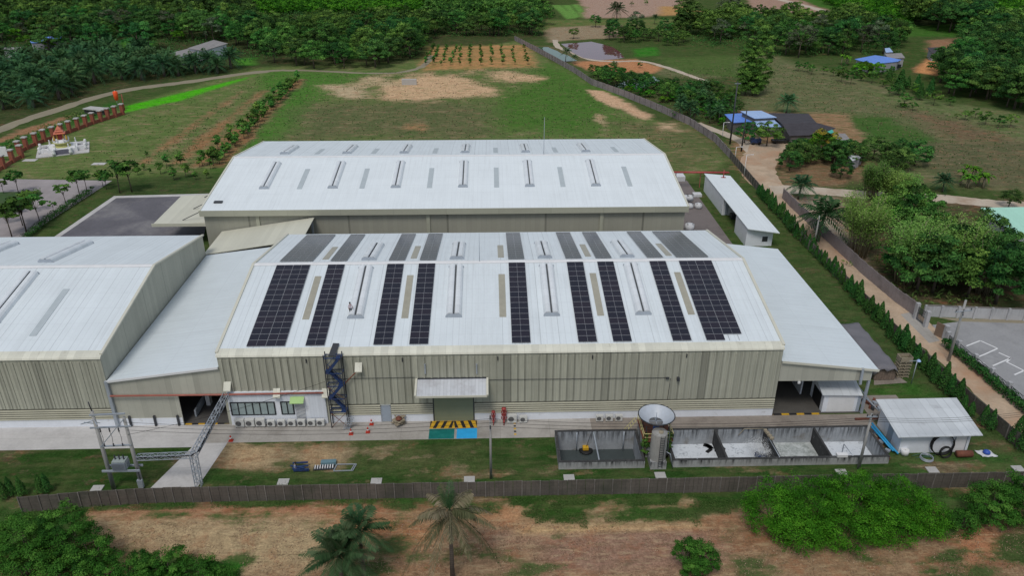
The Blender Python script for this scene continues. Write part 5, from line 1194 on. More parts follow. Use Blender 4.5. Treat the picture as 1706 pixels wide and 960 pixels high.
# --- white store along the service road
st_ = thing('store_building', 'long narrow white store with a plain white roof beside the right fence', 'store', (49, 148, 0))
P4 = [at(1246, 382.5, 3.6), at(1299.5, 386, 3.6), at(1217, 291, 3.6), at(1173, 290, 3.6)]
MB().slab([(*P4[0], 3.75), (*P4[1], 3.35), (*P4[2], 3.35), (*P4[3], 3.75)], .14).build('roof', M['roof_plain'], st_)
sx0, sx1, sy0, sy1 = 47.35, 52.3, 133.4, 164.6
wb = MB(); wb.box(sx0, sx1, sy0, sy0+.2, 0, 3.3); wb.box(sx1-.2, sx1, sy0+.2, sy1, 0, 3.2); wb.box(sx0, sx1-.2, sy1-.2, sy1, 0, 3.3)
wb.box(sx0, sx0+.2, sy0+.2, 140.5, 0, 3.5); wb.box(sx0, sx0+.2, 149.6, sy1-.2, 0, 3.5); wb.box(sx0+.2, sx1-.2, 149.6, 149.8, 0, 3.3); wb.build('wall', M['white_wall'], st_)
MB().box(sx0+.6, sx0+1.2, 149.5, 149.59, .1, 2.9).build('door', M['grey_door'], st_)
MB().box(sx1-1.9, sx1-.9, sy0-.05, sy0, .9, 1.9).build('vent_grille', M['steel_dark'], st_)
pp = MB(); qx, qy = at(1205, 296, 3.5); pp.tube([(qx, qy, 3.4), (qx, qy, 5.2)], .12, 8); pp.tube([(qx-.5, qy, 3.55), (qx+.5, qy, 3.55)], .12, 6); pp.build('flue', M['red'], st_)
inn = MB()
for k, (a, b, c_, h) in enumerate(((48.4, 142, 1.4, 1.2), (50, 144.5, 1.2, 1.7), (48.6, 147, 1., 1.))): inn.box(a, a+c_, b, b+1.3, 0, h)
inn.build('stored_machine', M['steel_dark'], st_)

# --- white pump house at the lower right
ph = thing('pump_house', 'small white pump house with a weathered white sheet roof beside the treatment tanks', 'pump house', (51.5, 74, 0))
MB().slab([(46.15, 71.3, 2.92), (55.9, 71.3, 3.02), (56.4, 78.1, 3.52), (46.45, 78.1, 3.48)], .10).build('roof', M['roof_shed'], ph)
MB().prism_x([(72.15, 0), (77.6, 0), (77.6, 3.3), (72.15, 2.88)], 47.1, 55.2).build('wall', M['white_wall'], ph)
dd = MB().box(53.5, 54.75, 72.08, 72.149, .1, 2.3).build('door', M['white_paint'], ph)
fr = MB(); fr.box(53.40, 53.5, 72.05, 72.149, 0, 2.4); fr.box(54.75, 54.85, 72.05, 72.149, 0, 2.4); fr.box(53.4, 54.85, 72.05, 72.149, 2.3, 2.4); fr.build('door_frame', M['galv'], dd)
MB().box(47.04, 47.099, 74.0, 75.1, .1, 2.3).build('side_door', M['grey_door'], ph)

# ------------------------------------------------------------------ solar panels
SL = math.atan2(ZR-ZE, YR-Y0)
def panel_mesh():
    mb = MB(); w, h, t = 2.26, 1.115, .035
    mb.box(-w/2, w/2, -h/2, h/2, 0, t, 1)
    g = .018
    for a, b in ((-w/2+g, -.011), (.011, w/2-g)): mb.add([(a, -h/2+g, t+.004), (b, -h/2+g, t+.004), (b, h/2-g, t+.004), (a, h/2-g, t+.004)], [(0, 1, 2, 3)], 0)
    o = mb.build('solar_panel', [M['cell'], M['alu']]); me = o.data
    bpy.data.objects.remove(o); return me
PM = panel_mesh()
strips = []
for pl, n in ((410.6, 2), (508.3, 1), (621, 1), (681, 1), (853, 1), (965, 1), (1023.8, 1), (1124.8, 1), (1182, 2)):
    strips.append((at(pl, 577, 10.25)[0], n))
orde = ['first', 'second', 'third', 'fourth', 'fifth', 'sixth', 'seventh', 'eighth', 'ninth']
ROWS = 15
for side in (0, 1):
    for k, (xs, n) in enumerate(strips):
        what = 'double width' if n == 2 else 'single width'
        lb = ('%s %s strip of black solar panels from the left on the front roof slope' if side == 0 else '%s %s strip of greyish solar panels from the left, rear roof slope') % (orde[k], what)
        ys = 81.15 if side == 0 else 99.35
        root = thing('solar_strip', lb, 'solar panels', (xs+n*1.14, ys, roof_z(ys)), 'solar strips on the hall roof')
        for c in range(n):
            for rr_ in range(ROWS):
                if side == 0 and k == 8 and c == 1 and rr_ == 0: continue
                sd = .62+rr_*1.135
                y = (81.15 if side == 0 else 99.35)+sd*math.cos(SL); x = xs+1.14+c*2.285
                o = bpy.data.objects.new('solar_panel', PM); COL.objects.link(o); o.parent = root
                o.location = Vector((x, y, roof_z(y)+.11))-root.location; o.rotation_euler = (SL if side == 0 else -SL, 0, 0)
        rl_ = MB(); ya = ys+.1; yb = ys+ROWS*1.135*math.cos(SL)
        for c in range(n):
            for dx in (.55, 1.73): rl_.bar((xs+c*2.285+dx, ya, roof_z(ya)+.075), (xs+c*2.285+dx, yb, roof_z(yb)+.075), .05, .045)
        rl_.build('mounting_rail', M['alu'], root)

# ------------------------------------------------------------------ fences and walls
def fence(name, label, line, h, mpan, seed, pw=.98, post_every=2, world=True, group='boundary fences', pm=None, step=0.):
    P = line if world else poly_w(line); rr = random.Random(seed)
    root = thing(name, label, 'fence', (*P[0], 0), group); pan = MB(); posts = []; k = 0
    for (x0, y0), (x1, y1) in zip(P[:-1], P[1:]):
        l = math.hypot(x1-x0, y1-y0); n = max(1, round(l/pw)); a = math.atan2(y1-y0, x1-x0)
        for i in range(n):
            t = (i+.5)/n; hh = h+rr.uniform(-.05, .05)
            pan.obox((x0+(x1-x0)*t, y0+(y1-y0)*t, hh/2), (l/n/2-.02, .05, hh/2), a+rr.uniform(-.025, .025), 0, rr.uniform(-.02, .02))
            if k % post_every == 0: posts.append((x0+(x1-x0)*i/n, y0+(y1-y0)*i/n, a))
            k += 1
    pan.build('panel', mpan, root)
    for x, y, a in posts[:99]:
        MB().obox((x-.09*math.sin(a), y-.0+.09*math.cos(a)*-1, (h+.08)/2), (.05, .05, (h+.08)/2), a).build('post', pm or M['fence_post'], root)
    return root
fence('concrete_fence', 'long weathered brown slab fence crossing the bottom of the photograph', [(-49.5, 65.0), (-41.6, 65.75), (-36, 66.05), (60.6, 66.1)], 2.0, M['fence'], 1)
RF = poly_w([(1696, 748), (1620, 682), (1560, 627), (1500, 572), (1450, 519), (1400, 470), (1340, 409), (1290, 352), (1248, 302), (1216, 264)])
fence('concrete_fence', 'dark fence between the conifer screen and the earth road', RF, 1.9, M['fence'], 2)
FF = poly_w([(1216, 264), (1190, 236), (1150, 209), (1100, 186), (1040, 161), (985, 141), (958, 122), (925, 103), (890, 84), (857, 67)])
fence('concrete_fence', 'pinkish slab fence running away beside the mown field to the ponds', FF, 2.1, M['fence_pale'], 3, 1.1, 3, pm=mat('dark_fence_post', (.12, .1, .1), .9))
fence('concrete_fence', 'grey slab fence on the far side of the earth road in front of the bamboo', poly_w([(1303, 330), (1318, 346), (1380, 404), (1440, 460), (1490, 502), (1524, 527)]), 2.3, M['fence_pale'], 4, 1.1, 2)
def white_wall():
    a, b = at(1538, 527), at(1760, 536); root = thing('boundary_wall', 'weathered white wall with pillars behind the grey court', 'wall', (*a, 0)); h = height(1600, 531, 513)
    MB().bar((*a, h/2), (*b, h/2), .16, h).build('wall', M['wall_white_far'], root); n = 9
    for i in range(n):
        t = i/(n-1); x = a[0]+(b[0]-a[0])*t; y = a[1]+(b[1]-a[1])*t-.1
        MB().box(x-.16, x+.16, y-.16, y+.1, 0, h+.12).build('pillar', M['wall_white_far'], root)
    MB().bar((a[0], a[1]+.02, h+.05), (b[0], b[1]+.02, h+.05), .26, .1).build('coping', M['fence_post'], root)
white_wall()
def gate():
    p, q = at(1524, 531), at(1541, 545); root = thing('sliding_gate', 'dark metal gate between white pillars at the court entrance', 'gate', (*p, 0))
    for x, y in (p, q): MB().box(x-.28, x+.28, y-.28, y+.28, 0, 2.7).build('pillar', M['wall_white_far'], root)
    g = MB(); d = (q[0]-p[0], q[1]-p[1])
    for i in range(12):
        t = (i+.5)/12; g.box(p[0]+d[0]*t-.03, p[0]+d[0]*t+.03, p[1]+d[1]*t-.03, p[1]+d[1]*t+.03, .15, 2.2)
    for z in (.2, 1.2, 2.2): g.bar((*p, z), (*q, z), .06)
    g.build('gate_leaf', M['steel_dark'], root)
    p2, q2 = at(1556, 558), at(1573, 566); r2 = thing('entrance_panel', 'brown entrance panel with a white pillar beside the court hedge', 'gate', (*p2, 0))
    MB().bar((*p2, 1.1), (*q2, 1.1), .12, 2.2).build('panel', mat('brown_panel', (.20, .14, .10), .85, .2), r2)
    MB().box(q2[0]-.28, q2[0]+.28, q2[1]-.28, q2[1]+.28, 0, 2.3).build('pillar', M['wall_white_far'], r2)
gate()
def court_fence():
    pts = poly_w([(1577, 570), (1595, 585), (1622, 608), (1650, 632), (1678, 655), (1710, 682)]); root = thing('court_fence', 'low rail fence with white pillars along the grey court', 'fence', (*pts[0], 0))
    for x, y in pts: MB().box(x-.25, x+.25, y-.25, y+.25, 0, 1.7).build('pillar', M['wall_white_far'], root)
    g = MB()
    for a, b in zip(pts[:-1], pts[1:]):
        for z in (.35, .8, 1.25): g.bar((*a, z), (*b, z), .05)
        for i in range(14):
            t = (i+.5)/14; g.bar((a[0]+(b[0]-a[0])*t, a[1]+(b[1]-a[1])*t, .1), (a[0]+(b[0]-a[0])*t, a[1]+(b[1]-a[1])*t, 1.25), .04)
    g.build('railing', M['steel_dark'], root)
court_fence()
def hedge(label, line, w, h, mleaf, seed, dens=26, leaf=.17):
    P = poly_w(line); r = np.random.default_rng(seed); C = []; N_ = []
    for (x0, y0), (x1, y1) in zip(P[:-1], P[1:]):
        l = math.hypot(x1-x0, y1-y0); n = int(l*dens*(w+2*h)); t = r.random(n); u = r.uniform(-1, 1, n)*w/2; z = h*r.random(n)**.45*(1+.12*np.sin(t*l*2.1))
        nx, ny = -(y1-y0)/l, (x1-x0)/l
        C.append(np.stack([x0+(x1-x0)*t+nx*u, y0+(y1-y0)*t+ny*u, z], 1)); N_.append(np.stack([nx*u*1.5, ny*u*1.5, .4+z/h*.6], 1))
    C = np.concatenate(C); N_ = np.concatenate(N_); o0 = C.mean(0); o0[2] = 0
    o = bpy.data.objects.new('hedge', leaf_mesh('hedge', leaves(C-o0, N_, leaf, r), np.clip(r.normal(.5, .2, len(C)), 0, 1), mleaf)); COL.objects.link(o); o.location = o0
    return tag(o, label, 'hedge')
hedge('clipped dark hedge between the car park and the strip of lawn', [(40, 404), (75, 374), (115, 346), (150, 323)], 1.5, 1.3, M['leaf_dark'], 601)
hedge('hedge round the lawn island at the left edge', [(-40, 366), (10, 352), (40, 338), (64, 322)], 1.6, 1.2, M['leaf'], 602)
hedge('dark clipped hedge between the earth road and the grey court', [(1572, 576), (1610, 606), (1650, 640), (1720, 700)], 1.3, 1.3, M['leaf_dark'], 603, 40)

# ------------------------------------------------------------------ brick fence, shrine and the rest of the left side
def brick_fence():
    pts = [(205, 191), (193, 195), (181, 198.5), (169, 202.5), (156, 206.5), (144, 211), (131, 216), (117, 221), (104, 226), (90, 231), (75, 236), (61, 242), (45, 249), (33, 256), (37, 263), (22, 271), (7, 281), (-12, 291)]
    W = poly_w(pts); root = thing('brick_fence', 'red brick fence with tall white capped pillars along the lawn on the left', 'fence', (*W[0], 0))
    wall = MB()
    for a, b in zip(W[:-1], W[1:]): wall.bar((*a, .45), (*b, .45), .25, .9)
    wall.build('low_wall', M['brick'], root)
    for x, y in W:
        p = MB().box(x-.45, x+.45, y-.45, y+.45, 0, 3.1).build('pillar', M['brick'], root)
        MB().box(x-.62, x+.62, y-.62, y+.62, 3.1, 3.35).build('cap', M['pale_cap'], p)
    return root
brick_fence()
def shrine():
    cx, cy = at(106, 250); root = thing('spirit_shrine', 'white stepped shrine with a red and gold pavilion on the lawn', 'shrine', (cx, cy, 0))
    a = R(24)
    def rot(x, y): return (cx+x*math.cos(a)-y*math.sin(a), cy+x*math.sin(a)+y*math.cos(a))
    def rb(m, x, y, z0, z1, hx, hy, mi=0): q = rot(x, y); m.obox((q[0], q[1], (z0+z1)/2), (hx, hy, (z1-z0)/2), a, mi)
    m = MB(); rb(m, 0, 0, 0, .2, 6.0, 5.4); m.build('apron', M['concrete_pale'], root)
    m = MB(); rb(m, 0, 0, .2, 1.1, 3.4, 3.2); m.build('platform', M['white_paint'], root)
    for sx, sy in ((0, -1), (1, 0), (-1, 0)):
        m = MB()
        for i in range(4):
            d = 3.3+i*.45
            if sx: rb(m, sx*d, 0, .2, 1.0-i*.22, .3, 1.5)
            else: rb(m, 0, sy*d, .2, 1.0-i*.22, 1.5, .3)
        m.build('steps', M['steps'], root)
        for t in (-1.9, 1.9):
            b = MB()
            if sx:
                rb(b, sx*4.1, t, .2, 1.25, 1.1, .28); q = rot(sx*5.2, t)
            else:
                rb(b, t, sy*4.1, .2, 1.25, .28, 1.1); q = rot(t, sy*5.2)
            b.lathe(q[0], q[1], [(.05, .2), (.42, .3), (.45, .9), (.3, 1.2), (.38, 1.5), (.25, 1.8), (.02, 1.9)], 10); b.build('balustrade', M['white_paint'], root)
    m = MB()
    for x in (-3, -1.5, 1.5, 3):
        for y in (-2.9, 2.9): q = rot(x, y); m.lathe(q[0], q[1], [(.16, 1.1), (.2, 1.5), (.1, 1.9), (.16, 2.2), (.02, 2.35)], 8)
    m.build('white_post', M['white_paint'], root)
    m = MB(); q = rot(0, 0); m.lathe(q[0], q[1], [(2.1, 1.1), (2.1, 1.35), (1.7, 1.5), (1.7, 1.9), (2.2, 2.1), (2.2, 2.25), (0, 2.25)], 8); m.build('yellow_base', mat('yellow_green_plinth', (.42, .42, .14), .6, .1), root)
    m = MB(); m.lathe(q[0], q[1], [(1.9, 2.25), (1.9, 2.7), (1.5, 2.75), (1.5, 2.85), (0, 2.85)], 8)
    for k in range(8): m.lathe(q[0]+1.85*math.cos(k*.785), q[1]+1.85*math.sin(k*.785), [(.14, 2.25), (.2, 2.9), (.1, 3.3), (.01, 3.5)], 6)
    m.build('upper_terrace', M['white_paint'], root)
    pv = MB()
    for x in (-.7, .7):
        for y in (-.7, .7): p = rot(x, y); pv.lathe(p[0], p[1], [(.13, 2.85), (.13, 4.6)], 8)
    rb(pv, 0, .1, 2.85, 4.3, .55, .5, 1); pavilion = pv.build('pavilion', [M['gold'], M['red']], root)
    rf = MB()
    for z, s in ((4.5, 1.35), (5.0, 1.0), (5.5, .66)):
        V = [rot(*p) for p in ((-s, -s), (s, -s), (s, s), (-s, s))]; T = rot(0, 0)
        rf.add([(*p, z) for p in V]+[(*T, z+.95)], [(0, 1, 4), (1, 2, 4), (2, 3, 4), (3, 0, 4), (3, 2, 1, 0)])
    rf.lathe(q[0], q[1], [(.14, 6.3), (.06, 6.9), (.01, 7.4)], 8, 1); rf.build('tiered_roof', [mat('red_orange_tiles', (.55, .15, .08), .5, .2), M['gold']], pavilion)
    for x in (-1.4, 1.4):
        p = rot(x, -1.2); g = MB(); g.lathe(p[0], p[1], [(.05, 2.85), (.28, 2.95), (.26, 3.5), (.14, 3.7), (.18, 3.95), (.02, 4.15)], 8); g.build('figurine', M['gold'], root)
shrine()
x, y = at(198, 184); fl = thing('banner_pole', 'bright orange red banner on a pole at the end of the brick fence', 'banner', (x, y, 0))
MB().tube([(x, y, 0), (x, y, 6.2)], .08, 6).build('pole', M['galv'], fl)
MB().lathe(x, y+.1, [(.05, 3.0), (.55, 3.3), (.65, 4.6), (.75, 5.6), (.35, 5.9), (.05, 5.95)], 10).build('banner', M['orange_cloth'], fl)
x, y = at(208, 184); MB().tube([(x, y, 0), (x, y, 5.)], [.16, .1], 6).build('pole_post', M['red'], thing('flag_pole', 'thin red pole beside the orange banner', 'pole', (x, y, 0)))
p, q = at(146, 187), at(178, 190); cv = thing('culvert_bridge', 'small pale concrete culvert bridge over the ditch behind the brick fence', 'bridge', (*p, 0))
MB().bar((*p, 1.4), (*q, 1.4), 3.2, .3).build('deck', M['pale_cap'], cv); MB().bar((p[0], p[1]+.1, .6), (q[0], q[1]+.1, .6), 2.4, 1.2).build('abutment', M['dark_in'], cv)
p = at(5, 268); sb = thing('sign_board', 'white board standing by the brick fence at the left edge', 'sign', (*p, 0)); MB().box(p[0]-1.6, p[0]+1.6, p[1]-.1, p[1]+.1, 1.2, 3.6).build('board', M['white_paint'], sb); MB().box(p[0]-1.2, p[0]-1., p[1]+.1, p[1]+.2, 0, 3.4).build('post', M['galv'], sb)
for px, py, lb in ((50, 267, 'pale slab in the grass beside the shrine'), (165, 273, 'pale patch of gravel slab on the lawn right of the shrine')):
    x, y = at(px, py); MB().box(x-1.6, x+1.6, y-.9, y+.9, 0, .06).build('paving_slab', M['concrete_pale'])['label'] = lb
    bpy.context.scene.collection.objects[-1]['category'] = 'slab'

# ------------------------------------------------------------------ electricity
def pole(label, base, h, arms=(), lean=None, r=.17, m=None, name='utility_pole'):
    X, Y = base; root = thing(name, label, 'pole', (X, Y, 0))
    MB().tube([(X, Y, 0), (X, Y, h)], [r*1.2, r*.75], 8).build('shaft', m or M['pole'], root)
    for z, l, az in arms:
        d = (math.cos(az)*l/2, math.sin(az)*l/2)
        MB().bar((X-d[0], Y-d[1]-.15, z), (X+d[0], Y+d[1]-.15, z), .12).build('crossarm', M['galv'], root)
        for s in (-.9, 0, .9): MB().lathe(X+d[0]*s, Y+d[1]*s-.15, [(.03, z+.06), (.08, z+.12), (.05, z+.2), (.08, z+.28), (.02, z+.34)], 7).build('insulator', M['steel_dark'], root)
    return root
pole('slim grey concrete pole in front of the loading door', (-.3, 68.95), 8.7, ((8.3, .7, R(90)), (7.0, .7, R(90))), r=.13)
pole('concrete pole rising beside the foaming tanks', (41.29, 69.45), 7.6, ((7.3, 1.2, 0),), r=.15)
pole('tall grey pole with a crossarm on the earth road verge before the court', (63.77, 92.11), 9.6, ((8.0, 2.6, R(10)), (7.6, 1.6, R(60))), r=.19)
pole('plain grey pole in front of the palm on the earth road', (59.61, 131.71), 6.6, (), r=.15)
pole('tall dark pole with a bracket top left of the blue roofed house', (63.62, 201.62), 16.4, ((15.9, 1.6, 0),), r=.2, m=M['steel_dark'])
pole('shorter dark pole right of the tall dark one', (64.7, 194.91), 10.7, (), r=.18, m=M['steel_dark'])
for px, py, top, lb in ((1224, 268, 245, 'white lamp post inside the fence below the dark poles'), (1239, 296, 258, 'white lamp post behind the white store'), (1203, 230, 204, 'white lamp post beside the long fence')):
    x, y = at(px, py); h = height(px, py, top); r_ = thing('lamp_post', lb, 'lamp post', (x, y, 0))
    MB().tube([(x, y, 0), (x, y, h)], [.09, .06], 6).build('shaft', M['white_paint'], r_); MB().bar((x, y, h), (x+1.3, y, h+.1), .09).build('arm', M['white_paint'], r_); MB().box(x+1.1, x+1.6, y-.12, y+.12, h, h+.12).build('lamp_head', M['white_paint'], r_)
TP = ((-41.49, 68.39, 10.3), (-38.52, 68.61, 9.33)); tf = thing('transformer_station', 'two pole transformer station with crossarms on the left lawn', 'transformer', (-40, 68.5, 0))
for x, y, h in TP: MB().tube([(x, y, 0), (x, y, h)], [.24, .16], 10).build('pole', M['pole'], tf)
MB().tube([(-41.49, 68.39, 10.3), (-41.6, 68.39, 11.4)], .07, 6).build('pole_extension', M['steel_dark'], tf)
zu, zm_, zp = height(190, 815, 712), height(190, 815, 743), height(190, 815, 782)
def xarm(z, l=.6, y=68.25): MB().bar((TP[0][0]-l, y, z), (TP[1][0]+l, y+.2, z), .13, .16).build('crossarm', M['galv'], tf)
xarm(zu); xarm(zm_, .1); xarm(zu+1.6, .3); 
MB().bar((TP[0][0], 68.2, zm_), (TP[1][0], 68.4, zu+.9), .09).build('brace', M['galv'], tf)
for i in range(3):
    x = -41.1+i*.95
    MB().lathe(x, 68.25, [(.03, zu-.55), (.09, zu-.5), (.05, zu-.3), (.09, zu-.2), (.03, zu)], 8).build('insulator', M['steel_dark'], tf)
    MB().lathe(x, 68.25, [(.03, zm_), (.09, zm_+.08), (.05, zm_+.2), (.09, zm_+.3), (.02, zm_+.4)], 8).build('insulator', M['steel_dark'], tf)
    MB().tube([(x, 68.25, zu-.5), (x+.1, 68.2, (zu+zm_)/2), (x, 68.25, zm_+.4)], .022, 5).build('jumper_wire', M['black'], tf)
for k in range(4): 
    a = -.9+k*.5; MB().bar((TP[0][0], 68.3, zu+.5+.2*k), (TP[0][0]+(.9 if k % 2 else -.9), 68.0-.3*k, zu+.9+.1*k), .07).build('arm', M['galv'], tf)
MB().box(TP[0][0]-.5, TP[1][0]+.5, 67.95, 68.1, zp-.1, zp+.12).build('platform_beam', M['galv'], tf); MB().box(TP[0][0]-.5, TP[1][0]+.5, 68.85, 69.0, zp-.1, zp+.12).build('platform_beam', M['galv'], tf)
tr = MB(); tr.box(-40.75, -39.35, 68.0, 68.95, zp+.12, zp+1.25); tb = tr.build('transformer_tank', mat('grey_green_transformer', (.30, .34, .33), .5, .12), tf, bevel=.04)
fn = MB()
for i in range(11): fn.box(-40.7+i*.128, -40.66+i*.128, 67.75, 67.998, zp+.25, zp+1.1)
for s in (-40.83, -39.35):
    for i in range(5): fn.box(s, s+.08, 68.1+i*.17, 68.15+i*.17, zp+.3, zp+1.05)
fn.build('cooling_fins', M['galv'], tb)
for i in range(3): MB().lathe(-40.5+i*.45, 68.45, [(.1, zp+1.25), (.06, zp+1.4), (.1, zp+1.5), (.06, zp+1.6), (.1, zp+1.7), (.03, zp+1.85)], 8).build('bushing', M['steel_dark'], tb)
MB().box(-38.75, -38.2, 68.2, 68.5, .2, 1.2).build('meter_box', M['galv'], tf); MB().tube([(-38.4, 68.38, 0.2), (-38.4, 68.38, zp)], .07, 6).build('cable_duct', M['steel_dark'], tf)
def wire(label, pts, sag, group, r=.022):
    P = []
    for a, b in zip(pts[:-1], pts[1:]):
        a, b = Vector(a), Vector(b)
        for i in range(13):
            t = i/12; q = a.lerp(b, t); q.z -= sag*4*t*(1-t); P.append(q)
    o = MB().tube(P, r, 4, cap=False).build('power_line', M['black']); return tag(o, label, 'power line', group)
for i, (dz, dx) in enumerate(((0, 0), (-.5, .1), (-1.0, .2))):
    wire('thin black wire from the transformer station across the yard to the pump house pole', [(-38.5, 68.4, 8.8+dz), (-.3, 68.8, 8.2+dz), (41.3, 69.3, 7.2+dz*.5), (66, 72, 6.6+dz*.6)], .8, 'wires across the front yard')
wire('thin wire running from the transformer station up to the hall wall', [(-38.5, 68.4, 7.2), (-20, 79.6, 6.2)], .5, None)
# truss bridge for the cables
def truss(mb, a, b, w, h, n):
    a, b = Vector(a), Vector(b); d = (b-a).normalized(); u = Vector((0, 0, 1)) if abs(d.z) < .9 else Vector((0, 1, 0)); s = d.cross(u).normalized()*w/2; t = s.cross(d).normalized()*h/2
    cs = [s+t, -s+t, -s-t, s-t]
    for c in cs: mb.bar(a+c, b+c, .065)
    for i in range(n):
        p = a.lerp(b, i/n); q = a.lerp(b, (i+1)/n)
        for k in range(4):
            c, e = cs[k], cs[(k+1) % 4]; mb.bar(p+c, p+e, .04); mb.bar(p+(c if i % 2 else e), q+(e if i % 2 else c), .035)
tz = 4.1; cbr = thing('cable_bridge', 'galvanised truss carrying cables from the transformer station to the hall', 'cable bridge', (-32.4, 68.8, 0))
m = MB(); truss(m, (-32.3, 68.9, tz), (-31.9, 79.7, tz+.45), .65, .55, 14); m.build('long_span', M['galv'], cbr)
m = MB(); truss(m, (-38.3, 68.75, tz-.15), (-32.4, 68.85, tz-.05), .55, .5, 8); m.build('short_span', M['galv'], cbr)
m = MB(); truss(m, (-32.4, 68.75, 0), (-32.35, 68.85, tz), .65, .6, 6); m.build('leg', M['galv'], cbr)
m = MB()
for k in range(3): m.tube([(-38.3, 68.6+.12*k, tz-.2), (-32.5, 68.8+.1*k, tz-.1), (-32.1+.1*k, 69.4, tz), (-31.9+.1*k, 79.7, tz+.35)], .05, 5)
m.build('cables', M['black'], cbr)

# ------------------------------------------------------------------ stair tower
sx0, sx1, sy0, sy1 = -19.65, -17.65, 78.85, 79.75
stw = thing('stair_tower', 'rusty blue steel stair tower climbing the front wall to the roof', 'stair tower', (-18.65, 79.3, 0))
for x in (sx0, sx1):
    for y in (sy0, sy1): MB().bar((x, y, 0), (x, y, 10.3), .11).build('post', M['steel_dark'], stw)
zs = [2.4, 4.3, 6.1, 7.9, 9.8]
for i in range(4):
    a, b = (sx0+.25, sx1-.25) if i % 2 else (sx1-.25, sx0+.25); f = MB(); yv = 79.0 if i % 2 else 79.45
    f.bar((a, yv-.18, zs[i]), (b, yv-.18, zs[i+1]), .06, .26); f.bar((a, yv+.22, zs[i]), (b, yv+.22, zs[i+1]), .06, .26)
    for k in range(9):
        t = (k+.5)/9; xx = a+(b-a)*t; zz = zs[i]+(zs[i+1]-zs[i])*t; f.box(xx-.14, xx+.14, yv-.16, yv+.2, zz-.02, zz+.03)
    fl_ = f.build('stair_flight', M['blue_steel'], stw)
    h = MB(); h.bar((a, yv-.2, zs[i]+.95), (b, yv-.2, zs[i+1]+.95), .05); h.build('handrail', M['blue_steel'], fl_)
for i, z in enumerate(zs):
    x = sx1-.3 if i % 2 == 0 else sx0+.3
    m = MB(); m.box(x-.35, x+.35, sy0, sy1, z-.08, z); m.build('landing', M['blue_steel'], stw)
for z in (2.3, 4.2, 6.0, 7.8, 9.9):
    m = MB(); m.bar((sx0, sy0, z), (sx1, sy0, z), .09); m.bar((sx0, sy1, z), (sx1, sy1, z), .08); m.bar((sx0, sy0, z), (sx0, sy1, z), .07); m.bar((sx1, sy0, z), (sx1, sy1, z), .07)
    m.build('ring_beam', M['blue_steel'], stw)
m = MB(); m.bar((sx0, sy0, .1), (sx1, sy0, 2.3), .05); m.bar((sx1, sy0, .1), (sx0, sy0, 2.3), .05); m.bar((sx0, sy0, 6.), (sx1, sy0, 4.2), .04); m.bar((sx0, sy1, 7.8), (sx1, sy1, 9.8), .04); m.build('bracing', M['rust'], stw)
m = MB(); m.bar((-18.75, 79.2, 10.0), (-18.55, 81.4, 10.42), .75, .07); m.build('gangway', M['steel_dark'], stw)
m = MB()
for k in range(2):
    m.bar((-18.2, 78.8-.5*k, .05), (-17.4, 78.3, 2.3), .05)
for k in range(6): m.box(-18.05+.12*k, -17.4+.12*k, 78.5, 78.7, .3*k+.1, .3*k+.14)
m.build('ladder', M['galv'], stw)
tag(MB().tube([(-20.3+4.2, 79.6, 7.6), (-17.9, 79.5, 5.7)], .07, 6).build('drain_pipe', M['rust']), 'rusty diagonal pipe from a cream hood down to the stair tower', 'pipe')
tag(MB().tube([(-45.6, 79.55, 4.66), (-32.2, 79.55, 4.62), (-20.35, 79.55, 4.66)], .12, 8).build('fire_pipe', M['redpipe']), 'long red pipe crossing the lean-to front and the white office wall', 'pipe')
p, q = at(1122, 287, 3.6), at(1215, 287.5, 3.6); rp = thing('pipe_rack', 'red steel pipe rack between the rear warehouse and the white store', 'pipe rack', (*p, 0))
m = MB()
for dy in (-.25, .1, .45): m.tube([(p[0], p[1]+dy, 3.6), (q[0], q[1]+dy, 3.6)], .12, 6)
m.build('pipes', M['red'], rp)
for t in (.05, .5, .95): MB().bar((p[0]+(q[0]-p[0])*t, p[1]+.1, 0), (p[0]+(q[0]-p[0])*t, p[1]+.1, 3.5), .16).build('post', M['redpipe'], rp)

# ------------------------------------------------------------------ small things at the front wall
def aircon(label, x, s, group):
    r_ = thing('air_conditioner', label, 'air conditioner', (x, 79.3, 0), group); w = .5*s; h = .95*s
    b = MB(); b.box(x-w, x+w, 79.12, 79.12+.42*s, .12, .12+h); b.build('housing', M['aircon'], r_, bevel=.02)
    g = MB()
    for a in (.33, .23, .12): g.tube([(x-.1*s+a*s*.9*math.cos(t*.524), 79.10, .12+h/2+a*s*.9*math.sin(t*.524)) for t in range(12)], .022, 4, closed=True)
    g.add([(x-.1*s+.28*s*math.cos(t*.524), 79.112, .12+h/2+.28*s*math.sin(t*.524)) for t in range(12)], [tuple(range(12))]); g.build('fan_grille', M['grille'], r_)
    f = MB(); f.box(x-w+.05, x-w+.15, 79.15, 79.5, 0, .12); f.box(x+w-.15, x+w-.05, 79.15, 79.5, 0, .12); f.build('feet', M['steel_dark'], r_)
for i, px in enumerate((399, 416, 433.5, 451.4, 468.6, 485.8, 502, 518.6, 534)):
    aircon('%s%s outdoor air conditioner from the left under the office windows' % (orde[i], ', larger' if i < 3 else ', smaller'), on_wall(px, 703, 79.3)[0], 1.12 if i < 3 else .92, 'air conditioners under the office windows')
for i, px in enumerate((853, 872)): aircon(('larger' if i == 0 else 'smaller')+' outdoor air conditioner beside the red standpipes', on_wall(px, 698, 79.3)[0], 1.15 if i == 0 else .95, 'air conditioners beside the standpipes')
for i, px in enumerate((999, 1015, 1031)): aircon(('left', 'middle', 'right')[i]+' outdoor air conditioner of the three left of the cone shaped hopper', on_wall(px, 696, 79.3)[0], .88, 'air conditioners left of the hopper')
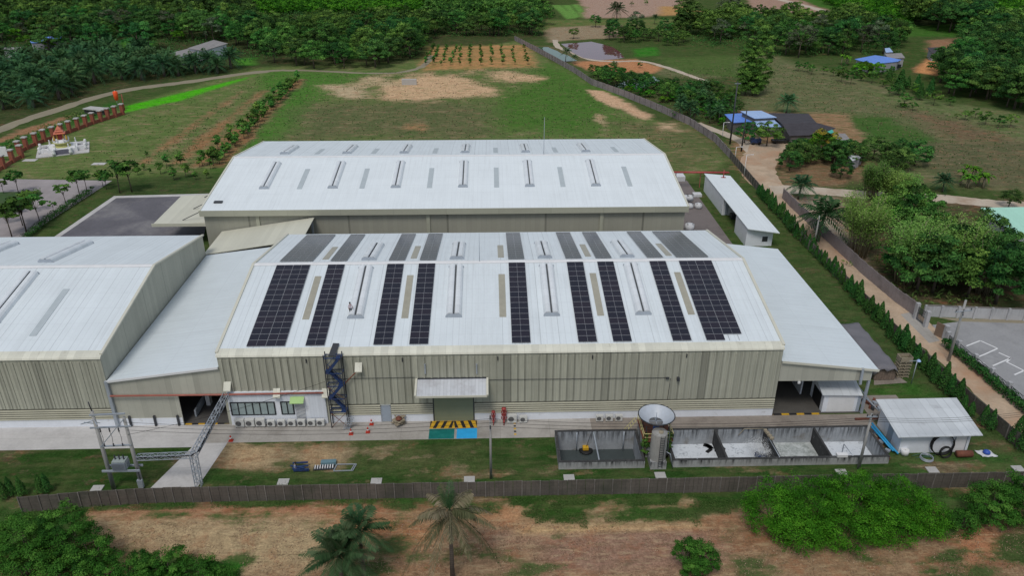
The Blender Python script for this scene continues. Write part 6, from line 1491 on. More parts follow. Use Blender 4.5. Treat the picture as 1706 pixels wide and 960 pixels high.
def cone(label, px, py):
    x, y = at(px, py); r_ = thing('traffic_cone', label, 'traffic cone', (x, y, 0), 'traffic cones on the pavement')
    MB().box(x-.26, x+.26, y-.26, y+.26, .02, .08).build('base', M['cone'], r_); MB().lathe(x, y, [(.22, .08), (.14, .4), (.10, .6), (.04, .8), (0, .8)], 12).build('body', M['cone'], r_)
    MB().lathe(x, y, [(.15, .38), (.12, .54)], 12).build('band', M['white_paint'], r_)
cone('orange cone nearest the wall, beside the grey door', 619, 708); cone('orange cone in front of the stair tower', 585, 724); cone('orange cone right of the one before the stair tower', 613, 721); cone('lone orange cone at the driveway edge', 385, 735)
def standpipe(label, px, s):
    x = on_wall(px, 697, 79.3)[0]; r_ = thing('fire_standpipe', label, 'standpipe', (x, 79.3, 0)); m = MB(); m.tube([(x, 79.3, 0), (x, 79.3, 1.9*s)], .12*s, 8); m.tube([(x-.3*s, 79.3, 1.2*s), (x+.3*s, 79.3, 1.2*s)], .1*s, 8); m.tube([(x, 79.3, .6*s), (x, 78.9, .5*s), (x, 78.85, 0)], .1*s, 8); m.build('riser', M['red'], r_)
    for z in (.9, 1.7):
        w = MB(); w.tube([(x+.3*s*math.cos(t*.524), 79.1+.0*t, z*s+.3*s*math.sin(t*.524)) for t in range(12)], .05*s, 6, closed=True); w.bar((x-.28*s, 79.1, z*s), (x+.28*s, 79.1, z*s), .05); w.bar((x, 79.1, z*s-.28*s), (x, 79.1, z*s+.28*s), .05); w.build('valve_wheel', M['red'], r_)
    MB().lathe(x, 79.3, [(.1, 1.85*s), (.28*s, 1.95*s), (.28*s, 2.1*s), (.05, 2.2*s)], 10).build('cap', M['red'], r_)
standpipe('slim red fire standpipe behind the slim pole', 822, .85); standpipe('bulky red fire standpipe left of the larger air conditioner', 839.5, 1.05)
x, y = at(664, 708); wp = thing('pallet_pile', 'heap of pale broken pallets and spools on the pavement', 'pallets', (x, y, 0)); rr = random.Random(5)
for k in range(7):
    m = MB(); m.obox((x+rr.uniform(-.45, .45), y+rr.uniform(-.4, .4), .15+.13*k), (.5, .09, .05), rr.uniform(0, 3)); m.obox((x+rr.uniform(-.45, .45), y+rr.uniform(-.4, .4), .18+.13*k), (.45, .3, .03), rr.uniform(0, 3)); m.build('board', M['wood'], wp)
MB().lathe(x+.1, y-.1, [(.05, .95), (.4, .95), (.4, 1.05), (.18, 1.05), (.18, 1.3), (.02, 1.3)], 12).build('spool', M['rust'], wp)
SLABS = ((162, 815, 'pale inspection slab left of the transformer station'), (472, 804, 'pale inspection slab in the lawn behind the fence, left of the palms'), (627, 803, 'chipped pale slab in the lawn above the leaning palm'), (782, 800, 'pale slab behind the tall palm crown'),
         (948, 797, 'dull slab in the lawn below the dark tank'), (1100, 793, 'bright slab at the foot of the round tank'), (1553, 784, 'grey slab between the large bush and the pump house'), (1402, 788, 'slab behind the large bush'), (1696, 782, 'pale slab at the right edge of the lawn'))
for px, py, lb in SLABS:
    x, y = at(px, py); m = MB(); m.box(x-.6, x+.6, y-.5, y+.5, 0, .10); m.box(x-.25, x+.25, y-.18, y+.18, .10, .13)
    tag(m.build('inspection_slab', M['pale_cap']), lb, 'slab', 'inspection slabs on the front lawn')
# steel left on the lawn
x, y = at(540, 781); r_ = thing('slatted_rack', 'dark rack with white slats lying on the lawn', 'rack', (x, y, 0)); m = MB(); m.obox((x, y, .12), (1.15, .36, .06), .06); m.build('frame', M['steel_dark'], r_)
m = MB()
for k in range(8): m.obox((x-.98+k*.28, y-.02+.017*k, .24), (.05, .32, .04), .1)
m.build('slat', M['white_paint'], r_)
m = MB(); m.obox((x+.4, y+.75, .25), (.85, .3, .2), .05); tag(m.build('sheet_bundle', mat('teal_grey_sheet_stack', (.14, .24, .28), .5, .2)), 'teal grey bundle of sheets lying behind the slatted rack', 'sheets')
x, y = at(575, 781); m = MB(); P = [(x-1.2, y-.55, .1), (x+.95, y-.5, .1), (x+1.2, y+.6, .1), (x-1.0, y+.62, .1)]
for a, b in zip(P, P[1:]+P[:1]): m.bar(a, b, .09)
m.bar((x+.75, y-.5, .1), (x+1.0, y+.6, .1), .08); tag(m.build('steel_rectangle', M['galv']), 'rectangular grey pipe frame lying on the lawn', 'frame')
x, y = at(500, 783); bs = thing('steel_pile', 'pile of blue painted steel beams beside the sitting person', 'steel pile', (x, y, 0)); rr = random.Random(9)
for k in range(7): m = MB(); m.obox((x+rr.uniform(-.3, .3), y+rr.uniform(-.4, .5), .1+.09*k), (.85, .09, .06), rr.uniform(-.35, .35)); m.build('beam', M['blue_steel'], bs)

# ------------------------------------------------------------------ water treatment tanks
zt, zb = 1.0, -2.6
def tank_block(label, xa, xb, zw, mw, div):
    r_ = thing('treatment_tank', label, 'tank', ((xa+xb)/2, 73.2, 0), 'treatment tanks'); t = .26; ya, yb = 70.3, 76.22
    MB().box(xa, xb, ya, ya+t, zb, zt).build('front_wall', M['pool_wall'], r_); MB().box(xa, xb, yb-t, yb, zb, zt).build('rear_wall', M['pool_in'], r_)
    for x in (xa, xb-t): MB().box(x, x+t, ya+t, yb-t, zb, zt).build('side_wall', M['pool_in'], r_)
    c = MB(); c.box(xa-.03, xb+.03, ya-.03, ya+t+.02, zt, zt+.05); c.box(xa-.03, xb+.03, yb-t-.02, yb+.03, zt, zt+.05)
    for x in (xa, xb-t): c.box(x-.02, x+t+.02, ya+t+.03, yb-t-.03, zt, zt+.05)
    c.build('wall_top', M['pool_cap'], r_)
    for x in div: MB().box(x-.12, x+.12, ya+t, yb-t, zb, zt-.05).build('divider', M['pool_cap'], r_)
    MB().box(xa+t, xb-t, ya+t, yb-t, zb-.2, zb).build('floor', M['pool_in'], r_)
    xs = [xa+t]+list(div)+[xb-t]
    for i in range(len(xs)-1):
        o = MB(); o.add([(xs[i]+.02, ya+t, zw), (xs[i+1]-.02, ya+t, zw), (xs[i+1]-.02, yb-t, zw), (xs[i]+.02, yb-t, zw)], [(0, 1, 2, 3)]); o.build('water', mw[i % len(mw)], r_)
    return r_
dvs = [at(px, 738, 1.)[0] for px in (1201, 1287, 1372)]
tl_ = tank_block('left concrete treatment tank holding dark still water', 7.35, 17.1, -1.7, [M['water_dark']], [])
tr_ = tank_block('long concrete treatment tank of four cells full of white foam', 20.3, 45.1, -1.15, [M['water_foam'], M['water_foam'], M['water_foam2'], M['water_foam'], M['water_foam']], dvs)
xdv = at(994, 750, .6)[0]; m = MB(); m.bar((xdv, 70.5, .8), (xdv, 76, .8), .14); m.tube([(xdv, 71.2, -.2), (xdv+1.6, 71.2, -.2), (xdv+1.7, 70.4, .3)], .05, 6); m.tube([(xdv+.8, 71.2, -.2), (xdv+.95, 70.5, .4)], .05, 6); m.tube([(xdv-2, 75.8, 1.), (xdv-2, 75.7, -1.6)], .06, 6); m.tube([(15.6, 75.8, 1.), (15.6, 75.8, -1.7)], .08, 6); m.build('pipework', M['galv'], tl_)
x, y = at(976, 751, -1.6); fp = thing('floating_pump', 'small yellow floating pump in the dark water tank', 'pump', (x, y, -1.7)); MB().lathe(x, y, [(.1, -1.75), (.75, -1.7), (.85, -1.55), (.6, -1.45), (.05, -1.42)], 12).build('float', M['black'], fp); MB().box(x-.4, x+.3, y-.3, y+.3, -1.43, -1.0).build('motor', M['yellow'], fp, bevel=.06)
MB().tube([(x, y, -1.05), (x+.1, y, -.8), (x+.5, 75.6, 1.0)], .03, 5).build('cable', M['black'], fp)
x, y = at(1190, 746, -1.1); m = MB(); rr = random.Random(3)
for k in range(9): m.obox((x+rr.uniform(-.9, .9), y+rr.uniform(-.6, .6), -1.1), (rr.uniform(.2, .5), rr.uniform(.15, .35), .05), rr.uniform(0, 3))
tag(m.build('scum_float', M['black']), 'black floating scum in the foaming cell beside the divider', 'scum')
x, y = at(1268, 760, -1.1); aer = thing('aerator', 'surface aerator throwing a white fountain in the foaming tank', 'aerator', (x, y, -1.15)); MB().lathe(x, y, [(.1, -1.2), (.7, -1.15), (.8, -1.0), (.2, -.9), (.15, -.5), (.02, -.5)], 12).build('float', M['blue_steel'], aer)
r0_ = np.random.default_rng(8); n = 5200; az = r0_.uniform(0, 6.283, n); v = r0_.uniform(.5, 1.25, n); t_ = r0_.random(n); rad = v*t_*2.3; zz = -1.1+v*(5.4*t_-5.4*t_*t_)
P_ = np.stack([rad*np.cos(az), rad*np.sin(az), zz+1.15], 1)+r0_.normal(0, .05, (n, 3)); dm = leaf_mesh('spray', leaves(P_, r0_.normal(0, 1, (n, 3)), .045, r0_, .5), np.full(n, .9), mat('white_spray', (.75, .77, .78), .5)); o = bpy.data.objects.new('spray', dm); COL.objects.link(o); o.parent = aer
m = MB()
for k, (px, py) in enumerate(((1405, 745), (1280, 735), (1160, 770))):
    x, y = at(px, py, 0.5); m = MB(); m.tube([(x, y, -1.1), (x, y, .9), (x, 70.4, 1.1)], .05, 6); tag(m.build('dip_pipe', M['galv']), ('thin dip pipe in the right foam cell', 'dip pipe beside the aerator divider', 'dip pipe in the first foam cell')[k], 'pipe')
x, y = at(1406, 766, 1.1); tag(MB().box(x-.6, x+.6, 70.2, 70.7, 1.06, 1.4).build('control_box', M['white_paint']), 'white box on the front wall of the right foam cell', 'box')
x = at(1281, 722, 1.)[0]; m = MB()
for k in range(4): m.obox((dvs[1]-.15+.1*k, 75.4-.5*k, 1.12), (.18, .2, .12), .3*k)
m.tube([(dvs[1]-.3, 75.8, 1.1), (dvs[1]-2.6, 75.7, 1.2), (dvs[1]-3.2, 75.7, .2)], .05, 6); tag(m.build('blower_manifold', M['wood']), 'rusty manifold on the divider beside the aerator', 'manifold')
# hopper on its tower
hx, hy = 18.7, 73.5; ho = thing('sludge_hopper', 'white cone shaped hopper on a railed stand above the tanks', 'hopper', (hx, hy, 0))
MB().lathe(hx, hy, [(.78, 4.00), (.84, 3.98), (1.98, 4.95), (2.06, 4.97), (2.06, 5.06), (1.96, 5.06), (1.92, 4.98), (.80, 4.08)], 32).build('bowl', mat('white_grp_bowl', (.46, .50, .55), .4, .08, .7, 4., streak=('X', .3, (.4, .4, .4), 3.6, 5.)), ho)
MB().tube([(hx+2.06*math.cos(t*.196), hy+2.06*math.sin(t*.196), 5.04) for t in range(32)], .07, 6, closed=True).build('rim', M['steel_dark'], ho)
m = MB(); m.lathe(hx, hy, [(0.02, 4.02), (.79, 4.02), (.79, 4.08), (.02, 4.08)], 20); m.build('outlet_grating', M['grille'], ho)
m = MB(); m.bar((hx-.8, hy, 4.12), (hx+.8, hy, 4.12), .06); m.bar((hx, hy-.8, 4.12), (hx, hy+.8, 4.12), .06); m.tube([(hx, hy, 4.08), (hx, hy, 5.3)], .05, 6); m.build('spindle', M['galv'], ho)
MB().lathe(hx, hy-.3, [(.25, 2.85), (.35, 2.9), (.35, 3.6), (.2, 4.0)], 12).build('motor', mat('blue_motor', (.03, .12, .42), .4, .1), ho)
MB().box(17.2, 20.2, 72.2, 76.1, 0, 2.4).build('chamber', M['pool_wall'], ho)
MB().box(17.1, 20.5, 71.9, 76.2, 2.4, 2.52).build('platform', M['rust'], ho)
m = MB()
for (a, b) in (((17.15, 71.95), (20.45, 71.95)), ((20.45, 71.95), (20.45, 76.1)), ((17.15, 71.95), (17.15, 76.1))):
    for z in (3.0, 3.5): m.bar((*a, z), (*b, z), .06)
    for t in (0, .5, 1): m.bar((a[0]+(b[0]-a[0])*t, a[1]+(b[1]-a[1])*t, 2.5), (a[0]+(b[0]-a[0])*t, a[1]+(b[1]-a[1])*t, 3.5), .07)
m.build('railing', M['yellow_rail'], ho)
for t in range(4): MB().bar((hx+1.2*(-1 if t % 2 else 1), hy+1.0*(-1 if t < 2 else 1), 2.5), (hx+1.3*(-1 if t % 2 else 1), hy+1.1*(-1 if t < 2 else 1), 4.2), .1).build('leg', M['steel_dark'], ho)
m = MB(); m.bar((17.0, 75.9, 2.5), (15.6, 76.4, .1), .05, .06); m.bar((17.0, 76.6, 2.5), (15.6, 77.1, .1), .05, .06)
for k in range(6): m.box(15.75+k*.23, 15.8+k*.23, 76.0, 76.9, .25+k*.38, .27+k*.38)
m.build('stair', M['yellow_rail'], ho)
tk = thing('round_tank', 'upright grey cylindrical tank with a ladder in front of the hopper', 'tank', (18.6, 70.9, 0))
MB().lathe(18.6, 70.9, [(.9, 1.0), (.92, 2.8), (.88, 4.45), (.84, 4.55), (.02, 4.68)], 28).build('shell', M['tank'], tk)
MB().box(17.7, 19.5, 70.0, 71.8, 0, 1.0).build('pedestal', M['pool_wall'], tk); MB().lathe(18.7, 70.7, [(.28, 4.62), (.28, 4.8), (.02, 4.84)], 12).build('hatch', M['wood'], tk)
m = MB()
for x in (18.55, 19.0): m.bar((x, 69.93, .2), (x, 69.93, 4.6), .05)
for k in range(13): m.bar((18.55, 69.93, .5+k*.32), (19.0, 69.93, .5+k*.32), .04)
m.build('ladder', M['steel_dark'], tk)
m = MB(); m.tube([(19.5, 70.6, 2.0), (19.9, 70.3, 1.9), (20.2, 69.9, .3)], .06, 6); m.tube([(19.4, 71.2, 4.4), (19.8, 71.3, 4.2), (19.8, 71.3, 1.)], .05, 6); m.build('pipework', M['galv'], tk)
leafy_mass('climbing_plant', 'green climber hanging left of the round tank', 'plant', [(17.35, 72.1, .8, .5, 3.4)], M['leaf'], 900, .11, 311, rcl=.3, ncl=18)
leafy_mass('climbing_plant', 'green climber hanging right of the round tank', 'plant', [(20.05, 72.1, .6, .5, 3.8)], M['leaf'], 800, .11, 312, rcl=.3, ncl=18)

# ------------------------------------------------------------------ round the pump house
bpz = thing('pipe_bundle', 'bundle of bright blue pipes leaning along the pump house side', 'pipes', (46.4, 74.5, 0))
for k in range(4): MB().tube([(46.8-.16*k, 71.6+.25*k, .35+.10*(k % 2)), (46.0-.16*k, 76.9-.3*k, .85+.12*(k % 2))], .10, 8).build('pipe', M['blue_pipe'], bpz)
sc = thing('scrap_heap', 'low heap of rusty scrap between the foam tank and the blue pipes', 'scrap', (45.9, 73.5, 0)); rr = random.Random(4)
for k in range(9): m = MB(); m.obox((45.6+rr.uniform(-.25, .35), 71.2+.55*k, .15+rr.uniform(0, .2)), (.28, .2, .12), rr.uniform(0, 3)); m.build('scrap_piece', (M['rust'], M['wood'], M['galv'])[k % 3], sc)
def coil(label, c, r, tube, n, flat=False, mat_=None):
    m = MB()
    for k in range(n):
        q = r-.02*k; off = .11*k
        m.tube([((c[0]+q*math.cos(t*.2618)), (c[1]-off*.9+.1*math.sin(t*.2618)) if not flat else c[1]+q*math.sin(t*.2618), (c[2]+q*math.sin(t*.2618)) if not flat else c[2]+off) for t in range(24)], tube, 6, closed=True)
    return tag(m.build('hose_coil', mat_ or M['black']), label, 'hose coil')
cx_, cz_ = on_wall(1571, 740, 71.8); coil('large black hose coil leaning on the pump house wall', (cx_, 71.95, 1.42), 1.36, .06, 4)
coil('smaller black hose coil in front of the large one', (cx_+.2, 71.3, .75), .68, .06, 3)
coil('grey hose coil lying on the grass before the pump house', (cx_-2., 71.0, .1), .7, .05, 3, True, M['galv'])
x = cx_+2.5; m = MB(); m.tube([(x-.9, 71.3, .42), (x+.9, 71.3, .42)], .40, 14); tag(m.build('rusty_drum', M['rust']), 'rusty brown drum lying by the pump house door', 'drum')
x, y = at(1506, 758); m = MB(); m.lathe(x, y, [(.1, 0), (.45, .1), (.5, .7), (.4, .75), (.05, .7)], 10); tag(m.build('white_tub', M['white_paint']), 'white tub at the corner of the pump house', 'tub')
x, y = at(1540, 761); m = MB(); m.tube([(x-1.5, y, .1), (x-.6, y+.2, .15), (x+.4, y-.1, .1), (x+1.3, y+.1, .12)], .06, 6); m.tube([(x-1.2, y-.3, .06), (x, y-.15, .1), (x+1, y-.35, .06)], .05, 6); tag(m.build('loose_hose', mat('green_hose', (.05, .12, .07), .6)), 'loose green hoses on the grass before the pump house', 'hose')
x, y = at(1640, 757); g = MB(); nn = 8; V = [(x-.9+1.8*i/nn+.35*(1-j/nn), y-.6+1.2*j/nn, .06+.05*math.sin(i*1.7+j)) for j in range(nn+1) for i in range(nn+1)]; g.add(V, [(j*(nn+1)+i, j*(nn+1)+i+1, (j+1)*(nn+1)+i+1, (j+1)*(nn+1)+i) for j in range(nn) for i in range(nn)], 0, True)
o = g.build('ground_sheet', M['bag']); tag(o, 'white sheet spread on the grass right of the pump house', 'sheet'); sm_ = o.modifiers.new('Thickness', 'SOLIDIFY'); sm_.thickness = .03
m = MB(); m.lathe(x+.2, y, [(.1, .1), (.42, .18), (.38, .4), (.15, .55), (.02, .56)], 9); tag(m.build('blue_bag', mat('blue_plastic', (.04, .10, .45), .5)), 'blue bag lying on the white sheet', 'bag')
# stack under grey tarpaulin
tp = thing('covered_stack', 'long stack covered by a grey tarpaulin beside the right lean-to', 'stack', (52.4, 93, 0))
for k in range(6): m = MB(); m.box(51.1, 53.9, 87.5+1.95*k, 89.3+1.95*k, .1, 2.0); m.build('crate', M['wood'] if k else mat('brown_crate', (.20, .15, .12), .9, .3, 2., 6., stripes=(('X', .35, .15, .6, .4),)), tp)
g = MB(); na, nb = 26, 8; rr = random.Random(12); V = []
for i in range(na+1):
    for j in range(nb+1):
        u = j/nb; x = 50.7+3.5*u; z = 2.22+.10*math.sin(i*.9)*math.sin(u*5)+rr.uniform(-.03, .03); y = 87.1+12.3*i/na+rr.uniform(-.05, .05)
        if j in (0, nb): z -= .75+rr.uniform(0, .25); x += (-.05 if j == 0 else .05)
        if i in (0,): z -= .35+.25*math.sin(j*1.9)
        V.append((x, y, z))
g.add(V, [(i*(nb+1)+j, (i+1)*(nb+1)+j, (i+1)*(nb+1)+j+1, i*(nb+1)+j+1) for i in range(na) for j in range(nb)], 0, True); o = g.build('tarpaulin', M['tarp'], tp); o.modifiers.new('Thickness', 'SOLIDIFY').thickness = .03
x, y = at(1500, 626); rk = thing('pallet_rack', 'tall open stack of weathered pallets beside the tarpaulin', 'pallets', (x, y, 0))
for k in range(6):
    m = MB(); z = .15+.46*k
    for dx in (-.75, 0, .75): m.box(x+dx-.07, x+dx+.07, y-.6, y+.6, z-.15, z)
    for dy in np.linspace(-.55, .55, 6): m.box(x-.85, x+.85, y+dy-.06, y+dy+.06, z, z+.05)
    m.build('pallet', M['wood'], rk)
m = MB(); z = 2.6
for a in ((x-.85, y-.6, x+.85, y-.55), (x-.85, y+.55, x+.85, y+.6), (x-.85, y-.6, x-.8, y+.6), (x+.8, y-.6, x+.85, y+.6)): m.box(a[0], a[2], a[1], a[3], z, z+.55)
m.build('crate_rim', M['wood'], rk)
x, y = at(1518, 640); lp_ = thing('lamp_post', 'short post with a pale blue lamp hood beside the pallets', 'lamp post', (x, y, 0)); MB().tube([(x, y, 0), (x, y, 3.6)], .06, 6).build('shaft', M['galv'], lp_); MB().bar((x-1.0, y, 3.6), (x+.2, y, 3.6), .06).build('arm', M['galv'], lp_); MB().lathe(x+.2, y, [(.3, 3.55), (.16, 3.75), (.02, 3.82)], 8).build('lamp_hood', M['paleblue_roof'], lp_)
sheet('slab_paving', [(1456, 628), (1492, 624), (1512, 638), (1456, 642)], .014, M['concrete_brown'])
sch = thing('scrap_heap', 'scattered machine scrap at the outer corner of the right lean-to', 'scrap', (48, 80.5, 0)); rr = random.Random(6)
for k in range(14): m = MB(); a = rr.uniform(0, 3.1); m.obox((47.4+rr.uniform(0, 1.7), 79.4+rr.uniform(0, 3.6), .15), (rr.uniform(.1, .4), rr.uniform(.08, .2), rr.uniform(.1, .3)), a); m.build('scrap_piece', (M['rust'], M['galv'], M['steel_dark'])[k % 3], sch)
p, q = at(1424, 700), at(1470, 699); tag(MB().bar((*p, .15), (*q, .15), .2, .2).build('steel_beam', M['rust']), 'long rusty steel beam lying on the pavement behind the pole', 'beam')
m = MB(); m.bar((47.2, 82.2, 1.2), (48.6, 80.6, .1), .1); m.bar((46.6, 83, 2.2), (48.4, 81.4, .2), .08); tag(m.build('leaning_bars', M['galv']), 'grey bars leaning at the corner of the right lean-to', 'bars')
# bulk bags by the service road
def bag(label, px, py, z=0, s=1., group='white bulk bags by the service road'):
    x, y = at(px, py, z); m = MB(); w = .55*s
    m.lathe(x, y, [(.05, z), (w*1.25, z+.05), (w*1.4, z+.5*s), (w*1.25, z+.95*s), (w*.5, z+1.05*s), (.05, z+1.06*s)], 8)
    r_ = thing('bulk_bag', label, 'bag', (x, y, z), group); m.build('sack', M['bag'], r_)
    h = MB()
    for sx in (-1, 1):
        for sy in (-1, 1): h.tube([(x+sx*w*.9, y+sy*w*.9, z+.9*s), (x+sx*w*.7, y+sy*w*.5, z+1.25*s), (x+sx*w*.5, y+sy*w*.9, z+.95*s)], .04, 4)
    h.build('lifting_loop', M['steel_dark'], r_)
for i, (px, py, z) in enumerate(((1141, 335, 0), (1149, 335, 0), (1141, 333, 1.15), (1149, 333, 1.15))): bag(('lower left', 'lower right', 'upper left', 'upper right')[i]+' bulk bag of the stack of four by the warehouse', px, py, z)
bag('low bulk bag against the warehouse corner', 1149, 347); bag('bulk bag on a dark pallet beside the service road', 1163, 347, s=1.1); bag('lone white bulk bag behind the solar hall', 1148, 383, s=1.3)
x, y = at(1161, 327); tag(MB().box(x-.9, x+.9, y-.8, y+.8, .05, .7).build('paper_pallet', M['bag'], bevel=.06), 'flat pale pallet load in front of the white store', 'pallet')
x, y = at(1131, 298); tag(MB().box(x-1., x+1., y-2., y+2., .0, 1.2).build('stacked_load', M['bag'], bevel=.08), 'pale stacked load behind the warehouse gable', 'load')

# ------------------------------------------------------------------ far houses
def house(label, roofs, zwall_inset=.9, name='house', wall=None, cat='house', group='houses beyond the fences', windows=()):
    c = [at(px, py, 0) for q in roofs for px, py in q[0]]; cx_, cy_ = sum(p[0] for p in c)/len(c), sum(p[1] for p in c)/len(c)
    root = thing(name, label, cat, (cx_, cy_, 0), group)
    for pts, zs_, mt in roofs:
        P = []
        for (px, py), z in zip(pts, zs_): x, y = at(px, py, z); P.append((x, y, z))
        nrm = sum((P[i][0]*P[(i+1) % len(P)][1]-P[(i+1) % len(P)][0]*P[i][1]) for i in range(len(P)))
        if nrm < 0: P = P[::-1]
        MB().slab(P, .15).build('roof', mt, root)
        mx_, my_ = sum(p[0] for p in P)/len(P), sum(p[1] for p in P)/len(P); k = zwall_inset
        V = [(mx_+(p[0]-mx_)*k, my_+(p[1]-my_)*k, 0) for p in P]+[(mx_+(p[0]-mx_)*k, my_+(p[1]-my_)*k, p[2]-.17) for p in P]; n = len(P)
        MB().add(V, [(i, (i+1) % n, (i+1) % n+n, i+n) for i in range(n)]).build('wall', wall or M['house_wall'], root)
    for px, py, w, h in windows:
        x, y = at(px, py, 1.4); f = MB().box(x-w/2, x+w/2, y-.25, y+.2, 1.4-h/2, 1.4+h/2).build('window', M['frame_dark'], root)
    return root
BR_, PB, DR, GRf = M['blue_roof'], M['paleblue_roof'], M['dark_roof'], M['grey_roof']
house('house with two tiers of pale blue sheet roofs at the earth road bend', [([(1207, 190), (1240, 188), (1258, 202), (1221, 204)], (3.2, 3.2, 3.0, 3.0), BR_), ([(1234, 185), (1268, 184), (1294, 195), (1257, 197)], (4.6, 4.6, 4.2, 4.2), PB), ([(1255, 199), (1288, 198), (1303, 211), (1262, 211)], (3.4, 3.4, 3., 3.), PB)], wall=M['open_house_shade'])  # carport openings closed by walls with the shade in their colour
house('long low house with a dark tiled roof beside the blue roofed one', [([(1281, 188), (1347, 189), (1360, 204), (1303, 206)], (3.0, 3., 4.2, 4.2), DR), ([(1303, 206), (1360, 204), (1392, 213), (1370, 224), (1315, 226)], (4.2, 4.2, 2.6, 2.5, 2.5), DR)], wall=M['open_house_shade'])  # wall colour carries the shade of the open space under the roof
house('small shed with grey and teal sheets right of the dark roofed house', [([(1376, 216), (1386, 215), (1390, 221), (1380, 222)], (2.6, 2.6, 2.6, 2.6), M['teal']), ([(1388, 222), (1408, 222), (1418, 234), (1396, 234)], (2.6, 2.6, 2.3, 2.3), GRf)], name='shed', cat='shed')
house('hut with a small rust orange and white roof under the garden trees', [([(1424, 250), (1440, 249), (1438, 257), (1424, 257)], (2.8, 2.8, 2.6, 2.6), M['orange_roof']), ([(1412, 258), (1424, 255), (1434, 262), (1420, 268)], (2.6, 2.6, 2.4, 2.4), M['roof_shed'])], name='hut', cat='hut')
bh = house('grey house with a bright blue roof at the edge of the right wood', [([(1424, 98), (1458, 91.5), (1475, 94), (1452, 107)], (3.4, 4.2, 4.4, 3.4), BR_), ([(1475, 94), (1502, 99), (1496, 102), (1452, 107)], (4.4, 3.6, 3.4, 3.4), BR_)], windows=((1478, 111, 2.2, 1.4), (1496, 110, 2.2, 1.4), (1456, 112, 1.4, 1.8)))
house('grey roofed house behind the bright blue roofed one', [([(1474, 89), (1502, 88), (1508, 96), (1480, 97)], (4., 4., 3.4, 3.4), GRf), ([(1474, 80), (1482, 79), (1488, 86), (1476, 87)], (4.5, 4.5, 4., 4.), PB)])
house('dark roofed farmhouse beyond the orange earth yard', [([(1545, 79), (1566, 78), (1602, 86), (1590, 91), (1552, 88)], (4., 4., 3.4, 3., 3.2), DR), ([(1586, 92), (1600, 89), (1606, 93), (1592, 97)], (2.6, 2.6, 2.4, 2.4), M['roof_plain'])])
house('building with a mint green roof at the right edge', [([(1634, 346), (1760, 344), (1760, 386), (1692, 390)], (4.4, 4.4, 3.4, 3.4), M['mint_roof'])], name='building', cat='building')
house('white building among the trees at the left edge', [([(4, 79), (36, 78), (40, 82), (4, 83)], (3.4, 3.4, 3.2, 3.2), GRf)], wall=M['white_paint'])
house('small house with two bright blue roofs in the left wood', [([(50, 68), (78, 64), (86, 69), (52, 71)], (3.6, 3.6, 3.2, 3.2), BR_), ([(72, 61), (104, 59.5), (110, 63), (84, 67)], (4.2, 4.2, 3.6, 3.6), BR_)])
house('grey roofed farm building behind the oil palms', [([(312, 80), (356, 66), (380, 72), (340, 84)], (5., 5.6, 4.4, 4.2), GRf), ([(282, 88), (312, 81), (328, 85), (300, 94)], (4., 4.2, 3.6, 3.4), GRf)], wall=M['white_wall'])
x, y = at(1298, 238); cr = thing('parked_car', 'black car parked under the dark house roof edge', 'car', (x, y, 0))
m = MB(); m.prism_x([(y-.85, .3), (y+.85, .3), (y+.85, .85), (y+.7, 1.0), (y+.6, 1.5), (y-.6, 1.5), (y-.7, 1.0), (y-.85, .85)], x-1.2, x+1.2); m.box(x-2.1, x-1.2, y-.83, y+.83, .3, .95); m.box(x+1.2, x+2.0, y-.83, y+.83, .3, .95); m.build('body', M['car'], cr, bevel=.1)
for sx in (-1.35, 1.3):
    for sy in (-.82, .72): w = MB(); w.tube([(x+sx, y+sy, .33), (x+sx, y+sy+.12, .33)], .33, 12); w.build('wheel', M['black'], cr)
m = MB(); m.box(x-1.1, x+1.1, y-.72, y-.64, 1.02, 1.42); m.build('window', M['frame_dark'], cr)
x, y = at(1258, 240); ct = thing('blue_trailer', 'blue cart with a pale load beside the garden tree', 'cart', (x, y, 0)); MB().box(x-1.3, x+1.3, y-.8, y+.8, .5, 1.6).build('body', M['blue_steel'], ct); MB().box(x-.4, x+.7, y-.5, y+.5, 1.6, 2.9).build('load', M['wood'], ct)
for s in (-.8, .8): MB().tube([(x+s, y-.9, .4), (x+s, y-.75, .4)], .4, 10).build('wheel', M['black'], ct)
for i, (px, py) in enumerate(((674, 141), (682, 141), (690, 141))):
    x, y = at(px, py); m = MB(); m.box(x-.9, x+.9, y-.5, y+.5, 0, 2.0); tag(m.build('concrete_block', M['pale_cap'], bevel=.05), 'grey concrete block of the three on the bare patch of the field', 'block', 'concrete blocks on the field')

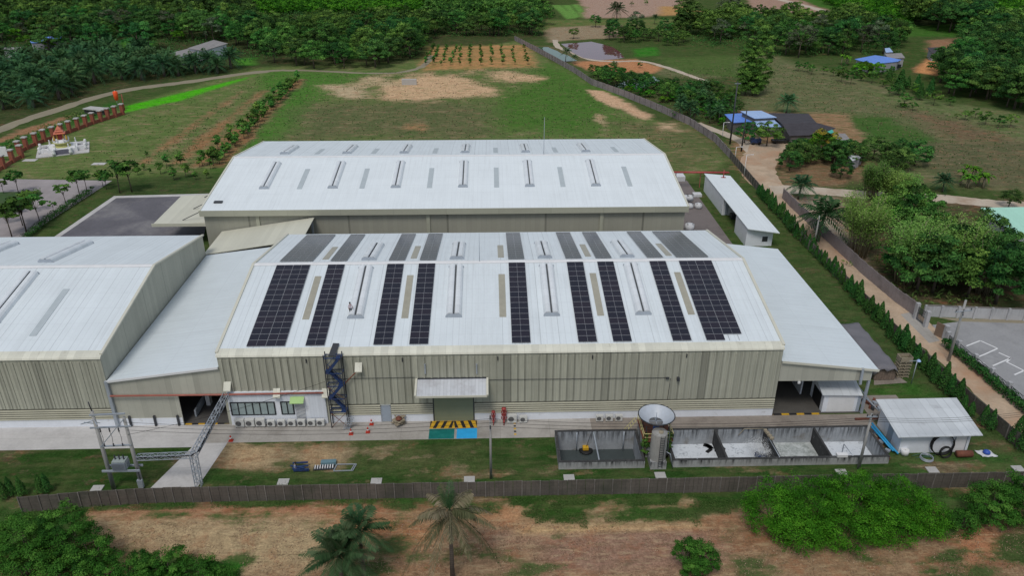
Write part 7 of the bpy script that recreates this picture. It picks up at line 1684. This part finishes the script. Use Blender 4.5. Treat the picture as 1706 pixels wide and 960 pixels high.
# ------------------------------------------------------------------ people
def person(label, loc, rz, J, E, rad, colours, hair_c):
    """one continuous skinned body from a posed skeleton; faces coloured by the limb they belong to"""
    names = list(J); me = bpy.data.meshes.new('tmp'); me.from_pydata([J[n] for n in names], [(names.index(a), names.index(b)) for a, b in E], [])
    o = bpy.data.objects.new('tmp', me); COL.objects.link(o); sk = o.modifiers.new('Skin', 'SKIN'); sv = me.skin_vertices[0].data
    for i, n in enumerate(names): sv[i].radius = (rad[n], rad[n]); sv[i].use_root = (n == 'pelvis')
    ss = o.modifiers.new('Sub', 'SUBSURF'); ss.levels = 2; ss.render_levels = 2
    dg = bpy.context.evaluated_depsgraph_get(); dg.update(); m2 = bpy.data.meshes.new_from_object(o.evaluated_get(dg)); bpy.data.objects.remove(o)
    m2.materials.clear(); mats = []
    for e in E:
        c = colours.get(e, M['skin'])
        if c not in mats: mats.append(c)
    for c in mats: m2.materials.append(c)
    seg = [(Vector(J[a]), Vector(J[b]), mats.index(colours.get((a, b), M['skin']))) for a, b in E]
    for p in m2.polygons:
        best = 1e9
        for a, b, mi in seg:
            d = b-a; t = max(0, min(1, (p.center-a).dot(d)/d.length_squared)); q = (p.center-a-d*t).length
            if q < best: best = q; p.material_index = mi
        p.use_smooth = True
    root = bpy.data.objects.new('person', None); COL.objects.link(root); root.location = loc; root.rotation_euler = (0, 0, rz); tag(root, label, 'person'); ORG[root.name] = Vector((0, 0, 0))
    b = bpy.data.objects.new('body', m2); COL.objects.link(b); b.parent = root
    h = Vector(J['head']); mb = MB(); mb.lathe(h.x, h.y-.015, [(.03, h.z-.02), (.112, h.z-.0), (.118, h.z+.06), (.09, h.z+.125), (.02, h.z+.145)], 12); mb.build('hair', hair_c, root)
    return root
ST = dict(pelvis=(0, 0, .92), waist=(0, 0, 1.08), chest=(0, .02, 1.32), neck=(0, 0, 1.5), chin=(0, .02, 1.56), head=(0, .02, 1.66), shL=(-.17, 0, 1.42), elL=(-.27, .04, 1.14), wrL=(-.24, .2, .94), haL=(-.22, .26, .87), shR=(.17, 0, 1.42), elR=(.27, .04, 1.14), wrR=(.24, .2, .94), haR=(.22, .26, .87),
          hiL=(-.1, 0, .88), knL=(-.11, .04, .48), anL=(-.12, -.02, .09), toL=(-.13, .14, .04), hiR=(.1, 0, .88), knR=(.12, .06, .48), anR=(.13, .02, .09), toR=(.14, .18, .04))
ED = [('pelvis', 'waist'), ('waist', 'chest'), ('chest', 'neck'), ('neck', 'chin'), ('chin', 'head'), ('chest', 'shL'), ('shL', 'elL'), ('elL', 'wrL'), ('wrL', 'haL'), ('chest', 'shR'), ('shR', 'elR'), ('elR', 'wrR'), ('wrR', 'haR'),
      ('pelvis', 'hiL'), ('hiL', 'knL'), ('knL', 'anL'), ('anL', 'toL'), ('pelvis', 'hiR'), ('hiR', 'knR'), ('knR', 'anR'), ('anR', 'toR')]
RD = dict(pelvis=.135, waist=.125, chest=.15, neck=.06, chin=.075, head=.095, shL=.07, elL=.045, wrL=.03, haL=.035, shR=.07, elR=.045, wrR=.03, haR=.035, hiL=.09, knL=.06, anL=.04, toL=.035, hiR=.09, knR=.06, anR=.04, toR=.035)
def clothes(top, legs):
    c = {}
    for e in ED:
        if e[0] in ('pelvis', 'waist', 'chest', 'shL', 'shR') and e[1] in ('waist', 'chest', 'shL', 'shR', 'elL', 'elR'): c[e] = top
        if e[1] in ('hiL', 'hiR', 'knL', 'knR', 'anL', 'anR'): c[e] = legs
        if e[1] in ('toL', 'toR'): c[e] = M['black']
    c[('pelvis', 'waist')] = top; return c
wx, wy = at(584.5, 523, 11.35); person('worker in a pale pink shirt and dark trousers standing beside the roof vent', (wx, wy, roof_z(wy)), R(-150), ST, ED, RD, clothes(M['shirt_pale'], M['trousers']), M['hair'])
SIT = dict(ST); dz = -.72
for n in ('pelvis', 'waist', 'chest', 'neck', 'chin', 'head', 'shL', 'elL', 'wrL', 'haL', 'shR', 'elR', 'wrR', 'haR', 'hiL', 'hiR'): a = ST[n]; SIT[n] = (a[0], a[1]+max(0, (a[2]-.92))*.32, a[2]+dz)
SIT.update(knL=(-.2, .42, .5), anL=(-.16, .36, .08), toL=(-.17, .54, .04), knR=(.2, .42, .5), anR=(.16, .36, .08), toR=(.17, .54, .04), wrL=(-.2, .42, .45), haL=(-.16, .5, .42), wrR=(.2, .42, .45), haR=(.16, .5, .42))
px_, py_ = at(490, 784); person('person in a grey blue shirt sitting on the lawn beside the blue steel', (px_, py_, 0), R(-70), SIT, ED, RD, clothes(M['shirt_blue'], M['trousers']), M['hair'])

# ------------------------------------------------------------------ camera, daylight, output
cam = bpy.data.cameras.new('camera'); co = bpy.data.objects.new('camera', cam); COL.objects.link(co)
cam.sensor_fit = 'HORIZONTAL'; cam.sensor_width = 36.; cam.lens = 36.*CF/1706.; cam.clip_start = .5; cam.clip_end = 6000.
rot = Matrix((Vector(RT), Vector(UP), Vector(-FW))).transposed().to_4x4()
co.matrix_world = Matrix.Translation((0, 0, CH)) @ rot
S.camera = co
w = bpy.data.worlds.new('World'); S.world = w; w.use_nodes = True
nt = w.node_tree; bg = nt.nodes['Background']; sky = nt.nodes.new('ShaderNodeTexSky'); sky.sky_type = 'NISHITA'; sky.sun_disc = False
EL, AZ = R(58), R(200)      # sun high behind the camera, compass angle measured from +Y clockwise
sky.sun_elevation = EL; sky.sun_rotation = AZ; sky.air_density = 1.0; sky.dust_density = 2.0; sky.ozone_density = 1.0
# a thin even cloud cover over the clear sky
cl = nt.nodes.new('ShaderNodeMix'); cl.data_type = 'RGBA'; cl.inputs[0].default_value = .55; cl.inputs[7].default_value = (4.1, 4.5, 4.9, 1)
nt.links.new(sky.outputs[0], cl.inputs[6]); nt.links.new(cl.outputs[2], bg.inputs[0]); bg.inputs[1].default_value = .108
sl = bpy.data.lights.new('sun', 'SUN'); sl.energy = 1.5; sl.angle = R(18); sl.color = (1., .96, .90)
so = bpy.data.objects.new('sun', sl); COL.objects.link(so)
d = Vector((math.sin(AZ)*math.cos(EL), math.cos(AZ)*math.cos(EL), math.sin(EL)))
so.rotation_euler = d.to_track_quat('Z', 'Y').to_euler(); so.location = (0, -20, 120)
S.render.engine = 'CYCLES'
S.cycles.max_bounces = 5; S.cycles.diffuse_bounces = 3; S.cycles.glossy_bounces = 2; S.cycles.transmission_bounces = 1
S.view_settings.view_transform = 'Standard'; S.view_settings.look = 'None'; S.view_settings.gamma = 1.0; S.view_settings.use_curve_mapping = False
S.view_settings.exposure = 0.0
